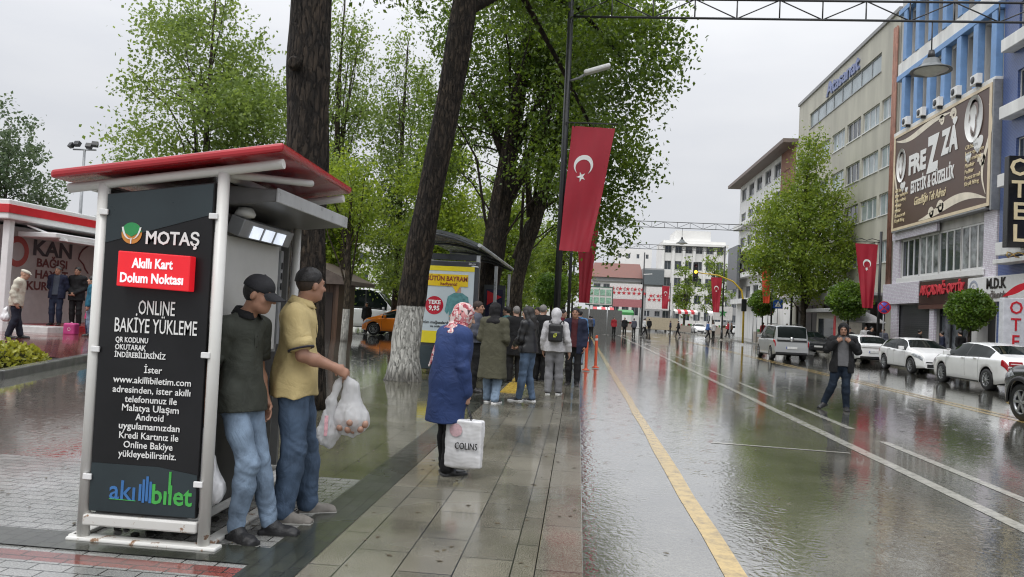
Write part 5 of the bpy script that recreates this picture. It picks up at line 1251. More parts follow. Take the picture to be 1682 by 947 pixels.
def shop_canopies():
    # low stalls and awnings on the far right pavement and at the street end
    M = lambda n, c: mat(n, c, rough=.5, var=.15)
    def stall(name, label, x0, x1, y, z0, z1, mats, cat='market stall', depth=1.6):
        b = ((x0 + x1) / 2, y, 0); r = thing(name, label, cat, b)
        for x in (x0 + .06, x1 - .06):
            for yy in (y + .06, y + depth - .06): m = MB(b); m.cyl((x, yy, -.1), (x, yy, z1), .04, n=6); m.build('pole', STEEL, r)
        m = MB(b); n = max(4, int((x1 - x0) / .5)); d = (x1 - x0) / n
        for i in range(n): m.prism([(0, z1), (depth, z1 + .35), (depth, z1 + .4), (0, z1 + .05)], (x0 + i * d, y - .1, 0), (0, 1, 0), (0, 0, 1), (d - .002, 0, 0), i % len(mats))
        for i in range(n): m.box(x0 + i * d, x0 + (i + 1) * d - .002, y - .12, y - .101, z1 - .3, z1 + .03, i % len(mats))
        m.build('awning', mats, r)
        m = MB(b); m.box(x0 + .1, x1 - .1, y + .2, y + depth - .2, 0, z0); m.build('counter', M('stall counter', (.35, .30, .25)), r)
        m = MB(b); rg = np.random.default_rng(int(x0 * 10) % 97)
        for i in range(10): q = rg.uniform(x0 + .2, x1 - .4); m.box(q, q + .22, y + .25, y + .6, z0 + .002, z0 + .1 + rg.uniform(.05, .25), int(rg.integers(0, 3)))
        m.build('goods', [M('goods red', (.45, .05, .05)), M('goods green', (.06, .2, .05)), M('goods pale', (.6, .55, .4))], r)
    R_, W_ = M('stall red', (.52, .04, .05)), M('stall white', (.72, .70, .68))
    G_ = M('stall green', (.05, .26, .07))
    stall('market_stall', 'green awning stall beside the distant stone wall', 5.2, 7.2, 98, .9, 2.3, [G_], depth=2)
    stall('market_stall', 'red and white striped stall left of the far crossing', 2.0, 4.9, 104, .9, 2.6, [R_, W_])
    stall('market_stall', 'red and white stall under the town hall', 15.0, 18.6, 118, .9, 3.0, [W_, R_])
    stall('market_stall', 'plain white awning stall at the far crossing', 19.2, 22.4, 112, .9, 2.9, [W_])
    stall('market_stall', 'red awning stall under the small street tree, right pavement', 16.8, 18.3, 72, .9, 2.9, [R_])
    # shop sign boards with red lettering bands
    def board(label, x0, x1, y, z0, z1, txt, m, tm, size):
        b = ((x0 + x1) / 2, y, z0); r = thing('sign_board', label, 'sign', b, 0, 'boards at the street end')
        q = MB(b); q.box(x0, x1, y, y + .2, z0, z1); q.build('panel', m, r)
        if txt: text(txt, size, ((x0 + x1) / 2, y - .02, (z0 + z1) / 2), (1, 0, 0), (0, 0, 1), tm, r, off=b, bold=.04, ext=.02)
        for xx in (x0 + .2, x1 - .2): q = MB(b); q.cyl((xx, y + .1, -.1), (xx, y + .1, z0), .06, n=6); q.build('leg', STEEL, r)
    board('white board covered in rows of red flags, left one', 4.6, 9.8, 115, 4.6, 6.9, '☾★ ☾★ ☾★ ☾★ ☾★\n★ ★ ★ ★ ★ ★ ★ ★', W_, R_, .62)
    board('white board covered in rows of red flags, right one', 10.2, 14.2, 115, 3.2, 6.6, '★☾ ★☾ ★☾\n★ ★ ★ ★ ★', W_, R_, .6)
    board('narrow faded red board under the row of flags', 5.0, 9.6, 114, 3.3, 4.5, '', M('faded red board', (.42, .16, .17)), W_, .8)
    board('small white board near the far crossing', 14.9, 17.0, 84, 1.9, 3.4, '★', W_, G_, .9)
    board('white hoarding with beige boards at the street end', 9.6, 14.0, 106, .2, 1.9, '', M('beige hoarding', (.42, .36, .26)), W_, .5)
    # green trimmed billboard and stone wall
    b = (1.85, 70, 2.6); r = thing('green_billboard', 'white billboard with pale green panels behind the second banner', 'billboard', b)
    q = MB(b); q.box(.6, 3.15, 70, 70.15, 2.62, 4.42); q.build('frame', M('dark green frame', (.05, .12, .09)), r)
    q = MB(b); q.box(.7, 3.05, 69.97, 69.995, 2.72, 4.32); q.build('panel', W_, r)
    q = MB(b)
    for i in range(4):
        for j in range(2): q.box(.8 + i * .57, 1.25 + i * .57, 69.94, 69.965, 2.85 + j * .75, 3.4 + j * .75)
    q.build('green_picture', mat('pale green print', (.30, .5, .38), var=.4, scale=6), r)
    for x in (1.0, 2.7): q = MB(b); q.cyl((x, 70.1, -.1), (x, 70.1, 2.62), .06); q.build('leg', STEEL, r)
    b = (1.6, 74, 0); q = MB(b); q.box(-.6, 4.3, 74, 74.5, -.12, 2.3); o = q.build('stone_wall', tile_mat('grey stone wall', (.17, .17, .165), (.09, .09, .09), .45, .5)); o.location = b; tag(o, 'dark grey stone wall under the white and green billboard', 'wall')
    b = (7.2, 90, 0); r = thing('dark_lamp_post', 'thin dark lamp post in the middle of the far square', 'lamp post', b)
    q = MB(b); q.cyl((7.6, 90, -.1), (7.6, 90, 9.6), .11, .07); q.build('pole', BLACKP, r)
    q = MB(b); q.obox((8.1, 90, 7.0), (.5, .12, .05), roty(-.1)); q.build('lamp_head', WHITEPL, r)
    b = (17.2, 52, 0); r = thing('pavement_kiosk', 'small pavement kiosk with grey roof between the ball trees', 'kiosk', b)
    q = MB(b); q.box(16.6, 18.2, 49.5, 53.5, -.01, 2.6); q.build('wall', M('kiosk cream', (.45, .42, .36)), r)
    q = MB(b); q.box(16.0, 18.5, 49.0, 54.0, 2.603, 2.85); q.build('roof', GREYW, r, bevel=.03)
    q = MB(b); q.box(16.57, 16.597, 50, 53, 1.0, 2.2); q.build('window', GLASS, r)
    q = MB(b); q.box(16.56, 16.596, 49.6, 49.95, .9, 2.4); q.build('red_poster', REDS, r)
    b = (17.2, 46.5, 0); r = thing('parasol', 'grey folded parasols row in front of the tan building', 'parasol', b)
    q = MB(b); q.cyl((17.2, 46.5, 0), (17.2, 46.5, 2.4), .03); q.build('pole', STEEL, r)
    q = MB(b); q.lathe([(.001, 2.7), (.6, 2.45), (1.3, 2.05), (1.31, 2.0), (.6, 2.38), (.02, 2.6)], c=(17.2, 46.5, 0), n=8, smooth=False); q.build('canopy', M('grey parasol cloth', (.38, .38, .38)), r)
shop_canopies()
# ================================================================== TICKET KIOSK
def kiosk():
    b = (-2.58, 5.1, 0.0)
    r = thing('card_kiosk', 'red roofed transit card kiosk with a black text panel and rusty white frame', 'kiosk', b)
    def frame_white():
        m, nt, N, L, B = base_mat('chipped white enamel')
        tc = N.new('ShaderNodeTexCoord'); n1 = N.new('ShaderNodeTexNoise'); n1.inputs['Scale'].default_value = 9; n1.inputs['Detail'].default_value = 9; n1.inputs['Roughness'].default_value = .72; L.new(tc.outputs['Object'], n1.inputs['Vector'])
        sp = N.new('ShaderNodeSeparateXYZ'); L.new(tc.outputs['Object'], sp.inputs[0])
        # rust collects at the feet
        lo = N.new('ShaderNodeMapRange'); lo.inputs[1].default_value = .0; lo.inputs[2].default_value = .45; lo.inputs[3].default_value = .16; lo.inputs[4].default_value = 0; L.new(sp.outputs[2], lo.inputs[0])
        ad = N.new('ShaderNodeMath'); L.new(n1.outputs[0], ad.inputs[0]); L.new(lo.outputs[0], ad.inputs[1])
        cr = N.new('ShaderNodeValToRGB'); e = cr.color_ramp.elements
        e[0].position = .0; e[0].color = (.74, .74, .72, 1); e[1].position = .72; e[1].color = (.68, .67, .63, 1)
        q = e.new(.75); q.color = (.30, .17, .09, 1); q = e.new(.82); q.color = (.11, .055, .035, 1)
        L.new(ad.outputs[0], cr.inputs[0]); L.new(cr.outputs[0], B.inputs['Base Color']); B.inputs['Roughness'].default_value = .34
        bm = N.new('ShaderNodeBump'); bm.inputs['Strength'].default_value = .15; bm.inputs['Distance'].default_value = .004; L.new(n1.outputs[0], bm.inputs['Height']); L.new(bm.outputs[0], B.inputs['Normal'])
        return m
    FW = frame_white()
    RED = mat('glossy red roof sheet', (.42, .012, .02), rough=.22, var=.14, scale=2, coat=.3)
    PB = mat('black printed panel', (.012, .012, .013), rough=.36, var=.35, scale=1.4, spec=.3)
    PT = mat('slate tinted panel', (.030, .042, .047), rough=.3, var=.2, scale=1.4, spec=.35)
    GR = mat('kiosk grey sheet', (.20, .20, .195), rough=.38, var=.12, scale=2)
    LG = mat('machine light grey', (.60, .60, .575), rough=.36, var=.06)
    YF, YB = 4.36, 5.98
    def lean(z): return -.014 * z / 2.3
    # posts
    for (x, y, zt) in ((-2.975, YF, 2.21), (-2.20, YF, 2.30), (-2.36, YB, 2.36), (-3.05, YB, 2.28)):
        m = MB(b); m.tube([(x, y, .03), (x + lean(zt), y, zt)], .036, n=14); m.build('post', FW, r)
    # roof slab, sloping down to the left
    fl, fr, br_, bl = (-3.27, 4.24, 2.215), (-1.80, 4.24, 2.425), (-1.97, 6.12, 2.475), (-3.40, 6.12, 2.26)
    top = [(p[0], p[1], p[2] + .055) for p in (fl, fr, br_, bl)]
    V = [fl, fr, br_, bl] + top
    m = MB(b); m.add(V, [(3, 2, 1, 0), (4, 5, 6, 7), (0, 1, 5, 4), (1, 2, 6, 5), (2, 3, 7, 6), (3, 0, 4, 7)]); m.build('roof', RED, r, bevel=.018)
    m = MB(b); m.tube([(-3.22, YF - .0, 2.175), (-1.84, YF, 2.372)], .031, n=12); m.tube([(-3.36, YB, 2.21), (-1.99, YB, 2.41)], .031, n=12)
    m.tube([(-2.26, YF, 2.31), (-2.42, YB, 2.35)], .032, n=10); m.tube([(-3.06, YF, 2.19), (-3.12, YB, 2.22)], .032, n=10)
    m.tube([(-2.22, YF + .02, 2.30), (-1.94, 5.1, 2.38)], .026, n=10); m.build('roof_beam', FW, r)
    # lower frame
    m = MB(b); m.box(-2.97, -2.235, YF - .035, YF + .035, .10, .17); m.box(-3.06, -2.10, YF - .05, YF + .05, .0, .03); m.box(-2.40, -2.32, YF, YB, .10, .16); m.box(-3.08, -3.0, YF, YB + .1, .0, .03); m.box(-2.26, -2.17, YF, YB + .1, 0, .031)
    m.box(-2.95, -2.33, YB - .035, YB + .035, .10, .17); m.build('base_frame', FW, r, bevel=.012)
    # front panel (three bands of print), slightly leaning with the posts
    yp = YF - .025
    def px_(x, z): return x + lean(z)
    pan = [(-2.935, .19), (-2.245, .19), (-2.245, 2.24), (-2.935, 2.145)]
    def quad(m, pts, y0, y1):
        m.prism([(px_(x, z), z) for x, z in pts], (0, y0, 0), (1, 0, 0), (0, 0, 1), (0, y1 - y0, 0))
    m = MB(b); quad(m, pan, yp, yp + .03); P = m.build('text_panel', PB, r, bevel=.004)
    for q in ([(-2.93, 1.84), (-2.25, 2.04), (-2.25, 2.23), (-2.93, 2.14)], [(-2.93, .195), (-2.25, .195), (-2.25, .45), (-2.5, .485), (-2.93, .485)]):
        m = MB(b); quad(m, q, yp - .004, yp - .001); m.build('tinted_band', PT, P)
    U, Vv = (1, 0, 0), np.array([-.006, 0, 1.0]); yt = yp - .006
    def T(body, size, x, z, **k):
        m = k.pop('m', WHITET); return text(body, size, (x, yt, z), U, Vv, m, P, off=b, ext=.0015, **k)
    T('MOTAŞ', .112, -2.505, 1.878, bold=.022, fit=.345)
    GL, OL = mat('logo green', (.03, .30, .09), rough=.3), mat('logo orange', (.62, .27, .05), rough=.3)
    cx, cz, R = -2.772, 1.905, .066
    m = MB(b); a = np.linspace(0, 2 * PI, 37); m.prism([(R * math.cos(q), R * math.sin(q)) for q in a[:-1]], (cx, yt + .001, cz), (1, 0, 0), (0, 0, 1), (0, .002, 0)); m.build('logo_disc', OL, P)
    m = MB(b); q = np.linspace(math.radians(8), math.radians(172), 24); m.prism([(R * math.cos(t), R * math.sin(t)) for t in q] + [(-.040, .0), (0, -.022), (.040, .0)], (cx, yt - .0015, cz), (1, 0, 0), (0, 0, 1), (0, .002, 0)); m.build('logo_leaf', GL, P)
    m = MB(b)
    for s in (-1, 1):
        t = np.linspace(0, 1, 12); pts = np.stack([s * (.058 - .056 * t ** 1.3), .036 - .075 * t - .02 * np.sin(t * PI)], -1)
        m.grid(np.array([[(cx + p[0] - .006, yt - .003, cz + p[1]) for p in pts], [(cx + p[0] + .006, yt - .003, cz + p[1] + .002) for p in pts]]), smooth=False, flip=False)
    m.box(cx - .004, cx + .004, yt - .003, yt - .002, cz - .066, cz - .030); m.build('logo_vein', WHITET, P)
    # raised red light box
    m = MB(b); quad(m, [(-2.795, 1.575), (-2.335, 1.56), (-2.335, 1.775), (-2.795, 1.79)], yp - .075, yp - .002); o = m.build('red_light_box', mat('red acrylic', (.62, .012, .02), rough=.2, var=.05, emit=.35), P, bevel=.006)
    WL = mat('white acrylic letters', (.86, .84, .88), rough=.3, emit=.25)
    for tx, z, w in (('Akıllı Kart', 1.715, .26), ('Dolum Noktası', 1.625, .40)): text(tx, .083, (-2.58, yp - .078, z), U, Vv, WL, o, off=b, bold=.025, ext=.002, fit=w)
    T('ONLINE', .125, -2.577, 1.445, fit=.235, bold=.004); T('BAKİYE YÜKLEME', .125, -2.577, 1.332, fit=.53, bold=.004)
    for tx, z, w in (('QR KODUNU', 1.245, .21), ('OKUTARAK', 1.20, .20), ('İNDİREBİLİRSİNİZ', 1.153, .33)): T(tx, .046, -2.83, z, align='LEFT', bold=.015, fit=w)
    rows = [('İster', 1.068, .115), ('www.akillibiletim.com', 1.002, .50), ('adresinden, ister akıllı', .942, .50), ('telefonunuz ile', .885, .335), ('Malatya Ulaşım', .832, .365), ('Android', .778, .18), ('uygulamamızdan', .722, .39), ('Kredi Kartınız ile', .664, .38), ('Online Bakiye', .608, .315), ('yükleyebilirsiniz.', .552, .37)]
    for tx, z, w in rows: T(tx, .058, -2.575, z, bold=.008, fit=w)
    BLU, GRN = mat('print blue', (.05, .17, .42), rough=.3), mat('print green', (.07, .42, .08), rough=.3)
    T('akı', .165, -2.805, .325, align='LEFT', m=BLU, bold=.01, fit=.165)
    m = MB(b)
    for i, (x, h) in enumerate(((-2.612, .10), (-2.590, .13), (-2.568, .15), (-2.546, .12))): quad(m, [(x, .275 - .01 * (i % 2)), (x + .016, .275 - .01 * (i % 2)), (x + .016, .275 + h), (x, .275 + h)], yt - .002, yt)
    m.build('blue_bars', BLU, P)
    T('bılet', .165, -2.535, .315, align='LEFT', m=GRN, bold=.018, fit=.255)
    m = MB(b); quad(m, [(-2.425, .33), (-2.41, .33), (-2.41, .462), (-2.425, .462)], yt - .002, yt); m.build('green_bar', GRN, P); m = MB(b); quad(m, [(-2.80, .272), (-2.63, .270), (-2.63, .274), (-2.80, .276)], yt - .002, yt); m.build('green_bar', GRN, P)
    # clamps
    for (x, z) in ((-2.945, 2.03), (-2.945, 1.18), (-2.945, .40), (-2.235, 2.03), (-2.235, 1.18), (-2.235, .40)):
        m = MB(b); m.box(px_(x, z) - .028, px_(x, z) + .028, yp - .02, yp - .006, z - .018, z + .018); m.build('clamp', WHITEPL, r, bevel=.004)
    # machine behind the panel, facing right
    m = MB(b); m.box(-2.95, -2.345, YF + .06, 5.62, .14, 2.10); c = m.build('machine_cabinet', GR, r, bevel=.012)
    m = MB(b); m.box(-2.344, -2.33, YF + .10, 5.54, 1.16, 1.95); m.build('front_panel', LG, c, bevel=.004)
    m = MB(b); m.box(-2.344, -2.333, YF + .10, 5.58, .16, 1.14); m.build('lower_panel', mat('black machine panel', (.02, .02, .021), rough=.35), c, bevel=.004)
    m = MB(b); m.box(-2.344, -2.315, 5.545, 5.59, 1.2, 1.92); 
    m.build('edge_strip', STEEL, c)
    m = MB(b)
    for z in (1.62, 1.70, 1.78): m.box(-2.314, -2.305, 5.555, 5.58, z, z + .05)
    m.build('card_slot', DARKM, c)
    # lamp box with three white lamps
    Rr = roty(.35)
    m = MB(b); m.obox((-2.27, 5.08, 2.015), (.05, .42, .06), Rr); l = m.build('lamp_box', STEEL, r, bevel=.006)
    for i in range(3):
        m = MB(b); m.obox(np.array((-2.27, 4.88 + i * .2, 2.015)) + Rr @ np.array((.053, 0, -.01)), (.004, .075, .042), Rr); m.build('lamp', mat('lit white lamp', (.72, .78, .92), rough=.2, emit=.55), l)
    # grey hood over the counter
    m = MB(b); m.prism([(-2.55, 2.12), (-1.99, 2.175), (-1.985, 2.255), (-2.55, 2.28)], (0, 4.62, 0), (1, 0, 0), (0, 0, 1), (0, 1.42, 0)); h = m.build('hood', mat('hood grey', (.16, .16, .16), rough=.35, var=.15), r, bevel=.008)
    m = MB(b); m.box(-1.984, -1.968, 4.61, 6.05, 2.17, 2.262); m.build('hood_edge', mat('pale hood edge', (.46, .47, .48), rough=.3), h, bevel=.004)
    m = MB(b); m.lathe([(.001, .05), (.05, .04), (.07, 0), (.06, -.02), (.001, -.03)], c=(-2.25, 4.75, 2.10), n=16); m.build('camera_dome', LG, h)
    # far side panel and back panel
    m = MB(b); m.box(-3.0, -2.42, YB - .03, YB, .18, 2.25); m.build('side_panel', mat('dark side sheet', (.22, .22, .215), rough=.4, var=.15), r, bevel=.004)
    m = MB(b); m.box(-3.04, -3.015, YF + .05, YB - .05, .18, 2.2); m.build('back_panel', GR, r)
    # litter and dirt under the frame
    rg = np.random.default_rng(3); m = MB(b)
    for i in range(26):
        x, y, s = rg.uniform(-2.95, -2.3), rg.uniform(4.4, 5.2), rg.uniform(.006, .028); m.obox((x, y, .01 + s * .5), (s, s * .8, s * .5), rotz(rg.uniform(0, 3)) @ rotx(rg.uniform(-.3, .3)))
    o = m.build('dirt', mat('dark dirt', (.02, .018, .014), rough=.7, var=.5), r); o['kind'] = 'stuff'
kiosk()
# ================================================================== VEHICLES
TYRE = mat('tyre rubber', (.013, .013, .014), rough=.55, var=.3)
ALLOY = mat('alloy wheel', (.42, .43, .44), rough=.28, var=.15, metal=.6)
CGLASS = mat('car glass', (.007, .011, .010), rough=.05, var=.4, spec=.12)
TRIM = mat('black car trim', (.016, .016, .017), rough=.45, var=.2)
WELL = mat('wheel well dark', (.008, .008, .008), rough=.9, var=.2)
HEADL = mat('headlight lens', (.34, .36, .38), rough=.06, var=.85, scale=11, spec=.9)
TAILL = mat('tail light red', (.34, .012, .018), rough=.10, var=.3, scale=14)
PLATE = mat('number plate white', (.75, .75, .73), rough=.35)
CHROME = mat('chrome', (.6, .6, .6), rough=.12, metal=1)
CWHITE = mat('white car paint', (.84, .845, .84), rough=.22, var=.03, coat=.8)
CSILV = mat('silver car paint', (.40, .41, .415), rough=.30, var=.02, coat=.7, metal=.1, rvar=.03)
CDARK = mat('dark grey car paint', (.025, .027, .03), rough=.22, var=.15, coat=.8)
CORNG = mat('taxi orange paint', (.80, .22, .015), rough=.24, var=.04, coat=.8)

class CarForm:
    def __init__(s, L, top, zs, ws, wr, wheels, wr_r=.335, zb=.21, arch=.055):
        s.L = L; h = L / 2
        s.y = np.unique(np.concatenate([np.linspace(-h, h, 150), [-h + .01, -h + .03, h - .01, h - .03]]))
        g = lambda K: np.interp(s.y, [k[0] for k in K], [k[1] for k in K])
        def smooth(a, n=3):
            for _ in range(n): b = a.copy(); b[1:-1] = .25 * a[:-2] + .5 * a[1:-1] + .25 * a[2:]; a = b
            return a
        s.top = smooth(g(top)); s.zs = np.minimum(smooth(g(zs)), s.top - .004); s.ws = smooth(g(ws)); s.wr = smooth(g(wr))
        zb_ = np.interp(s.y, [-h, -h + .5, h - .5, h], [zb + .10, zb, zb, zb + .06])
        R = wr_r + arch
        s.arch = zb_.copy()
        for w in wheels:
            d = R * R - (s.y - w) ** 2; z = np.where(d > 0, wr_r + np.sqrt(np.maximum(d, 0)), 0); s.arch = np.maximum(s.arch, z)
        s.zb0 = zb_
    def sec(s, i, v):
        """section point at station i (float ok); v 0..11 from the underside to the roof centre"""
        f = lambda a: float(np.interp(i, np.arange(len(a)), a))
        zt, zs, ws, wr, zb = f(s.top), f(s.zs), f(s.ws), f(s.wr), f(s.arch)
        g = min(1, max(0, (zt - zs) / .34)); wt = ws * .93 * (1 - g) + wr * g
        zm = max(zb + .04, .5 * (f(s.zb0) + zs))
        hz = max(zs - .11, zb + .06)
        P = [(0, zb), (.80 * ws, zb), (.968 * ws, zb + .012), (ws, zm), (ws * 1.0, hz), (ws * .985, max(zs - .03, zb + .08)), (ws * .945, zs), None, (wt, zt - .045 * g - .004), (wt * .8, zt - .014 * g), (wt * .42, zt - .002), (0, zt + .004)]
        P[7] = (.5 * (P[6][0] + P[8][0]) + .02 * g, .5 * (P[6][1] + P[8][1]))
        k = min(int(v), 10); t = v - k
        return np.array([P[k][0] * (1 - t) + P[k + 1][0] * t, f(s.y), P[k][1] * (1 - t) + P[k + 1][1] * t])
    def at(s, y): return float(np.interp(y, s.y, np.arange(len(s.y))))
    def body(s, parent, paint, name='body'):
        vs_ = [0, 1, 2, 2.5, 3, 3.5, 4, 4.5, 5, 5.5, 6, 6.5, 7, 7.5, 8, 8.5, 9, 10, 11]
        n = len(s.y); rows = []
        for i in range(n):
            half = [s.sec(i, v) for v in vs_]; rows.append([p * (-1, 1, 1) for p in half[::-1]] + half[1:])
        m = MB(); G = np.array(rows); m.grid(G); k = G.shape[1]
        # underside strips are dark
        hl = len(vs_) - 1
        for idx in range(len(m.f)):
            j = idx % (k - 1)
            if j in (hl - 2, hl - 1, hl, hl + 1): m.mi[idx] = 1; m.sm[idx] = False
        for i, fl in ((0, False), (n - 1, True)):
            q = [i * k + j for j in range(k)]; m.f.append(q if not fl else q[::-1]); m.mi.append(0); m.sm.append(False)
        return m.build(name, [paint, WELL], parent, fix=True)
    def patch(s, m, y0, y1, v0, v1, side, off=.006, ny=14, nv=6, trim0=0.0, trim1=0.0):
        """surface patch lifted off the body; trim slants its ends"""
        G = []
        for a in np.linspace(0, 1, ny):
            row = []
            for t in np.linspace(0, 1, nv):
                ya = y0 + trim0 * t; yb = y1 + trim1 * t
                y = ya + (yb - ya) * a; i = s.at(y); v = v0 + (v1 - v0) * t
                p = s.sec(i, v); e = .02
                du = s.sec(i + .5, v) - s.sec(i - .5, v); dv = s.sec(i, min(11, v + e)) - s.sec(i, max(0, v - e))
                nn = np.cross(du, dv); nn /= np.linalg.norm(nn) + 1e-9
                if nn[0] < 0 and v < 10: nn = -nn
                if v >= 10 and nn[2] < 0: nn = -nn
                p = p + nn * off; row.append(p * (side, 1, 1))
            G.append(row)
        m.grid(np.array(G), flip=side < 0)
    def strip(s, m, y0, y1, v0, v1, off=.006, ny=12):
        G = []
        for a in np.linspace(0, 1, ny):
            y = y0 + (y1 - y0) * a; i = s.at(y); row = []
            for t in np.linspace(-1, 1, 13):
                v = v0 + (v1 - v0) * (1 - abs(t)); p = s.sec(i, v); sd = -1 if t < 0 else 1
                du = s.sec(i + .5, v) - s.sec(i - .5, v); du /= np.linalg.norm(du); nn = np.array([0, -du[2], du[1]]); nn = nn if nn[2] > 0 else -nn
                row.append(p * (sd, 1, 1) + nn * off)
            G.append(row)
        m.grid(np.array(G), flip=True)

def add_wheel(parent, x, y, r, w, side, spokes=10, rimm=None):
    rimm = rimm or ALLOY
    m = MB(); R = roty(PI / 2)
    m.lathe([(r * .66, -w / 2), (r * .93, -w / 2), (r, -w * .36), (r, w * .36), (r * .93, w / 2), (r * .66, w / 2), (r * .62, 0), (r * .66, -w / 2)], c=(x, y, r), R=R, n=30)
    t = m.build('wheel', TYRE, parent)
    m = MB(); xo = x + side * (w * .42)
    m.lathe([(r * .68, 0), (r * .66, .015), (r * .60, .0), (r * .585, -.03)], c=(xo, y, r), R=roty(side * PI / 2), n=30)
    for i in range(spokes):
        a = 2 * PI * i / spokes; d = np.array([0, math.cos(a), math.sin(a)])
        c = np.array([xo - side * .005, y, r]); m.bar(c + d * r * .12, c + d * r * .62, .022 if spokes > 7 else .05, .035, up=(side, 0, 0))
    m.lathe([(.001, .012), (r * .12, .01), (r * .17, -.02)], c=(xo, y, r), R=roty(side * PI / 2), n=14)
    m.build('rim', rimm, t)
    m = MB(); m.lathe([(.001, -.05), (r * .6, -.05)], c=(xo, y, r), R=roty(side * PI / 2), n=24); m.build('backing_disc', TRIM, t)  # dark backing disc stands in for the shade behind the spokes

SEDAN = dict(L=4.86, H=1.47, top=[(-2.43, .58), (-2.40, .78), (-2.35, .97), (-2.25, 1.06), (-1.95, 1.13), (-1.0, 1.40), (-.4, 1.462), (.2, 1.47), (.55, 1.43), (1.35, 1.07), (1.7, .99), (2.1, .89), (2.3, .79), (2.40, .64), (2.43, .52)],
             zs=[(-2.43, .57), (-2.38, .88), (-2.2, 1.0), (-1, 1.0), (0, .97), (1.3, .95), (1.7, .92), (2.1, .82), (2.3, .72), (2.43, .5)],
             ws=[(-2.43, .74), (-2.35, .84), (-2.1, .905), (-1, .93), (1, .93), (1.8, .90), (2.2, .80), (2.43, .60)], wr=[(-2.43, .6), (-1.9, .62), (-1, .60), (0, .62), (.6, .62), (1.35, .74), (2.43, .6)],
             wheels=(-1.42, 1.42), cabin=(-1.05, .62), side=(-1.55, 1.05), bp=-.18, rear=(-1.88, -1.06), wind=(.58, 1.33))
HATCH = dict(L=4.06, H=1.45, top=[(-2.03, .62), (-2.0, .9), (-1.92, 1.08), (-1.55, 1.34), (-1.2, 1.42), (-.3, 1.455), (.15, 1.44), (.45, 1.37), (1.15, 1.05), (1.45, .97), (1.8, .86), (1.95, .74), (2.03, .52)],
             zs=[(-2.03, .6), (-1.95, .92), (-1.6, 1.0), (-.8, .98), (0, .94), (1.1, .92), (1.45, .89), (1.8, .78), (1.95, .68), (2.03, .48)],
             ws=[(-2.03, .70), (-1.9, .80), (-1.5, .86), (-.8, .865), (1.2, .865), (1.7, .80), (2.03, .56)], wr=[(-2.03, .58), (-1.2, .55), (0, .58), (.45, .58), (1.15, .72), (2.03, .56)],
             wheels=(-1.25, 1.33), cabin=(-1.4, .5), side=(-1.45, .9), bp=-.2, rear=(-1.93, -1.5), wind=(.45, 1.13))
VANLET = dict(L=3.96, H=1.73, top=[(-1.98, .62), (-1.97, 1.0), (-1.94, 1.35), (-1.85, 1.62), (-1.7, 1.70), (-.6, 1.735), (.2, 1.73), (.55, 1.64), (1.25, 1.15), (1.5, 1.02), (1.8, .90), (1.92, .76), (1.98, .52)],
              zs=[(-1.98, .6), (-1.94, .98), (-1.6, 1.03), (0, 1.0), (1.1, .98), (1.5, .93), (1.8, .82), (1.98, .5)],
              ws=[(-1.98, .78), (-1.9, .83), (-1.6, .855), (1.1, .855), (1.6, .80), (1.98, .58)], wr=[(-1.98, .70), (-1.7, .70), (0, .70), (.5, .68), (1.25, .76), (1.98, .6)],
              wheels=(-1.25, 1.26), cabin=(-1.75, .6), side=(-1.75, .86), bp=-.25, rear=(-1.966, -1.78), wind=(.55, 1.22))
MINIBUS = dict(L=5.9, H=2.6, top=[(-2.95, .7), (-2.93, 1.6), (-2.9, 2.4), (-2.75, 2.55), (-1, 2.62), (.6, 2.6), (1.1, 2.45), (2.0, 1.45), (2.4, 1.22), (2.75, 1.1), (2.9, .85), (2.95, .6)],
               zs=[(-2.95, .68), (-2.9, 1.35), (-2, 1.38), (1.2, 1.32), (1.9, 1.25), (2.4, 1.1), (2.75, .98), (2.95, .58)],
               ws=[(-2.95, .93), (-2.8, .97), (1.9, .97), (2.5, .90), (2.95, .66)], wr=[(-2.95, .82), (0, .82), (1.1, .78), (2, .85), (2.95, .6)],
               wheels=(-1.7, 1.95), cabin=(-2.7, 1.2), side=(-2.7, 1.7), bp=.35, rear=(-2.94, -2.86), wind=(1.15, 1.98))
SUV = dict(L=4.4, H=1.78, top=[(-2.2, .7), (-2.18, 1.05), (-2.1, 1.45), (-2.0, 1.68), (-1.7, 1.76), (0, 1.79), (.4, 1.76), (1.0, 1.25), (1.2, 1.16), (1.8, 1.10), (2.1, 1.0), (2.17, .85), (2.2, .65)],
           zs=[(-2.2, .68), (-2.15, 1.0), (-1.8, 1.08), (1.0, 1.06), (1.8, 1.0), (2.1, .92), (2.2, .62)],
           ws=[(-2.2, .82), (-2.05, .88), (-1.7, .91), (1.7, .91), (2.1, .84), (2.2, .74)], wr=[(-2.2, .7), (0, .70), (.4, .70), (1, .8), (2.2, .7)],
           wheels=(-1.55, 1.42), cabin=(-2.0, .5), side=(-2.0, .85), bp=-.3, rear=(-2.16, -2.02), wind=(.42, .98))

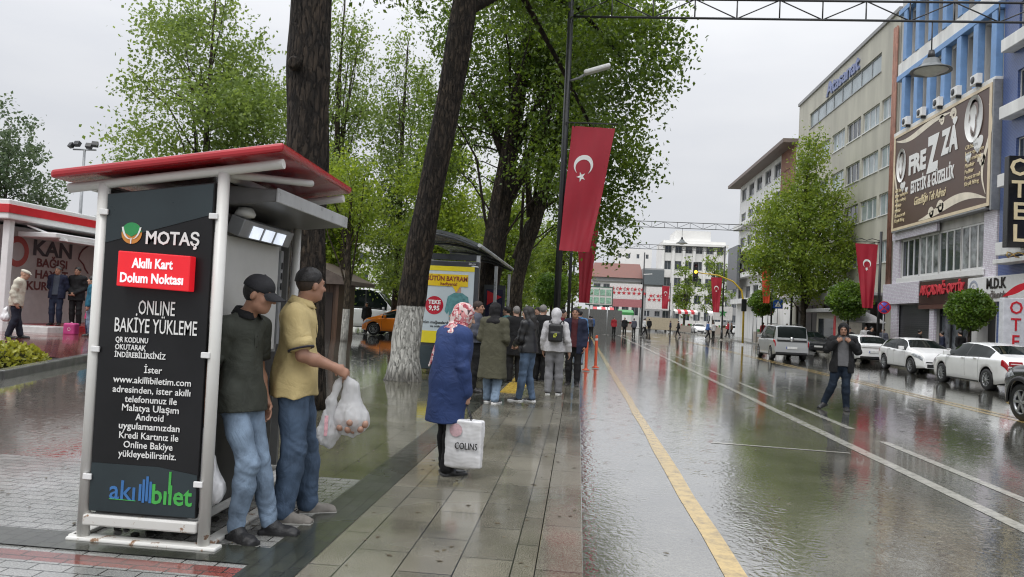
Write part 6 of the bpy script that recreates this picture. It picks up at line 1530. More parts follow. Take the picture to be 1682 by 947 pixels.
def car(label, cat, F, paint, loc, rz, name='parked_car', r=.33, group=None, spokes=10, cladding=False, badge=True, plate=True):
    root = thing(name, label, cat, loc, rz, group)
    c = CarForm(F['L'], F['top'], F['zs'], F['ws'], F['wr'], F['wheels'], wr_r=r, zb=.24 if cladding else .20)
    h = F['L'] / 2
    body = c.body(root, paint)
    for sd in (-1, 1):
        a, b2 = F['side']; bp = F['bp']
        m = MB(); c.patch(m, bp + .05, b2, 6.16, 7.92, sd, trim1=-.0); m.build('side_window', CGLASS, root)
        m = MB(); c.patch(m, a, bp - .05, 6.16, 7.92, sd); m.build('side_window', CGLASS, root)
        m = MB(); c.patch(m, a - .03, b2 + .03, 5.99, 6.15, sd, off=.007, nv=2); c.patch(m, bp - .05, bp + .05, 6.15, 7.92, sd, off=.004, ny=3); m.build('window_trim', TRIM, body)
        # door seams, handles, sill
        m = MB()
        for y in (b2 - .02, bp, F['wheels'][0] + .42): c.patch(m, y - .006, y + .006, 2.4, 5.98, sd, off=.003, ny=2, nv=12)
        c.patch(m, F['wheels'][0] + .41, F['wheels'][1] - .41, 2.0, 2.10, sd, off=.004, ny=18, nv=3)
        m.build('door_seam', TRIM, body)
        for y in (bp + .12, F['wheels'][0] + .62):
            p = c.sec(c.at(y), 5.0); m = MB(); m.obox(p * (sd, 1, 1) + np.array([sd * .012, 0, -.01]), (.014, .09, .014)); m.build('door_handle', paint if paint != CSILV else TRIM, root, bevel=.006)
        if cladding:
            for w in F['wheels']:
                m = MB(); G = []
                for t in np.linspace(-.1, PI + .1, 24):
                    row = []
                    for rad, xo in ((r + .05, .02), (r + .055, .045), (r + .13, .03), (r + .15, -.03)):
                        y = w + rad * math.cos(t); z = r + rad * math.sin(t); row.append((sd * (float(np.interp(y, c.y, c.ws)) + xo), y, max(z, .2)))
                    G.append(row)
                m.grid(np.array(G), flip=sd < 0); m.build('arch_cladding', TRIM, root)
        # lights
        m = MB(); c.patch(m, h - .60, h - .07, 3.85, 5.75, sd, off=.007, trim0=.22); m.build('headlight', HEADL, root)
        m = MB(); c.patch(m, -h + .012, -h + .24, 3.7 if F is not VANLET else 4.0, 5.7, sd, off=.008); m.build('tail_light', TAILL, root)
        # mirror
        p = c.sec(c.at(F['side'][1] - .18), 6.2); m = MB(); m.obox(p * (sd, 1, 1) + np.array([sd * .13, 0, .06]), (.10, .055, .07)); m.bar(p * (sd, 1, 1), p * (sd, 1, 1) + np.array([sd * .08, 0, .03]), .05, .03); m.build('wing_mirror', paint, root, bevel=.03)
    m = MB(); c.strip(m, F['wind'][0], F['wind'][1], 8.12, 11, off=.008); m.build('windscreen', CGLASS, root)
    m = MB(); c.strip(m, F['rear'][0], F['rear'][1], 8.12, 11, off=.008); m.build('rear_window', CGLASS, root)
    # front and rear details
    w0 = float(c.ws[-1]); w1 = float(c.ws[0])
    m = MB(); m.box(-w0 * .82, w0 * .82, h - .03, h + .012, .28, .42); m.box(-w0 * .9, w0 * .9, h - .04, h + .008, .47, .52); m.build('grille', TRIM, root, bevel=.01)
    if plate:
        m = MB(); m.box(-.26, .26, h + .013, h + .022, .44, .55); m.build('number_plate', PLATE, root)
        zr = .86 if F in (SEDAN,) else .62
        m = MB(); m.box(-.26, .26, -h - .020, -h - .008, zr - .055, zr + .055) ; o = m.build('number_plate', PLATE, root)
        m = MB(); m.box(-.262, -.22, -h - .023, -h - .0205, zr - .055, zr + .055); m.build('plate_band', mat('plate blue', (.02, .06, .35), rough=.4), o)
    m = MB(); m.box(-w1 * .97, w1 * .97, -h - .012, -h + .05, .30, .40); m.build('rear_bumper_trim', TRIM, root, bevel=.01)
    if F is SEDAN:
        for sd in (-1, 1):
            m = MB(); m.box(min(sd * .40, sd * .76), max(sd * .40, sd * .76), -h - .012, -h + .06, .80, .94) ; m.build('tail_light', TAILL, root, bevel=.01)
            m = MB(); m.box(min(sd * .44, sd * .74), max(sd * .44, sd * .74), -h - .016, -h - .0125, .855, .885); m.build('light_bar', mat('pale light bar', (.75, .6, .6), rough=.2), root)
        m = MB(); m.box(-.74, .74, -h - .008, -h + .05, .56, .79); m.build('boot_lid', paint, root, bevel=.02)
    if F in (VANLET, HATCH):
        zt = 1.08 if F is VANLET else .92
        m = MB(); m.box(-w1 * .9, w1 * .9, -h - .014, -h + .05, zt - .09, zt + .02); m.build('chrome_bar' if F is VANLET else 'boot_crease', paint, root, bevel=.02)
        if F is VANLET:
            m = MB(); m.box(-w1 * .9, w1 * .9, -h - .008, -h + .04, zt - .17, zt - .093); m.build('dark_recess', TRIM, root)
            m = MB(); m.lathe([(.001, .03), (.07, .025), (.10, .0)], c=(0, -h - .012, zt - .04), R=rotx(PI / 2), n=20); m.build('round_emblem', CHROME, root)
            for sd in (-1, 1):
                m = MB(); m.bar((sd * .62, -1.5, 1.76), (sd * .62, .3, 1.77), .035, .03); m.build('roof_rail', TRIM, root)
    for y in F['wheels']:
        for sd in (-1, 1):
            x = float(np.interp(y, c.y, c.ws)) - .115; add_wheel(root, sd * x, y, r, .21, sd, spokes)
    return root

def vehicles():
    pk = 'cars parked on the right side'
    car('white saloon car seen from its rear left, nearest of the parked cars', 'car', SEDAN, CWHITE, (13.52, 25.6, -.12), 0, group=pk)
    car('white hatchback facing us in front of the closed shutter shop', 'car', HATCH, CWHITE, (14.42, 33.05, -.12), PI, group=pk, r=.32)
    car('white car seen from behind between the walking man and the facing hatchback', 'car', HATCH, CWHITE, (14.45, 39.6, -.12), 0, group=pk, r=.32)
    car('silver small van with a round badge, stopped beside the double yellow line', 'van', VANLET, CSILV, (10.45, 39.3, -.12), 0, name='small_van', r=.31)
    car('dark off road car cut by the right frame edge', 'car', SUV, CDARK, (9.78, 14.32, -.12), 0, name='offroad_car', r=.375, spokes=6, cladding=True)
    car('orange taxi half hidden behind the white footed leaning tree', 'taxi', HATCH, CORNG, (-9.35, 38.9, .0), PI / 2, name='taxi', r=.32)
    car('white minibus with dark windows behind the orange taxi', 'minibus', MINIBUS, CWHITE, (-13.3, 45.0, .0), -PI / 2, name='minibus', r=.36)
    far = 'cars at the far crossing'
    a = car('white car crossing far away under the traffic light', 'car', HATCH, CWHITE, (17.2, 108, -.12), PI, name='distant_car', group=far)
    dup(a, (23.2, 118, -.12), PI / 2 * 1.1, 'white car turning far away in front of the town hall', far)
    c = dup(a, (13.3, 121, -.12), PI * .95, 'silver car far away behind the crossing people', far); recolour(c, {'body': CSILV, 'wing_mirror': CSILV})
    c = dup(a, (15.2, 50.5, -.12), PI, 'dark car parked beyond the silver van', pk); recolour(c, {'body': CDARK, 'wing_mirror': CDARK})
vehicles()
# ================================================================== PEOPLE
class Sdf:
    """a smooth solid from blended primitives, meshed as one continuous surface"""
    def __init__(s): s.ops = []
    def cap(s, a, b, ra, rb, k=.03, flat=None):
        s.ops.append(('cap', np.array(a, float), np.array(b, float), ra, rb, k, flat)); return s
    def ell(s, c, r, R=None, k=.03):
        s.ops.append(('ell', np.array(c, float), np.array(r, float), np.eye(3) if R is None else np.array(R), k)); return s
    def box(s, c, hf, R=None, rd=.02, k=.02):
        s.ops.append(('box', np.array(c, float), np.array(hf, float), np.eye(3) if R is None else np.array(R), rd, k)); return s
    def cut(s, p, n): n = np.array(n, float); s.ops.append(('cut', np.array(p, float), n / np.linalg.norm(n))); return s
    def sub(s, c, r, R=None): s.ops.append(('sub', np.array(c, float), np.array(r, float), np.eye(3) if R is None else np.array(R))); return s
    def subbox(s, c, hf, R=None, rd=.01): s.ops.append(('subbox', np.array(c, float), np.array(hf, float), np.eye(3) if R is None else np.array(R), rd)); return s
    def disp(s, fn): s.ops.append(('disp', fn)); return s
    def mesh(s, h):
        lo = np.full(3, 1e9); hi = -lo
        for o in s.ops:
            if o[0] == 'cap':
                r = max(o[3], o[4]) * (1 if o[6] is None else 1.0); lo = np.minimum(lo, np.minimum(o[1], o[2]) - r); hi = np.maximum(hi, np.maximum(o[1], o[2]) + r)
            elif o[0] == 'ell': r = np.abs(o[3]) @ o[2]; lo = np.minimum(lo, o[1] - r); hi = np.maximum(hi, o[1] + r)
            elif o[0] == 'box': r = np.abs(o[3]) @ (o[2] + o[4]); lo = np.minimum(lo, o[1] - r); hi = np.maximum(hi, o[1] + r)
        lo -= 3 * h + .012; hi += 3 * h + .012
        n = np.ceil((hi - lo) / h).astype(int) + 1
        ax = [lo[i] + h * np.arange(n[i]) for i in range(3)]
        f = np.full(n, .3, np.float32)
        def block(c0, c1):
            i0 = np.clip(((c0 - lo) / h).astype(int), 0, n - 1); i1 = np.clip(((c1 - lo) / h).astype(int) + 2, 1, n)
            sl = tuple(slice(i0[q], i1[q]) for q in range(3))
            g = np.meshgrid(*[ax[q][sl[q]] for q in range(3)], indexing='ij', sparse=True)
            return sl, g
        def rot(g, c, R):
            d = [g[i] - c[i] for i in range(3)]
            return [d[0] * R[0, j] + d[1] * R[1, j] + d[2] * R[2, j] for j in range(3)]
        def ellv(q, r):
            k0 = np.sqrt((q[0] / r[0]) ** 2 + (q[1] / r[1]) ** 2 + (q[2] / r[2]) ** 2); k1 = np.sqrt((q[0] / r[0] ** 2) ** 2 + (q[1] / r[1] ** 2) ** 2 + (q[2] / r[2] ** 2) ** 2) + 1e-6
            return k0 * (k0 - 1) / k1
        def boxv(q, hf, rd):
            a = [np.abs(q[i]) - hf[i] for i in range(3)]; a = np.broadcast_arrays(*a)
            out = np.sqrt(sum(np.maximum(x, 0) ** 2 for x in a)); return out + np.minimum(np.maximum(np.maximum(a[0], a[1]), a[2]), 0) - rd
        for o in s.ops:
            t = o[0]
            if t in ('cap', 'ell', 'box'):
                if t == 'cap':
                    _, a, b, ra, rb, k, flat = o; mg = max(ra, rb) + k + 2 * h + .01
                    sl, g = block(np.minimum(a, b) - mg, np.maximum(a, b) + mg)
                    if flat is not None:
                        R, sy = flat; q = rot(g, a, R); e = (b - a) @ R; q = [q[0], q[1] / sy, q[2]]; e = np.array([e[0], e[1] / sy, e[2]])
                    else: q = [g[i] - a[i] for i in range(3)]; e = b - a
                    L2 = e @ e + 1e-9; tt = np.clip((q[0] * e[0] + q[1] * e[1] + q[2] * e[2]) / L2, 0, 1)
                    d = np.sqrt((q[0] - tt * e[0]) ** 2 + (q[1] - tt * e[1]) ** 2 + (q[2] - tt * e[2]) ** 2) - (ra + (rb - ra) * tt)
                elif t == 'ell':
                    _, c, r, R, k = o; e = np.abs(R) @ r + k + 2 * h + .01; sl, g = block(c - e, c + e); d = ellv(rot(g, c, R), r)
                else:
                    _, c, hf, R, rd, k = o; e = np.abs(R) @ (hf + rd) + k + 2 * h + .01; sl, g = block(c - e, c + e); d = boxv(rot(g, c, R), hf, rd)
                F = f[sl]
                if k > 0: hh = np.maximum(k - np.abs(F - d), 0) / k; f[sl] = np.minimum(F, d) - hh * hh * k * .25
                else: f[sl] = np.minimum(F, d)
            elif t == 'cut':
                _, p, nn = o; g = np.meshgrid(*ax, indexing='ij', sparse=True)
                np.maximum(f, ((g[0] - p[0]) * nn[0] + (g[1] - p[1]) * nn[1] + (g[2] - p[2]) * nn[2]).astype(np.float32), out=f)
            elif t == 'sub':
                _, c, r, R = o; e = np.abs(R) @ r + 2 * h; sl, g = block(c - e, c + e); f[sl] = np.maximum(f[sl], -ellv(rot(g, c, R), r))
            elif t == 'subbox':
                _, c, hf, R, rd = o; e = np.abs(R) @ (hf + rd) + 2 * h; sl, g = block(c - e, c + e); f[sl] = np.maximum(f[sl], -boxv(rot(g, c, R), hf, rd))
            elif t == 'disp':
                I = np.nonzero(np.abs(f) < .035); f[I] += o[1](ax[0][I[0]], ax[1][I[1]], ax[2][I[2]])
        return nets(f, lo, h)

def nets(f, lo, h):
    n = np.array(f.shape); s = f < 0
    cnt = np.zeros(n - 1, np.int8)
    cor = [(i, j, k) for i in (0, 1) for j in (0, 1) for k in (0, 1)]
    for (i, j, k) in cor: cnt += s[i:n[0] - 1 + i, j:n[1] - 1 + j, k:n[2] - 1 + k]
    A = np.argwhere((cnt > 0) & (cnt < 8))
    if len(A) == 0: return np.zeros((0, 3)), np.zeros((0, 4), int)
    idx = np.full(n - 1, -1, np.int32); idx[A[:, 0], A[:, 1], A[:, 2]] = np.arange(len(A))
    val = np.stack([f[A[:, 0] + c[0], A[:, 1] + c[1], A[:, 2] + c[2]] for c in cor], 1)
    acc = np.zeros((len(A), 3)); num = np.zeros(len(A))
    for a in range(8):
        for b in range(a + 1, 8):
            ca, cb = np.array(cor[a]), np.array(cor[b])
            if np.abs(ca - cb).sum() != 1: continue
            va, vb = val[:, a], val[:, b]; m = (va < 0) != (vb < 0)
            t = np.where(m, va / np.where(m, va - vb, 1), 0)
            acc += np.where(m[:, None], ca + t[:, None] * (cb - ca), 0); num += m
    V = lo + h * (A + acc / num[:, None])
    Q = []
    for axx in range(3):
        u, w = (axx + 1) % 3, (axx + 2) % 3
        s0 = [slice(1, -1)] * 3; s1 = [slice(1, -1)] * 3; s0[axx] = slice(0, -1); s1[axx] = slice(1, None)
        ch = s[tuple(s0)] != s[tuple(s1)]; E = np.argwhere(ch)
        if len(E) == 0: continue
        off = np.ones(3, int); off[axx] = 0; E = E + off
        inside = s[E[:, 0], E[:, 1], E[:, 2]]
        def id_(du, dw): c = E.copy(); c[:, u] -= du; c[:, w] -= dw; return idx[c[:, 0], c[:, 1], c[:, 2]]
        q = np.stack([id_(1, 1), id_(0, 1), id_(0, 0), id_(1, 0)], 1)
        q[~inside] = q[~inside][:, ::-1]; Q.append(q)
    Q = np.concatenate(Q); Q = Q[(Q >= 0).all(1)]
    return V, Q

def sdf_obj(S, h, name, m, parent, mi=None):
    V, Q = S.mesh(h)
    return raw_mesh(name, V, Q, m, parent, smooth=True, mi=None if mi is None else mi(V[Q].mean(1)))

def folds(seed, amp, freq, n=5, zs=1.0):
    rg = np.random.default_rng(seed); K = rg.normal(size=(n, 3)) * freq; K[:, 2] *= zs; ph = rg.uniform(0, 6.28, n); am = amp * rg.uniform(.5, 1, n) / n * 1.6
    K2 = rg.normal(size=(n, 3)) * freq * .45
    def f(x, y, z):
        o = 0
        for i in range(n):
            o = o + am[i] * np.sin(K[i, 0] * x + K[i, 1] * y + K[i, 2] * z + ph[i] + 1.4 * np.sin(K2[i, 0] * x + K2[i, 1] * y + K2[i, 2] * z))
        return o.astype(np.float32)
    return f
def joint_folds(pts, amp, rad, freq):
    """creases that gather round bent joints"""
    def f(x, y, z):
        o = 0
        for i, p in enumerate(pts):
            d2 = (x - p[0]) ** 2 + (y - p[1]) ** 2 + (z - p[2]) ** 2
            o = o + amp * np.exp(-d2 / rad ** 2) * np.sin(freq * (z - p[2]) + 46 * (x - p[0]) * (1 - 2 * (i % 2)) + 30 * (y - p[1]) + 2.6 * np.sin(23 * x + 19 * y + 13 * z + i) + i)
        return o.astype(np.float32)
    return f

DEF = dict(pel=(0, 0, .95), nk=(0, .0, 1.475), hd=(0, .035, 1.625), shl=(-.185, -.005, 1.415), shr=(.185, -.005, 1.415), ell=(-.235, -.03, 1.13), elr=(.235, -.03, 1.13), wrl=(-.235, .05, .88), wrr=(.235, .05, .88),
           hil=(-.09, 0, .92), hir=(.09, 0, .92), knl=(-.10, .03, .50), knr=(.10, .03, .50), anl=(-.10, -.02, .085), anr=(.10, -.02, .085), fdl=-8.0, fdr=8.0)

def hand(S, wr, d, n, side, curl=.5, sc=1.0):
    """palm, four unequal bent fingers and a thumb; d: along the hand, n: the way the palm faces"""
    d = np.array(d, float); d /= np.linalg.norm(d); n = np.array(n, float); n -= d * (n @ d); n /= np.linalg.norm(n)
    t = np.cross(n, d) * side      # towards the thumb
    R = np.array([t, n, d]).T; wr = np.array(wr, float)
    S.cap(wr, wr + d * .03 * sc, .026 * sc, .028 * sc, .02)
    S.ell(wr + d * .055 * sc, np.array([.040, .017, .052]) * sc, R, .02)
    for i, (o, L, r) in enumerate(((.030, .075, .0092), (.010, .083, .0096), (-.011, .077, .0092), (-.030, .060, .0080))):
        p = wr + d * (.094 - .004 * abs(i - 1)) * sc + t * o * sc; a = curl * .35; q = p
        for j, fr in enumerate((.45, .32, .23)):
            a += curl * (.55 if j else .3)
            e = q + (d * math.cos(a) + n * math.sin(a)) * L * fr * sc; S.cap(q, e, r * sc * (1 - .08 * j), r * sc * (.94 - .08 * j), .004 if j else .008); q = e
    p = wr + d * .032 * sc + t * .028 * sc
    e = p + (d * .55 + t * .55 + n * .45) * .042 * sc; S.cap(p, e, .0135 * sc, .0115 * sc, .014)
    e2 = e + (d * .75 + t * .1 + n * .55 * (0.5 + curl)) * .033 * sc; S.cap(e, e2, .011 * sc, .009 * sc, .004)
    return wr + d * .095 * sc + n * .03 * sc

def person(label, loc, rz, H=1.75, P=None, vox=.012, skin=None, top=None, bottom=None, shoes=None, hair=None, head=(0, 0, 0), name='person', group=None, build=1.0, hands=None, face=True, seed=0, beard=None):
    J = {k: (np.array(v, float) if not np.isscalar(v) else v) for k, v in {**DEF, **(P or {})}.items()}
    r = thing(name, label, 'person', loc, rz, group, scale=H / 1.75)
    b = build
    up = J['nk'] - J['pel']; up /= np.linalg.norm(up); rt = J['shr'] - J['shl']; rt -= up * (rt @ up); rt /= np.linalg.norm(rt); fw = np.cross(up, rt); RT = np.array([rt, fw, up]).T
    tor = lambda f: J['pel'] + (J['nk'] - J['pel']) * f
    HR = rotz(math.radians(head[0])) @ rotx(math.radians(-head[1])) @ roty(math.radians(head[2]))
    hp = lambda x, y, z: J['hd'] + HR @ np.array([x, y, z])
    def torso(S, t, k=.06, flat=False):
        S.ell(tor(.70), np.array([.158 * b + t, .100 * b + t, .20]), RT, k); S.ell(tor(.34), np.array([.138 * b + t, .098 * b + t, .19]), RT, k)
        S.ell(tor(.02) , np.array([.158 * b + t, .112 * b + t, .135 + t]), RT, k)
        S.cap(J['shl'] * .9 + tor(.9) * .1, J['shr'] * .9 + tor(.9) * .1, .056 + t, .056 + t, k); S.cap(tor(.86), J['nk'], .075 + t, .05 + t, k)
    def arm(S, sd, t, end=1.0, k=.03, fl=0.0):
        sh, el, wr = J['sh' + sd], J['el' + sd], J['wr' + sd]
        S.cap(sh, sh * .5 + el * .5, .053 + t, .047 + t + fl * .5, k)
        if end <= .5: S.cap(sh * .5 + el * .5, sh * (1 - end * 1.5) + el * end * 1.5, .047 + t + fl * .5, .043 + t + fl, k); return
        S.cap(sh * .5 + el * .5, el, .047 + t, .041 + t, k)
        S.cap(el, el * .65 + wr * .35, .041 + t, .042 + t, k); e = el + (wr - el) * (end - .5) * 2; S.cap(el * .65 + wr * .35, e, .042 + t, .028 + t + fl, k)
    def leg(S, sd, t, k=.03, loose=0.0):
        hi, kn, an = J['hi' + sd], J['kn' + sd], J['an' + sd]
        S.cap(hi, hi * .5 + kn * .5, .090 * b + t, .074 * b + t + loose * .2, .05); S.cap(hi * .5 + kn * .5, kn, .074 * b + t + loose * .2, .056 + t + loose * .5, k)
        ca = kn * .68 + an * .32; S.cap(kn, ca, .055 + t + loose * .6, .055 + t + loose * .8, k); S.cap(ca, an, .055 + t + loose * .8, .037 + t + loose * 1.1, k)
    # ---- body: one continuous figure
    S = Sdf(); torso(S, 0)
    S.cap(J['nk'] - up * .03, J['hd'] + HR @ np.array([0, -.02, -.06]), .056, .052, .03)
    for sd in 'lr': arm(S, sd, -.002); leg(S, sd, -.006)
    for sd in 'lr':
        a = J['an' + sd]; yaw = math.radians(J['fd' + sd]); d = np.array([-math.sin(-yaw), math.cos(yaw), 0]); S.cap(a + (0, 0, -.02), a + d * .10 + np.array([0, 0, .035 - a[2]]), .030, .022, .02)
    S.ell(hp(0, -.012, .032), (.075, .095, .090), HR, .0); S.ell(hp(0, .022, -.030), (.060, .072, .082), HR, .03); S.ell(hp(0, .058, -.088), (.034, .030, .024), HR, .03)
    S.ell(hp(0, .03, -.065), (.052, .05, .035), HR, .03)
    S.cap(hp(0, .092, .018), hp(0, .117, -.020), .008, .0125, .012); S.ell(hp(.011, .100, -.024), (.009, .010, .008), HR, .006); S.ell(hp(-.011, .100, -.024), (.009, .010, .008), HR, .006)
    S.cap(hp(-.034, .080, .030), hp(.034, .080, .030), .012, .012, .015); S.ell(hp(0, .088, -.052), (.022, .012, .006), HR, .006); S.ell(hp(0, .085, -.063), (.020, .012, .007), HR, .006)
    S.ell(hp(-.04, .062, -.022), (.022, .022, .022), HR, .02); S.ell(hp(.04, .062, -.022), (.022, .022, .022), HR, .02)
    for q in (-1, 1):
        if face: S.sub(hp(q * .031, .098, .008), (.014, .012, .008), HR)
        S.ell(hp(q * .077, -.008, -.008), (.010, .020, .031), HR @ rotx(-.2), .006)
    tips = {}
    for sd, sn in (('l', -1), ('r', 1)):
        h_ = (hands or {}).get(sd, {})
        d = h_.get('d', J['wr' + sd] - J['el' + sd]); n = h_.get('n', (-sn, .2, 0)); tips[sd] = hand(S, J['wr' + sd], d, n, h_.get('side', -sn), h_.get('curl', .6))
    sdf_obj(S, vox, 'body', skin, r)
    if face:
        EYE = mat('dark eye', (.02, .014, .011), rough=.15)
        m = MB()
        for q in (-1, 1): m.lathe([(.011 * math.sin(t), -.011 * math.cos(t)) for t in np.linspace(.01, PI - .01, 8)], c=hp(q * .031, .080, .008), n=10)
        m.build('eyes', EYE, r)
        m = MB()
        for q in (-1, 1): m.tube([hp(q * .016, .095, .030), hp(q * .033, .092, .036), hp(q * .050, .078, .031)], [.004, .0045, .002], n=5)
        m.build('eyebrows', mat('dark brows', (.02, .014, .01), rough=.6), r)
    # ---- trousers
    if bottom:
        S = Sdf(); t = bottom.get('t', .012); S.ell(tor(.0), np.array([.158 * b + t, .112 * b + t, .14 + t]), RT, .05)
        for sd in 'lr': leg(S, sd, t, loose=bottom.get('loose', .014))
        S.cut(tor(.12), up); hem = bottom.get('hem', .035); S.cut((0, 0, hem), (0, 0, -1))
        S.disp(folds(seed + 3, .008, 22, n=7, zs=.8)); S.disp(joint_folds([J['knl'], J['knr'], J['anl'] + (0, 0, .07), J['anr'] + (0, 0, .07), J['hil'], J['hir']], .0045, .10, 80))
        sdf_obj(S, vox, 'trousers', bottom['m'], r)
    # ---- upper garments
    for g in (top or []):
        S = Sdf(); t = g.get('t', .016); torso(S, t)
        hem = g['hem']
        if g.get('flare') is not None:
            wv = g['flare']; c0 = tor(.55); c1 = np.array([J['pel'][0] + g.get('shift', (0, 0))[0], J['pel'][1] + g.get('shift', (0, 0))[1], hem - .02])
            Rz = np.eye(3) if g.get('upright', True) else RT
            S.cap(c0, c1, .150 * b + t, wv, .06, flat=(RT, g.get('flat', .74)))
        else:
            c1 = np.array([*(J['pel'][:2]), hem - .06]); S.cap(tor(.25), c1, .150 * b + t, .184 * b + t + g.get('bag', .004), .05, flat=(RT, .80))
        tb = (bottom or {}).get('t', .012) + max(.012, t - .008)
        for sd in 'lr': S.cap(J['hi' + sd] + (0, 0, .03), J['hi' + sd] * .7 + J['kn' + sd] * .3, .090 * b + tb, .084 * b + tb, .06)
        ends = g.get('sleeve', .97)
        for sd in 'lr': arm(S, sd, g.get('ts', t), ends, fl=g.get('cuff', .004))
        S.cut((0, 0, hem), (0, 0, -1)); S.cut(J['nk'] + up * .055, up + fw * g.get('vneck', .25)); S.sub(J['nk'] + up * .075 + fw * .018, (.066, .074, .078), RT)
        if ends > .5:
            for sd in 'lr': pass
        if g.get('open'):
            S.subbox(tor(.45) + fw * .2, (g['open'], .22, .62), RT)
        if g.get('hollow'):     # open coats are a shell
            pass
        S.disp(folds(seed + 7, g.get('fold', .008), g.get('ff', 20), zs=g.get('fz', .6)))
        S.disp(joint_folds([J['ell'], J['elr'], J['shl'] + (.03, 0, -.09), J['shr'] + (-.03, 0, -.09), tor(.12)], .004, .09, 62))
        o = sdf_obj(S, vox, g.get('name', 'shirt'), g['m'], r)
        if g.get('collar'):
            m = MB(); c = J['nk'] + up * .030 + fw * .014
            ring = lambda rad, dz, dy: [c + rt * rad * math.sin(a) + fw * (rad * .95 * math.cos(a) + dy) + up * (dz - .020 * math.cos(a)) for a in np.linspace(.35, 2 * PI - .35, 22)]
            m.grid(np.array([ring(.064, -.02, .004), ring(.066, .030, .002), ring(.078, .032, .002), ring(.108, -.016, .004), ring(.104, -.02, .004)])); m.build('collar', g['collar'], r)
            m = MB(); pts = [tor(f) + fw * ((.1 * b + t) * math.sqrt(max(0, 1 - ((f - .70) * 2.65) ** 2)) + .003) for f in np.linspace(.60, .95, 9)]
            m.grid(np.array([[p - rt * .016 for p in pts], [p - rt * .014 + fw * .004 for p in pts], [p + rt * .014 + fw * .004 for p in pts], [p + rt * .016 for p in pts]])); o_ = m.build('placket', g['m'], r)
            for q in (1, 4, 7): m = MB(); m.lathe([(.001, .006), (.006, .005), (.007, .0)], c=pts[q], R=RT @ rotx(-PI / 2), n=8); m.build('button', g['trim'], o_)
        if g.get('trim'):       # dark band at the sleeve hems
            for sd in 'lr':
                m = MB(); e = J['sh' + sd] + (J['el' + sd] - J['sh' + sd]) * ends * 1.5; d = J['el' + sd] - J['sh' + sd]; d /= np.linalg.norm(d)
                R0 = .043 + g['ts'] + g['cuff'] + .003; m.tube([e - d * .01, e + d * .052], [R0, R0 + .001], n=22, m=1); m.tube([e + d * .0521, e + d * .060], [R0 + .003, R0 + .003], n=22); m.build('sleeve_band', [g['trim'], g['m']], r)
        if g.get('hood'):
            S = Sdf(); S.ell(hp(0, -.025, .025), (.108, .122, .128), HR, .0); S.cap(hp(0, -.09, .02), J['nk'] - fw * .05, .075, .09, .06); S.cap(J['nk'] - rt * .07, J['nk'] + rt * .07, .055, .055, .05)
            S.sub(hp(0, .10, -.02), (.072, .11, .105), HR); S.disp(folds(seed + 9, .006, 30)); sdf_obj(S, vox, 'hood', g['hood'], r)
    # ---- shoes
    if shoes:
        for sd in 'lr':
            a = J['an' + sd]; yaw = math.radians(J['fd' + sd]); d = np.array([math.sin(yaw), math.cos(yaw), 0]); pt = shoes.get('pitch_' + sd, 0.0)
            d3 = np.array([d[0] * math.cos(pt), d[1] * math.cos(pt), math.sin(pt)]); upf = np.cross(np.array([d[1], -d[0], 0]), d3); Rf = np.array([np.array([d[1], -d[0], 0]), d3, upf]).T
            g0 = a - upf * .085
            S = Sdf(); S.ell(g0 + d3 * .02 + upf * .040, (.043, .07, .052), Rf, .0); S.ell(g0 + d3 * .125 + upf * .030, (.047, .085, .036), Rf, .04); S.cap(a + upf * .0, g0 + d3 * .03 + upf * .05, .046, .046, .03)
            S.box(g0 + d3 * .075 + upf * .014, (.037, .125, .010), Rf, .010, .008); S.cut(g0, -upf)
            S.disp(folds(seed + 11, .003, 60))
            sdf_obj(S, min(vox, .009), 'shoe', [shoes['m'], shoes.get('sole', shoes['m'])], r, mi=lambda C, g0=g0, u=upf: (((C - g0) @ u) < shoes.get('st', .026)).astype(int))
    # ---- hair and headwear
    if hair:
        k = hair['kind']; hm = hair['m']
        if k in ('short', 'long', 'fade'):
            S = Sdf(); S.ell(hp(0, -.014, .036), (.084, .104, .098), HR, .0)
            if k == 'long':
                S.cap(hp(0, -.07, .0), hp(0, -.085, -.12), .075, .07, .05, flat=(HR, .8)); S.cap(hp(0, -.085, -.12), J['nk'] - fw * .10 - up * .14, .07, .045, .04)
                S.cap(hp(-.07, .0, .0), hp(-.07, -.02, -.12), .035, .04, .03); S.cap(hp(.07, .0, .0), hp(.07, -.02, -.12), .035, .04, .03)
            n = HR @ np.array([0, .72, -.69]); 
            if k == 'long': S.sub(hp(0, .10, -.03), (.062, .085, .10), HR)
            else: S.cut(hp(0, .02, .0) if k == 'short' else hp(0, .0, .02), n)
            if k == 'fade': S.cut(hp(0, 0, hair.get('z', .0)), -(HR @ np.array([0, 0, 1.0])))
            S.disp(folds(seed + 13, .003, 90)); sdf_obj(S, min(vox, .008), 'hair', hm, r)
            if k == 'fade':
                S = Sdf(); S.ell(hp(0, -.013, .030), (.0785, .0985, .0935), HR, .0); S.cut(hp(0, .01, .0), n); S.sub(hp(.08, -.0, -.02), (.03, .026, .036), HR); S.sub(hp(-.08, -.0, -.02), (.03, .026, .036), HR); S.cut(hp(0, 0, -.055), -(HR @ np.array([0, 0, 1.0]))); sdf_obj(S, min(vox, .008), 'shaved_hair', mat('shaved hair', (.040, .027, .020), rough=.75, var=.35, scale=60), r)
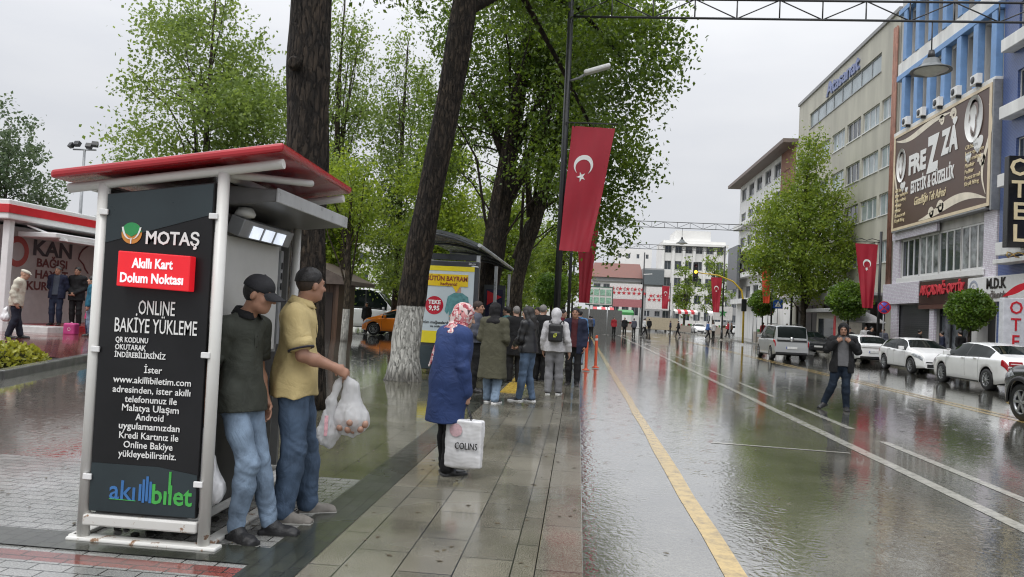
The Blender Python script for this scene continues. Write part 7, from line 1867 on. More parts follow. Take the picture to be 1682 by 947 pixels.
        if k == 'cap':
            S = Sdf(); S.ell(hp(0, -.016, .048), (.088, .108, .092), HR, .0); S.cut(hp(0, 0, .030), HR @ np.array([0, -.12, -1.0])); S.disp(folds(seed, .003, 40)); S.ell(hp(0, .0, .14), (.008, .008, .006), HR, .004)
            sdf_obj(S, min(vox, .007), 'cap', hm, r)
            m = MB(); G = []
            for q in np.linspace(0, 1, 8):
                G.append([hp(.076 * math.sin(a) * (1 - .08 * q), .055 + (.035 + .085 * q) * math.cos(a) + .015 * q, .040 - .030 * q - .020 * abs(math.sin(a)) ** 2) for a in np.linspace(-1.45, 1.45, 17)])
            G = np.array(G); dz = HR @ np.array([0, 0, .005]); m.grid(G + dz); m.grid(G - dz, flip=True); m.grid(np.array([G[-1] + dz, G[-1] - dz])); m.build('visor', hm, r)
            S = Sdf(); S.ell(hp(0, -.016, .020), (.081, .101, .094), HR, .0); S.cut(hp(0, .012, .0), HR @ np.array([0, .90, -.42])); S.cut(hp(0, 0, -.058), HR @ np.array([0, .25, -1.0])); S.sub(hp(.082, .002, -.012), (.035, .024, .036), HR); S.sub(hp(-.082, .002, -.012), (.035, .024, .036), HR); sdf_obj(S, min(vox, .007), 'hair', hair.get('hm', mat('black hair', (.012, .010, .009), rough=.5)), r)
        if k == 'flatcap':
            S = Sdf(); S.ell(hp(0, .0, .075), (.092, .120, .050), HR @ rotx(-.15), .0); S.ell(hp(0, .105, .045), (.06, .05, .012), HR @ rotx(-.3), .02); sdf_obj(S, min(vox, .01), 'cap', hm, r)
        if k == 'scarf':
            S = Sdf(); S.ell(hp(0, -.018, .026), (.096, .118, .118), HR, .0); S.cap(hp(0, -.03, -.05), J['nk'] + up * .0, .095, .095, .05)
            S.ell(J['nk'] - up * .055 - fw * .02, np.array([.185, .125, .085]), RT, .06); S.sub(hp(0, .115, -.01), (.058, .07, .085), HR)
            if hair.get('tail', 0):
                S.cap(J['nk'] - up * .05 - fw * .08, J['nk'] - up * hair['tail'] * .55 - fw * .15 - rt * .05, .085, .075, .06, flat=(RT, .35)); S.cap(J['nk'] - up * hair['tail'] * .55 - fw * .15 - rt * .05, J['nk'] - up * hair['tail'] - fw * .165 - rt * .14, .075, .02, .03, flat=(RT, .4))
            S.disp(folds(seed + 15, .009, 34)); sdf_obj(S, vox, 'headscarf', hm, r)
    if beard:
        S = Sdf(); S.ell(hp(0, .024, -.034), (.0625, .0745, .084), HR, .0); S.ell(hp(0, .058, -.090), (.037, .033, .027), HR, .02); S.cut(hp(0, .0, -.040), HR @ np.array([0, .25, 1.0])); S.sub(hp(0, .11, -.055), (.026, .03, .010), HR); S.cut(hp(0, -.01, 0), HR @ np.array([0, -1.0, .0])); S.cut(hp(0, 0, -.125), -(HR @ np.array([0, 0, 1.0]))); sdf_obj(S, min(vox, .007), 'beard', beard, r)
    r['_tips'] = [float(q) for sd in 'lr' for q in tips[sd]]
    return r

def local_to_world(root, p):
    c, s = math.cos(root.rotation_euler[2]), math.sin(root.rotation_euler[2]); k = root.scale[0]
    return np.array([root.location[0] + k * (c * p[0] - s * p[1]), root.location[1] + k * (s * p[0] + c * p[1]), root.location[2] + k * p[2]])

# ---- cloth and skin materials
def cloth(name, col, **k): return mat(name, col, rough=k.pop('rough', .78), var=k.pop('var', .20), scale=k.pop('scale', 7), bump=k.pop('bump', .7), bscale=k.pop('bscale', 6.5), spec=.25, bdist=.035, bdetail=4.5, bwarp=.7, **k)
def denim(name, col):
    m = mat(name, col, rough=.8, var=.42, scale=5.5, bump=.75, bscale=8, spec=.25, bdist=.035, bdetail=5, bwarp=.8, stretch=(1, 1, .7)); return m
SKIN1 = mat('tanned skin', (.36, .19, .125), rough=.5, var=.10, scale=14)
SKIN2 = mat('light skin', (.46, .27, .19), rough=.5, var=.10, scale=14)
SKIN3 = mat('brown skin', (.27, .14, .09), rough=.5, var=.10, scale=14)
HAIRB = mat('black hair', (.012, .010, .009), rough=.5, var=.4, scale=40, bump=.4, bscale=120)
def scarf_print():
    m, nt, N, L, B = base_mat('floral scarf')
    tc = N.new('ShaderNodeTexCoord'); vo = N.new('ShaderNodeTexVoronoi'); vo.inputs['Scale'].default_value = 26; vo.inputs['Randomness'].default_value = 1
    L.new(tc.outputs['Object'], vo.inputs['Vector']); sp = N.new('ShaderNodeSeparateColor'); L.new(vo.outputs['Color'], sp.inputs[0])
    nz = N.new('ShaderNodeTexNoise'); nz.inputs['Scale'].default_value = 22; nz.inputs['Detail'].default_value = 3; L.new(tc.outputs['Object'], nz.inputs['Vector'])
    ad = N.new('ShaderNodeMath'); ad.operation = 'MULTIPLY_ADD'; ad.inputs[1].default_value = .55; L.new(sp.outputs[0], ad.inputs[0]); 
    sb = N.new('ShaderNodeMath'); sb.operation = 'MULTIPLY'; sb.inputs[1].default_value = .5; L.new(nz.outputs[0], sb.inputs[0]); L.new(sb.outputs[0], ad.inputs[2])
    cr = N.new('ShaderNodeValToRGB'); cr.color_ramp.interpolation = 'CONSTANT'; e = cr.color_ramp.elements
    e[0].position = 0; e[0].color = (.62, .50, .48, 1); e[1].position = .80; e[1].color = (.05, .02, .025, 1)
    for p, c in ((.38, (.50, .16, .18, 1)), (.48, (.30, .03, .045, 1)), (.60, (.66, .58, .56, 1)), (.68, (.52, .20, .20, 1))):
        q = e.new(p); q.color = c
    L.new(ad.outputs[0], cr.inputs[0]); L.new(cr.outputs[0], B.inputs['Base Color']); B.inputs['Roughness'].default_value = .6
    return m

def plastic_bag(name, label, hand_pts, body_c, half, R, m, seed, handles=True, lumps=None, group=None, vox=.007, flat=False):
    """thin carrier bag: crumpled body, pinched neck and two handles gathered at the hand"""
    c = np.array(body_c, float); top = np.array(hand_pts, float)
    r = thing(name, label, 'bag', tuple(c - (0, 0, half[2])), 0, group); off = np.array(r.location)
    S = Sdf(); S.ell(c - off - np.array([0, 0, half[2] * .42]), (half[0], half[1], half[2] * .60), R, .0)
    lo_ = c - off - np.array([0, 0, half[2] * .35]); nk = c - off + np.array([0, 0, half[2] * .85])
    S.cap(lo_, nk, half[0] * .86, half[0] * .34, .04, flat=(R, half[1] / half[0])); S.cap(nk, nk * .4 + (top - off) * .6, half[0] * .34, .026, .05, flat=(R, .7))
    if handles:
        S.cap(nk * .45 + (top - off) * .55, top - off, .024, .014, .02, flat=(R, .6))
    S.disp(folds(seed, .013, 40, n=7, zs=.22)); S.disp(folds(seed + 1, .006, 90, n=5, zs=.3))
    sdf_obj(S, vox, 'bag_body', m, r)
    return r

def main_people():
    BAGW = mat('crumpled white plastic', (.78, .78, .79), rough=.32, var=.08, scale=8)
    def thin_bag():
        m, nt, N, L, B = base_mat('thin white plastic')
        B.inputs['Base Color'].default_value = (.72, .72, .73, 1); B.inputs['Roughness'].default_value = .28
        tr = N.new('ShaderNodeBsdfTranslucent'); tr.inputs[0].default_value = (.8, .8, .8, 1); mx = N.new('ShaderNodeMixShader'); mx.inputs[0].default_value = .3
        L.new(B.outputs[0], mx.inputs[1]); L.new(tr.outputs[0], mx.inputs[2])
        tc = N.new('ShaderNodeTexCoord'); nz = N.new('ShaderNodeTexNoise'); nz.inputs['Scale'].default_value = 14; nz.inputs['Detail'].default_value = 6; nz.inputs['Distortion'].default_value = 1.2
        mp = N.new('ShaderNodeMapping'); mp.inputs['Scale'].default_value = (1, 1, .35); L.new(tc.outputs['Object'], mp.inputs[0]); L.new(mp.outputs[0], nz.inputs['Vector'])
        bp = N.new('ShaderNodeBump'); bp.inputs['Strength'].default_value = .7; bp.inputs['Distance'].default_value = .02; L.new(nz.outputs[0], bp.inputs['Height']); L.new(bp.outputs[0], B.inputs['Normal']); L.new(bp.outputs[0], tr.inputs['Normal'])
        tp = N.new('ShaderNodeBsdfTransparent'); m2 = N.new('ShaderNodeMixShader'); m2.inputs[0].default_value = .28; L.new(mx.outputs[0], m2.inputs[1]); L.new(tp.outputs[0], m2.inputs[2]); L.new(m2.outputs[0], N['Material Output'].inputs[0]); return m
    THIN = thin_bag()
    OLV = cloth('dark olive polo', (.050, .054, .044)); BLK = cloth('black cloth', (.012, .012, .013)); JEANL = denim('light blue jeans', (.19, .255, .34)); JEAND = denim('mid blue jeans', (.075, .112, .172))
    SHB = mat('black sneaker', (.012, .012, .013), rough=.5, bump=.5, bscale=80)
    # --- boy in the black cap, leaning on the kiosk
    boy = person('boy in black cap and dark olive polo leaning beside the kiosk', (-2.13, 4.68, 0), math.radians(-104), 1.70,
        dict(pel=(0, -.065, .925), nk=(0, -.055, 1.452), hd=(0, .052, 1.610), shl=(-.18, -.065, 1.395), shr=(.175, -.075, 1.385), ell=(-.225, -.10, 1.115), elr=(.215, -.165, 1.11), wrl=(-.205, .0, .88), wrr=(.205, -.175, .86),
             hil=(-.085, -.05, .90), hir=(.085, -.05, .90), knl=(-.085, .06, .50), knr=(.09, .115, .50), anl=(-.115, .155, .085), anr=(.085, .045, .085), fdl=-14, fdr=16), .0075, SKIN1,
        top=[dict(m=OLV, hem=.83, sleeve=.40, t=.017, ts=.022, cuff=.012, collar=BLK, trim=mat('dark sleeve trim', (.02, .015, .014), rough=.8), neck=-.012, fold=.011, ff=22)],
        bottom=dict(m=JEANL, t=.010, loose=.008), shoes=dict(m=SHB, sole=mat('black rubber sole', (.02, .02, .021), rough=.5)), hair=dict(kind='cap', m=mat('black cap cloth', (.011, .011, .014), rough=.75, var=.3, bump=.3, bscale=200)), head=(14, 14, 0), build=.92, hands=dict(r=dict(d=(0, .05, -1), n=(-1, .15, 0), curl=1.3), l=dict(d=(.1, .3, -1), n=(1, 0, 0), curl=.7)), seed=1)
    t = local_to_world(boy, boy['_tips'][3:6])
    plastic_bag('plastic_bag', 'crumpled white plastic bag hanging from the boy beside the kiosk post', t, t + np.array([.015, -.01, -.34]), (.085, .15, .20), rotz(math.radians(75)), BAGW, 5)
    # --- man in the yellow polo
    YEL = cloth('mustard yellow polo', (.56, .445, .215), var=.10)
    man = person('man in mustard yellow polo and blue jeans holding out shopping bags', (-1.95, 5.13, 0), math.radians(-76), 1.77,
        dict(pel=(0, -.035, .955), nk=(0, -.03, 1.482), hd=(0, .035, 1.634), shl=(-.20, -.04, 1.425), shr=(.195, -.035, 1.42), ell=(-.25, -.03, 1.15), elr=(.245, .035, 1.155), wrl=(-.13, .22, 1.06), wrr=(.17, .245, 1.075),
             hil=(-.095, -.03, .93), hir=(.095, -.03, .93), knl=(-.10, .055, .505), knr=(.105, -.0, .505), anl=(-.125, .085, .085), anr=(.12, -.05, .085), fdl=-10, fdr=10), .0075, SKIN1,
        top=[dict(m=YEL, hem=.865, sleeve=.42, t=.021, ts=.027, cuff=.014, collar=YEL, trim=mat('navy sleeve trim', (.03, .03, .045), rough=.8), neck=-.008, fold=.013, ff=18)],
        bottom=dict(m=JEAND, t=.015, loose=.022, hem=.03), shoes=dict(m=cloth('grey canvas shoe', (.20, .185, .165)), sole=mat('pale rubber sole', (.55, .54, .50), rough=.5), st=.02),
        hair=dict(kind='fade', m=HAIRB, z=.018), head=(38, 3, 0), build=1.04, beard=mat('short dark beard', (.035, .024, .018), rough=.7, var=.4, scale=60), hands=dict(r=dict(d=(-.25, .8, -.38), n=(-.75, .0, -.5), curl=1.25), l=dict(d=(.4, .7, -.3), n=(.3, 0, -1), curl=1.0)), seed=2)
    # collar stripe
    t = local_to_world(man, man['_tips'][3:6])
    Rb = rotz(math.radians(-12))
    plastic_bag('plastic_bag', 'thin white plastic bag full of brown eggs held out by the man in yellow', t, t + np.array([.05, .01, -.235]), (.145, .11, .17), Rb, THIN, 15)
    m = thing('egg_pack', 'brown eggs showing at the bottom of the thin white bag', 'eggs', tuple(t + np.array([.06, 0, -.36])))
    k = 0
    for ix in range(-2, 3):
        for iz in range(2):
            q = MB(); q.lathe([(.024 * math.sin(a), .029 * math.cos(a)) for a in np.linspace(.02, PI - .02, 9)], c=(ix * .044 + .02 * iz + .008 * math.sin(k * 5.1), -.082 + .016 * abs(ix) + .012 * math.sin(k * 2.3), iz * .036 + .008 * math.cos(k * 3.7)), R=rotx(.5 * (k % 3)), n=12); q.build('egg', mat('brown egg', (.36, .21, .15), rough=.4, var=.15, scale=30), m); k += 1
    b2 = plastic_bag('plastic_bag', 'narrow white bag with faint pink print beside the egg bag', t + np.array([-.015, -.01, -.01]), t + np.array([-.075, -.045, -.33]), (.075, .05, .175), rotz(.3), THIN, 25)
    q = MB(); q.obox((-.005, -.056, .16), (.012, .003, .07), rotz(.3)); q.build('pink_print', mat('faint pink print', (.62, .34, .38), rough=.4, var=.4, scale=30), b2)
    # --- woman in the blue coat
    BLU = cloth('royal blue wool coat', (.030, .052, .145), var=.22, scale=4)
    wom = person('woman in floral headscarf and long blue coat carrying a white shopping bag', (-1.16, 6.86, 0), math.radians(-48), 1.62,
        dict(pel=(0, -.03, .95), nk=(0, .05, 1.455), hd=(0, .125, 1.585), shl=(-.175, .02, 1.395), shr=(.175, .02, 1.395), ell=(-.20, .05, 1.12), elr=(.225, -.01, 1.10), wrl=(-.07, .12, 1.0), wrr=(.215, .055, .83), anl=(-.085, .05, .085), anr=(.085, -.04, .085), knl=(-.09, .03, .5), knr=(.09, .0, .5)), .009, SKIN2,
        top=[dict(m=BLU, hem=.535, flare=.225, flat=.85, sleeve=.97, t=.045, ts=.026, cuff=.012, name='coat', fold=.013, ff=13, fz=.35, shift=(0, -.02), neck=.02)],
        bottom=dict(m=BLK, t=.016, loose=.018), shoes=dict(m=mat('black leather shoe', (.012, .012, .012), rough=.3)), hair=dict(kind='scarf', m=scarf_print(), tail=.40), head=(-22, 16, 0), build=1.12, hands=dict(r=dict(d=(-.02, .12, -1), n=(-1, .1, 0), curl=1.3)), face=True, seed=3)
    t = local_to_world(wom, wom['_tips'][3:6])
    c = np.array([t[0] + .02, t[1] - .045, .315]); yaw = math.radians(-7)
    bag = thing('shopping_bag', 'large white shopping bag with black lettering held by the woman in blue', 'bag', tuple(c - (0, 0, .21)), yaw)
    S = Sdf(); S.box((0, 0, .215), (.148, .03, .195), None, .022, .0); S.ell((0, 0, .11), (.15, .062, .11), None, .05)
    S.disp(folds(33, .012, 24, n=8, zs=.25)); S.disp(folds(34, .004, 70, n=6)); sdf_obj(S, .007, 'bag_body', mat('glossy white shopping bag', (.70, .70, .71), rough=.26, var=.06, scale=6), bag)
    text('COLINS', .085, (.035, -.076, .20), (1, 0, 0), (0, 0, 1), BLACKT, bag, bold=.0, ext=.006, sx=.72)
    q = MB(); q.lathe([(.001, 0), (.06, 0)], c=(-.07, -.066, .34), R=rotx(PI / 2), n=18); q.build('pink_print', mat('pale pink print', (.62, .42, .45), rough=.4, var=.3, scale=20), bag)
    q = MB(); tl = np.array([t[0] - c[0], t[1] - c[1], t[2] - (c[2] - .21)]); tl = rotz(-yaw) @ tl
    for y in (-.02, .02): q.tube([(-.06, y, .415), (-.05, y, .45), tl + (-.01, y * .5, .0), tl + (.01, y * .5, .0), (.05, y, .45), (.06, y, .415)], .006, n=6)
    q.build('handle', BLACKT, bag)
main_people()

def queue_people():
    BLK = MATS['black cloth']; NAVY = cloth('navy jacket', (.018, .022, .045)); GREYB = cloth('grey blue jacket', (.085, .09, .115)); TR = cloth('black trousers', (.014, .014, .015))
    OLC = cloth('olive trench coat', (.085, .082, .055), var=.18); JL = MATS['light blue jeans']; JD = MATS['mid blue jeans']
    LEA = mat('black leather jacket', (.012, .012, .013), rough=.32, var=.3, bump=.3, bscale=60); HOOD = cloth('pale grey hoodie', (.52, .51, .52)); GT = cloth('mid grey joggers', (.20, .20, .21))
    SN = dict(m=mat('black trainer', (.015, .015, .016), rough=.5), sole=mat('white rubber sole', (.72, .72, .71), rough=.45), st=.03)
    DS = dict(m=mat('dark leather shoe', (.014, .012, .011), rough=.35))
    q = 'people waiting at the bus stop'; V = .012
    person('person in long olive trench coat with dark head covering seen from behind', (-1.40, 12.4, .0), math.radians(-12), 1.68, dict(anl=(-.09, .06, .085), anr=(.10, -.07, .085), knl=(-.09, .05, .5), wrr=(.17, .20, 1.05), wrl=(-.17, .2, 1.05)), V, SKIN2,
        top=[dict(m=OLC, hem=.44, flare=.27, flat=.8, sleeve=.97, t=.035, ts=.022, name='coat', fold=.014, ff=14, fz=.2, neck=.02)], bottom=dict(m=JL, loose=.02), shoes=SN, hair=dict(kind='scarf', m=cloth('dark headscarf', (.016, .015, .016))), head=(-18, 5, 0), group=q, face=False, seed=20)
    # belt of the coat is part of its look
    person('long haired woman in black leather jacket and blue jeans turned to the left', (-.84, 12.88, 0), math.radians(62), 1.67, dict(wrl=(-.08, .24, 1.02), wrr=(.10, .25, 1.0), ell=(-.23, .04, 1.14), elr=(.24, .03, 1.13), anl=(-.08, .10, .085), anr=(.09, -.08, .085), hd=(0, .05, 1.615)), V, SKIN2,
        top=[dict(m=LEA, hem=.90, t=.026, ts=.022, name='jacket', fold=.012, ff=22, bag=.01)], bottom=dict(m=JD, t=.009, loose=.012), shoes=SN, hair=dict(kind='long', m=HAIRB), head=(5, 12, 0), group=q, seed=21)
    hd = person('person in pale grey hoodie and grey joggers with a black backpack', (-.42, 14.28, 0), math.radians(-4), 1.65, dict(anl=(-.10, -.06, .085), anr=(.10, .06, .085), wrr=(.29, .02, .87), elr=(.255, -.06, 1.12), wrl=(-.24, .06, .88)), V, SKIN2,
        top=[dict(m=HOOD, hem=.88, t=.028, ts=.026, name='hoodie', fold=.011, ff=20, hood=HOOD, bag=.012)], bottom=dict(m=GT, t=.014, loose=.025, hem=.05), shoes=SN, hair=None, group=q, face=False, seed=22)
    bp = thing('backpack', 'small black backpack with yellow print on the pale hoodie', 'backpack', (-.415, 14.08, 1.02), math.radians(-4), None)
    S = Sdf(); S.box((0, 0, .17), (.095, .035, .13), None, .04, 0); S.box((0, -.045, .10), (.07, .02, .06), None, .03, .02); sdf_obj(S, .010, 'pack', mat('black nylon', (.014, .014, .015), rough=.5, var=.3, bump=.3), bp)
    mb = MB(); 
    for i in range(6): mb.obox((-.02 + .022 * (i % 3), -.10, .10 + .028 * (i // 2)), (.012, .003, .01), roty(.5 * i))
    mb.build('yellow_print', mat('acid yellow print', (.55, .60, .08), rough=.5), bp)
    mb = MB()
    for s in (-1, 1): mb.tube([(s * .07, .0, .33), (s * .10, .05, .39), (s * .13, .10, .40), (s * .15, .2, .3), (s * .14, .17, .1), (s * .08, .04, .06)], .014, n=6)
    mb.build('strap', mat('black nylon', (.014, .014, .015)), bp)
    person('dark clothed man facing us at the kerb with maroon jumper under navy jacket', (-.06, 16.4, 0), math.radians(172), 1.72, dict(wrr=(.2, .2, 1.05), anl=(-.1, .05, .085)), V, SKIN1,
        top=[dict(m=cloth('maroon jumper', (.075, .018, .022)), hem=.86, t=.016, name='jumper'), dict(m=NAVY, hem=.72, t=.034, ts=.026, name='jacket', open=.06, flare=.2)], bottom=dict(m=TR), shoes=DS, hair=dict(kind='short', m=HAIRB), group=q, seed=23)
    person('person in grey blue jacket behind the olive coat', (-1.92, 13.9, 0), math.radians(-80), 1.72, dict(wrr=(.2, .2, 1.1), wrl=(-.2, .2, 1.1)), V, SKIN1,
        top=[dict(m=GREYB, hem=.95, t=.04, ts=.03, name='jacket', fold=.012)], bottom=dict(m=TR), shoes=DS, hair=dict(kind='short', m=mat('dark brown hair', (.03, .018, .012), rough=.6)), head=(-20, 0, 0), group=q, seed=24)
    base = person('grey haired person in black coat half hidden behind the leather jacket', (-1.35, 16.2, 0), math.radians(20), 1.68, None, .016, SKIN2,
        top=[dict(m=BLK, hem=.62, flare=.21, t=.03, name='coat')], bottom=dict(m=TR), shoes=DS, hair=dict(kind='short', m=mat('grey hair', (.2, .19, .18), rough=.6)), group=q, face=False, seed=25)
    dup(base, (-.82, 17.0, 0), math.radians(-30), 'person in black coat directly behind the pale hoodie', q, 1.0)
    c = dup(base, (-1.75, 18.4, 0), math.radians(70), 'person in teal coat deep in the bus queue', q, .96); recolour(c, {'coat': cloth('teal coat', (.06, .16, .17)), 'hair': HAIRB})
    c = dup(base, (-1.05, 19.4, 0), math.radians(150), 'person in brown coat farther back in the queue', q, .98); recolour(c, {'coat': cloth('brown coat', (.09, .055, .035)), 'hair': HAIRB})
    c = dup(base, (-.45, 20.5, 0), math.radians(-100), 'person in dark red coat at the back of the queue', q, .97); recolour(c, {'coat': cloth('dark red coat', (.16, .02, .03)), 'hair': HAIRB})
    person('person in bright blue denim jacket standing at the kerb by the orange bollards', (.05, 23.6, 0), math.radians(0), 1.72, dict(anl=(-.1, .08, .085)), .016, SKIN2,
        top=[dict(m=cloth('bright denim jacket', (.10, .22, .42)), hem=.88, t=.026, name='jacket')], bottom=dict(m=cloth('pale jeans', (.30, .36, .44)), loose=.015), shoes=DS, hair=dict(kind='short', m=HAIRB), group=q, face=False, seed=26)
    # --- man crossing the road
    w = person('man in black hooded jacket and grey jumper walking across the wet road', (5.42, 15.75, -.12), math.radians(168), 1.78,
        dict(pel=(0, 0, .94), nk=(0, .02, 1.465), hd=(.0, .06, 1.61), shl=(-.20, 0, 1.41), shr=(.20, 0, 1.41), ell=(-.29, .03, 1.19), elr=(.29, .05, 1.19), wrl=(-.125, .15, 1.37), wrr=(.125, .15, 1.37), hil=(-.09, 0, .91), hir=(.09, 0, .91), knl=(-.075, .06, .50), anl=(-.10, .02, .085), knr=(.165, .02, .50), anr=(.30, -.06, .135), fdl=-2, fdr=40), .010, SKIN3,
        top=[dict(m=cloth('mid grey jumper', (.115, .115, .12)), hem=.885, t=.016, ts=.012, name='jumper', fold=.007), dict(m=MATS['black cloth'], hem=.76, t=.030, ts=.026, name='jacket', open=.088, hood=MATS['black cloth'], fold=.012, vneck=.1)],
        bottom=dict(m=denim('dark blue jeans', (.012, .020, .034)), t=.012, loose=.012), shoes=dict(m=mat('black trainer', (.015, .015, .016)), pitch_r=-.25), hair=dict(kind='short', m=HAIRB), beard=mat('short dark beard', (.035, .024, .018)), head=(-6, 6, 0), build=1.02, hands=dict(l=dict(d=(.6, .15, .5), n=(.3, -1, 0), curl=1.4), r=dict(d=(-.6, .15, .5), n=(-.3, -1, 0), curl=1.4)), seed=30)
queue_people()

def left_people():
    g = 'people at the blood donation kiosk'; DS = dict(m=MATS['dark leather shoe']); TR = MATS['black trousers']
    z = float(gz(-13.75, 17))
    person('old man in cream jacket and flat cap walking past the blood kiosk', (-13.75, 17.0, z), math.radians(-62), 1.73, dict(nk=(0, .07, 1.45), hd=(0, .15, 1.585), shl=(-.18, .04, 1.39), shr=(.18, .04, 1.39), anl=(-.09, .12, .085), anr=(.09, -.10, .085), knr=(.10, .03, .5)), .014, SKIN2,
        top=[dict(m=cloth('cream jacket', (.56, .53, .44)), hem=.80, t=.034, ts=.028, name='jacket', flare=.19)], bottom=dict(m=cloth('navy trousers', (.018, .02, .032)), loose=.02), shoes=DS, hair=dict(kind='flatcap', m=cloth('pale cap', (.50, .47, .40))), head=(0, 14, 0), face=False, seed=40)
    b = plastic_bag('plastic_bag', 'small white bag at the side of the old man in the cream jacket', (-13.95, 16.98, z + .78), np.array([-13.97, 16.96, z + .56]), (.12, .08, .15), np.eye(3), MATS['crumpled white plastic'], 41, vox=.014)
    p = person('man in navy jacket and jeans standing on the red step, arms behind', (-15.5, 20.75, .48), math.radians(-165), 1.76, dict(wrl=(-.12, -.12, 1.0), wrr=(.12, -.12, 1.0), ell=(-.25, -.08, 1.14), elr=(.25, -.08, 1.14)), .014, SKIN1,
        top=[dict(m=cloth('dark grey jumper', (.06, .07, .09)), hem=.9, t=.016, name='jumper'), dict(m=MATS['navy jacket'], hem=.80, t=.034, ts=.026, name='jacket', open=.07)], bottom=dict(m=cloth('dark denim', (.022, .030, .055))), shoes=DS, hair=dict(kind='short', m=mat('greying hair', (.09, .085, .08))), group=g, seed=42)
    person('man all in black on the red step with hands clasped', (-15.05, 21.0, .48), math.radians(-172), 1.77, dict(wrl=(-.03, .2, .96), wrr=(.03, .2, .96)), .014, SKIN1,
        top=[dict(m=MATS['black cloth'], hem=.76, t=.034, ts=.028, name='jacket')], bottom=dict(m=TR), shoes=DS, hair=dict(kind='short', m=HAIRB), group=g, seed=43)
    person('person in teal and dark jacket half hidden behind the kiosk post', (-13.45, 19.4, .3), math.radians(120), 1.66, None, .014, SKIN2,
        top=[dict(m=cloth('teal dark jacket', (.02, .11, .17)), hem=.86, t=.03, name='jacket')], bottom=dict(m=MATS['light blue jeans']), shoes=DS, hair=dict(kind='short', m=HAIRB), group=g, face=False, seed=44)
    ch = person('small child in pink jacket beside the red step', (-13.85, 19.9, .29), math.radians(150), 1.0, dict(hd=(0, .03, 1.63)), .02, SKIN2,
        top=[dict(m=cloth('pink jacket', (.45, .06, .16)), hem=.82, t=.03, name='jacket')], bottom=dict(m=cloth('dusty navy', (.05, .05, .09))), shoes=DS, hair=dict(kind='short', m=mat('dark brown hair', (.03, .018, .012))), face=False, seed=45)
    bp = thing('school_bag', 'round pink school bag standing on the red step', 'bag', (-14.25, 19.75, .28), 0, None, .85)
    S = Sdf(); S.box((0, 0, .20), (.15, .08, .14), None, .06, 0); sdf_obj(S, .015, 'pack', mat('hot pink nylon', (.46, .045, .19), rough=.45, var=.15), bp)
    m = MB(); m.lathe([(.04, 0), (.06, 0)], c=(.02, -.145, .2), R=rotx(PI / 2), n=14); m.tube([(-.05, 0, .38), (0, 0, .43), (.05, 0, .38)], .012, n=5); m.build('round_print', mat('pale pink print', (.62, .42, .45)), bp)
    # two people by the minibus, one by the cabin
    g2 = 'people by the minibus'
    a = person('person in dark navy walking beside the white minibus', (-13.15, 41.0, .0), math.radians(10), 1.74, dict(anl=(-.1, .12, .085), anr=(.1, -.1, .1)), .022, SKIN2, top=[dict(m=MATS['navy jacket'], hem=.8, t=.03, name='jacket')], bottom=dict(m=TR), shoes=DS, hair=dict(kind='short', m=HAIRB), group=g2, face=False, seed=46)
    c = dup(a, (-11.7, 40.2, 0), math.radians(170), 'person in black at the front of the orange taxi', g2, .98); recolour(c, {'jacket': MATS['black cloth']})
    c = dup(a, (-9.95, 27.5, 0), math.radians(200), 'person in grey in the shade of the wooden cabin', g2, .97); recolour(c, {'jacket': MATS['grey blue jacket']})
left_people()

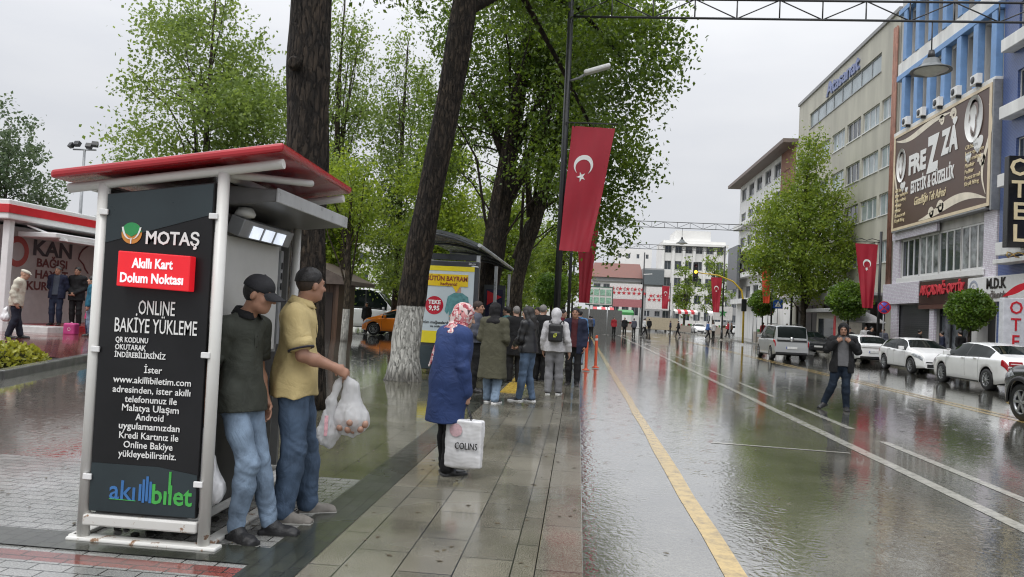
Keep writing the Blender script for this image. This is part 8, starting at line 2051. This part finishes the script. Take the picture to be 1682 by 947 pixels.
def far_people():
    g = 'people crossing at the street end'
    walk = dict(anl=(-.09, .26, .10), knl=(-.09, .20, .52), anr=(.09, -.26, .13), knr=(.09, .0, .50), wrl=(-.23, -.12, .9), wrr=(.23, .18, .92))
    DK = MATS['black trousers']; DS = dict(m=MATS['dark leather shoe'])
    A = person('person in white top striding across the far wet road', (7.0, 79, -.12), math.radians(-80), 1.78, walk, .03, SKIN2, top=[dict(m=cloth('white top', (.6, .6, .6)), hem=.86, t=.025, name='jacket')], bottom=dict(m=DK), shoes=DS, hair=dict(kind='short', m=HAIRB), group=g, face=False, seed=50)
    B = person('standing person in black by the stone wall at the street end', (4.5, 72.5, -.12), math.radians(170), 1.75, None, .03, SKIN2, top=[dict(m=MATS['black cloth'], hem=.8, t=.03, name='jacket')], bottom=dict(m=DK), shoes=DS, hair=dict(kind='short', m=HAIRB), group=g, face=False, seed=51)
    red, blu, gry, wht, brn = cloth('red jacket', (.35, .03, .04)), cloth('blue jacket', (.06, .12, .3)), MATS['grey blue jacket'], MATS['white top'], cloth('brown coat', (.09, .055, .035))
    L = [(A, 10.9, 82, 95, 'person in dark clothes striding right near the centre line', MATS['black cloth']), (A, 17.0, 86, 100, 'person in red top striding far away under the traffic light', red), (A, 13.2, 77, -75, 'person in blue walking past the far black gantry post', blu),
         (B, 5.6, 75, 20, 'person in grey beside the stone wall', gry), (B, 3.4, 71, 200, 'person in red standing close to the green billboard', red), (B, 8.7, 92, 0, 'person in black standing in the far square', MATS['black cloth']), (B, 14.3, 80, 30, 'person in white by the far gantry post', wht),
         (A, 19.4, 96, 80, 'person in brown walking far away by the white stall', brn), (B, 12.0, 98, 90, 'person in navy waiting at the far crossing', MATS['navy jacket']), (A, 16.5, 68, 10, 'person in red jacket on the pavement beside the yellow mast', red), (B, 16.9, 62, 190, 'person in black under the street tree', MATS['black cloth']),
         (B, 1.2, 66, 10, 'person in blue on the kerb before the green billboard', blu), (A, .9, 58, 0, 'person in grey walking away along the kerb', gry), (B, 2.2, 76, 120, 'person in brown in front of the stone wall', brn), (A, 9.6, 110, -90, 'person in white tiny at the far end of the square', wht),
         (B, 16.6, 44.6, 170, 'person in black and white standing behind the silver van', wht), (A, 15.9, 41.9, 200, 'person in dark coat walking behind the silver van', MATS['black cloth']), (B, 16.9, 42.8, 120, 'person in grey by the tiled shop pillar', gry), (B, 17.4, 37.2, 60, 'person in navy at the optician window', MATS['navy jacket']), (A, 17.1, 34.9, 20, 'person in black passing the jeweller shop', MATS['black cloth']), (B, 17.6, 40.1, 250, 'person in black outside the closed shutter', MATS['black cloth']), (A, 14.9, 42.3, 150, 'person in black stepping between the parked cars behind the silver van', MATS['black cloth']), (B, 15.2, 43.4, 200, 'person in white shirt and black trousers beside the dark parked car', wht), (B, 16.4, 55.8, 40, 'person in maroon by the street tree', cloth('maroon jumper', (.075, .018, .022)))]
    for src, x, y, a, lab, m in L:
        z = -.12 if x < 15.3 else 0
        if x < 0.1: z = 0
        c = dup(src, (x, y, z), math.radians(a), lab, g, random.uniform(.95, 1.03)); recolour(c, {'jacket': m})
far_people()
for o in list(bpy.data.objects):
    if '_tips' in o: del o['_tips']

def litter():
    """wet leaves, blossom bits and crumbs blown over the paving"""
    rg = np.random.default_rng(77); P = []
    for n, x0, x1, y0, y1, z in ((150, -1.5, .05, 2.5, 16, .0095), (230, -8, -1.85, 4.5, 14, .010), (110, .2, 6, 3.5, 18, -.113)):
        x = rg.uniform(x0, x1, n); y = y0 + (y1 - y0) * rg.uniform(0, 1, n) ** 1.6
        P.append(np.stack([x, y, z + (gz(x, y) if z > 0 else 0 * x)], -1))
    P = np.concatenate(P); n = len(P); a = rg.uniform(0, 6.28, n); L = rg.uniform(.008, .03, n)[:, None]; d = np.stack([np.cos(a), np.sin(a), 0 * a], -1); s = np.stack([-np.sin(a), np.cos(a), 0 * a], -1)
    V = np.stack([P - d * L, P + s * L * .5 + (0, 0, .004), P + d * L, P - s * L * .5 + (0, 0, .002)], 1).reshape(-1, 3)
    tag(raw_mesh('leaf_litter', V, np.arange(n * 4).reshape(n, 4), leaf_mat('brown leaf litter', (.03, .022, .012), (.14, .11, .06), 0)), 'small wet leaf scraps scattered over the paving', 'leaf litter', kind='stuff')
litter()
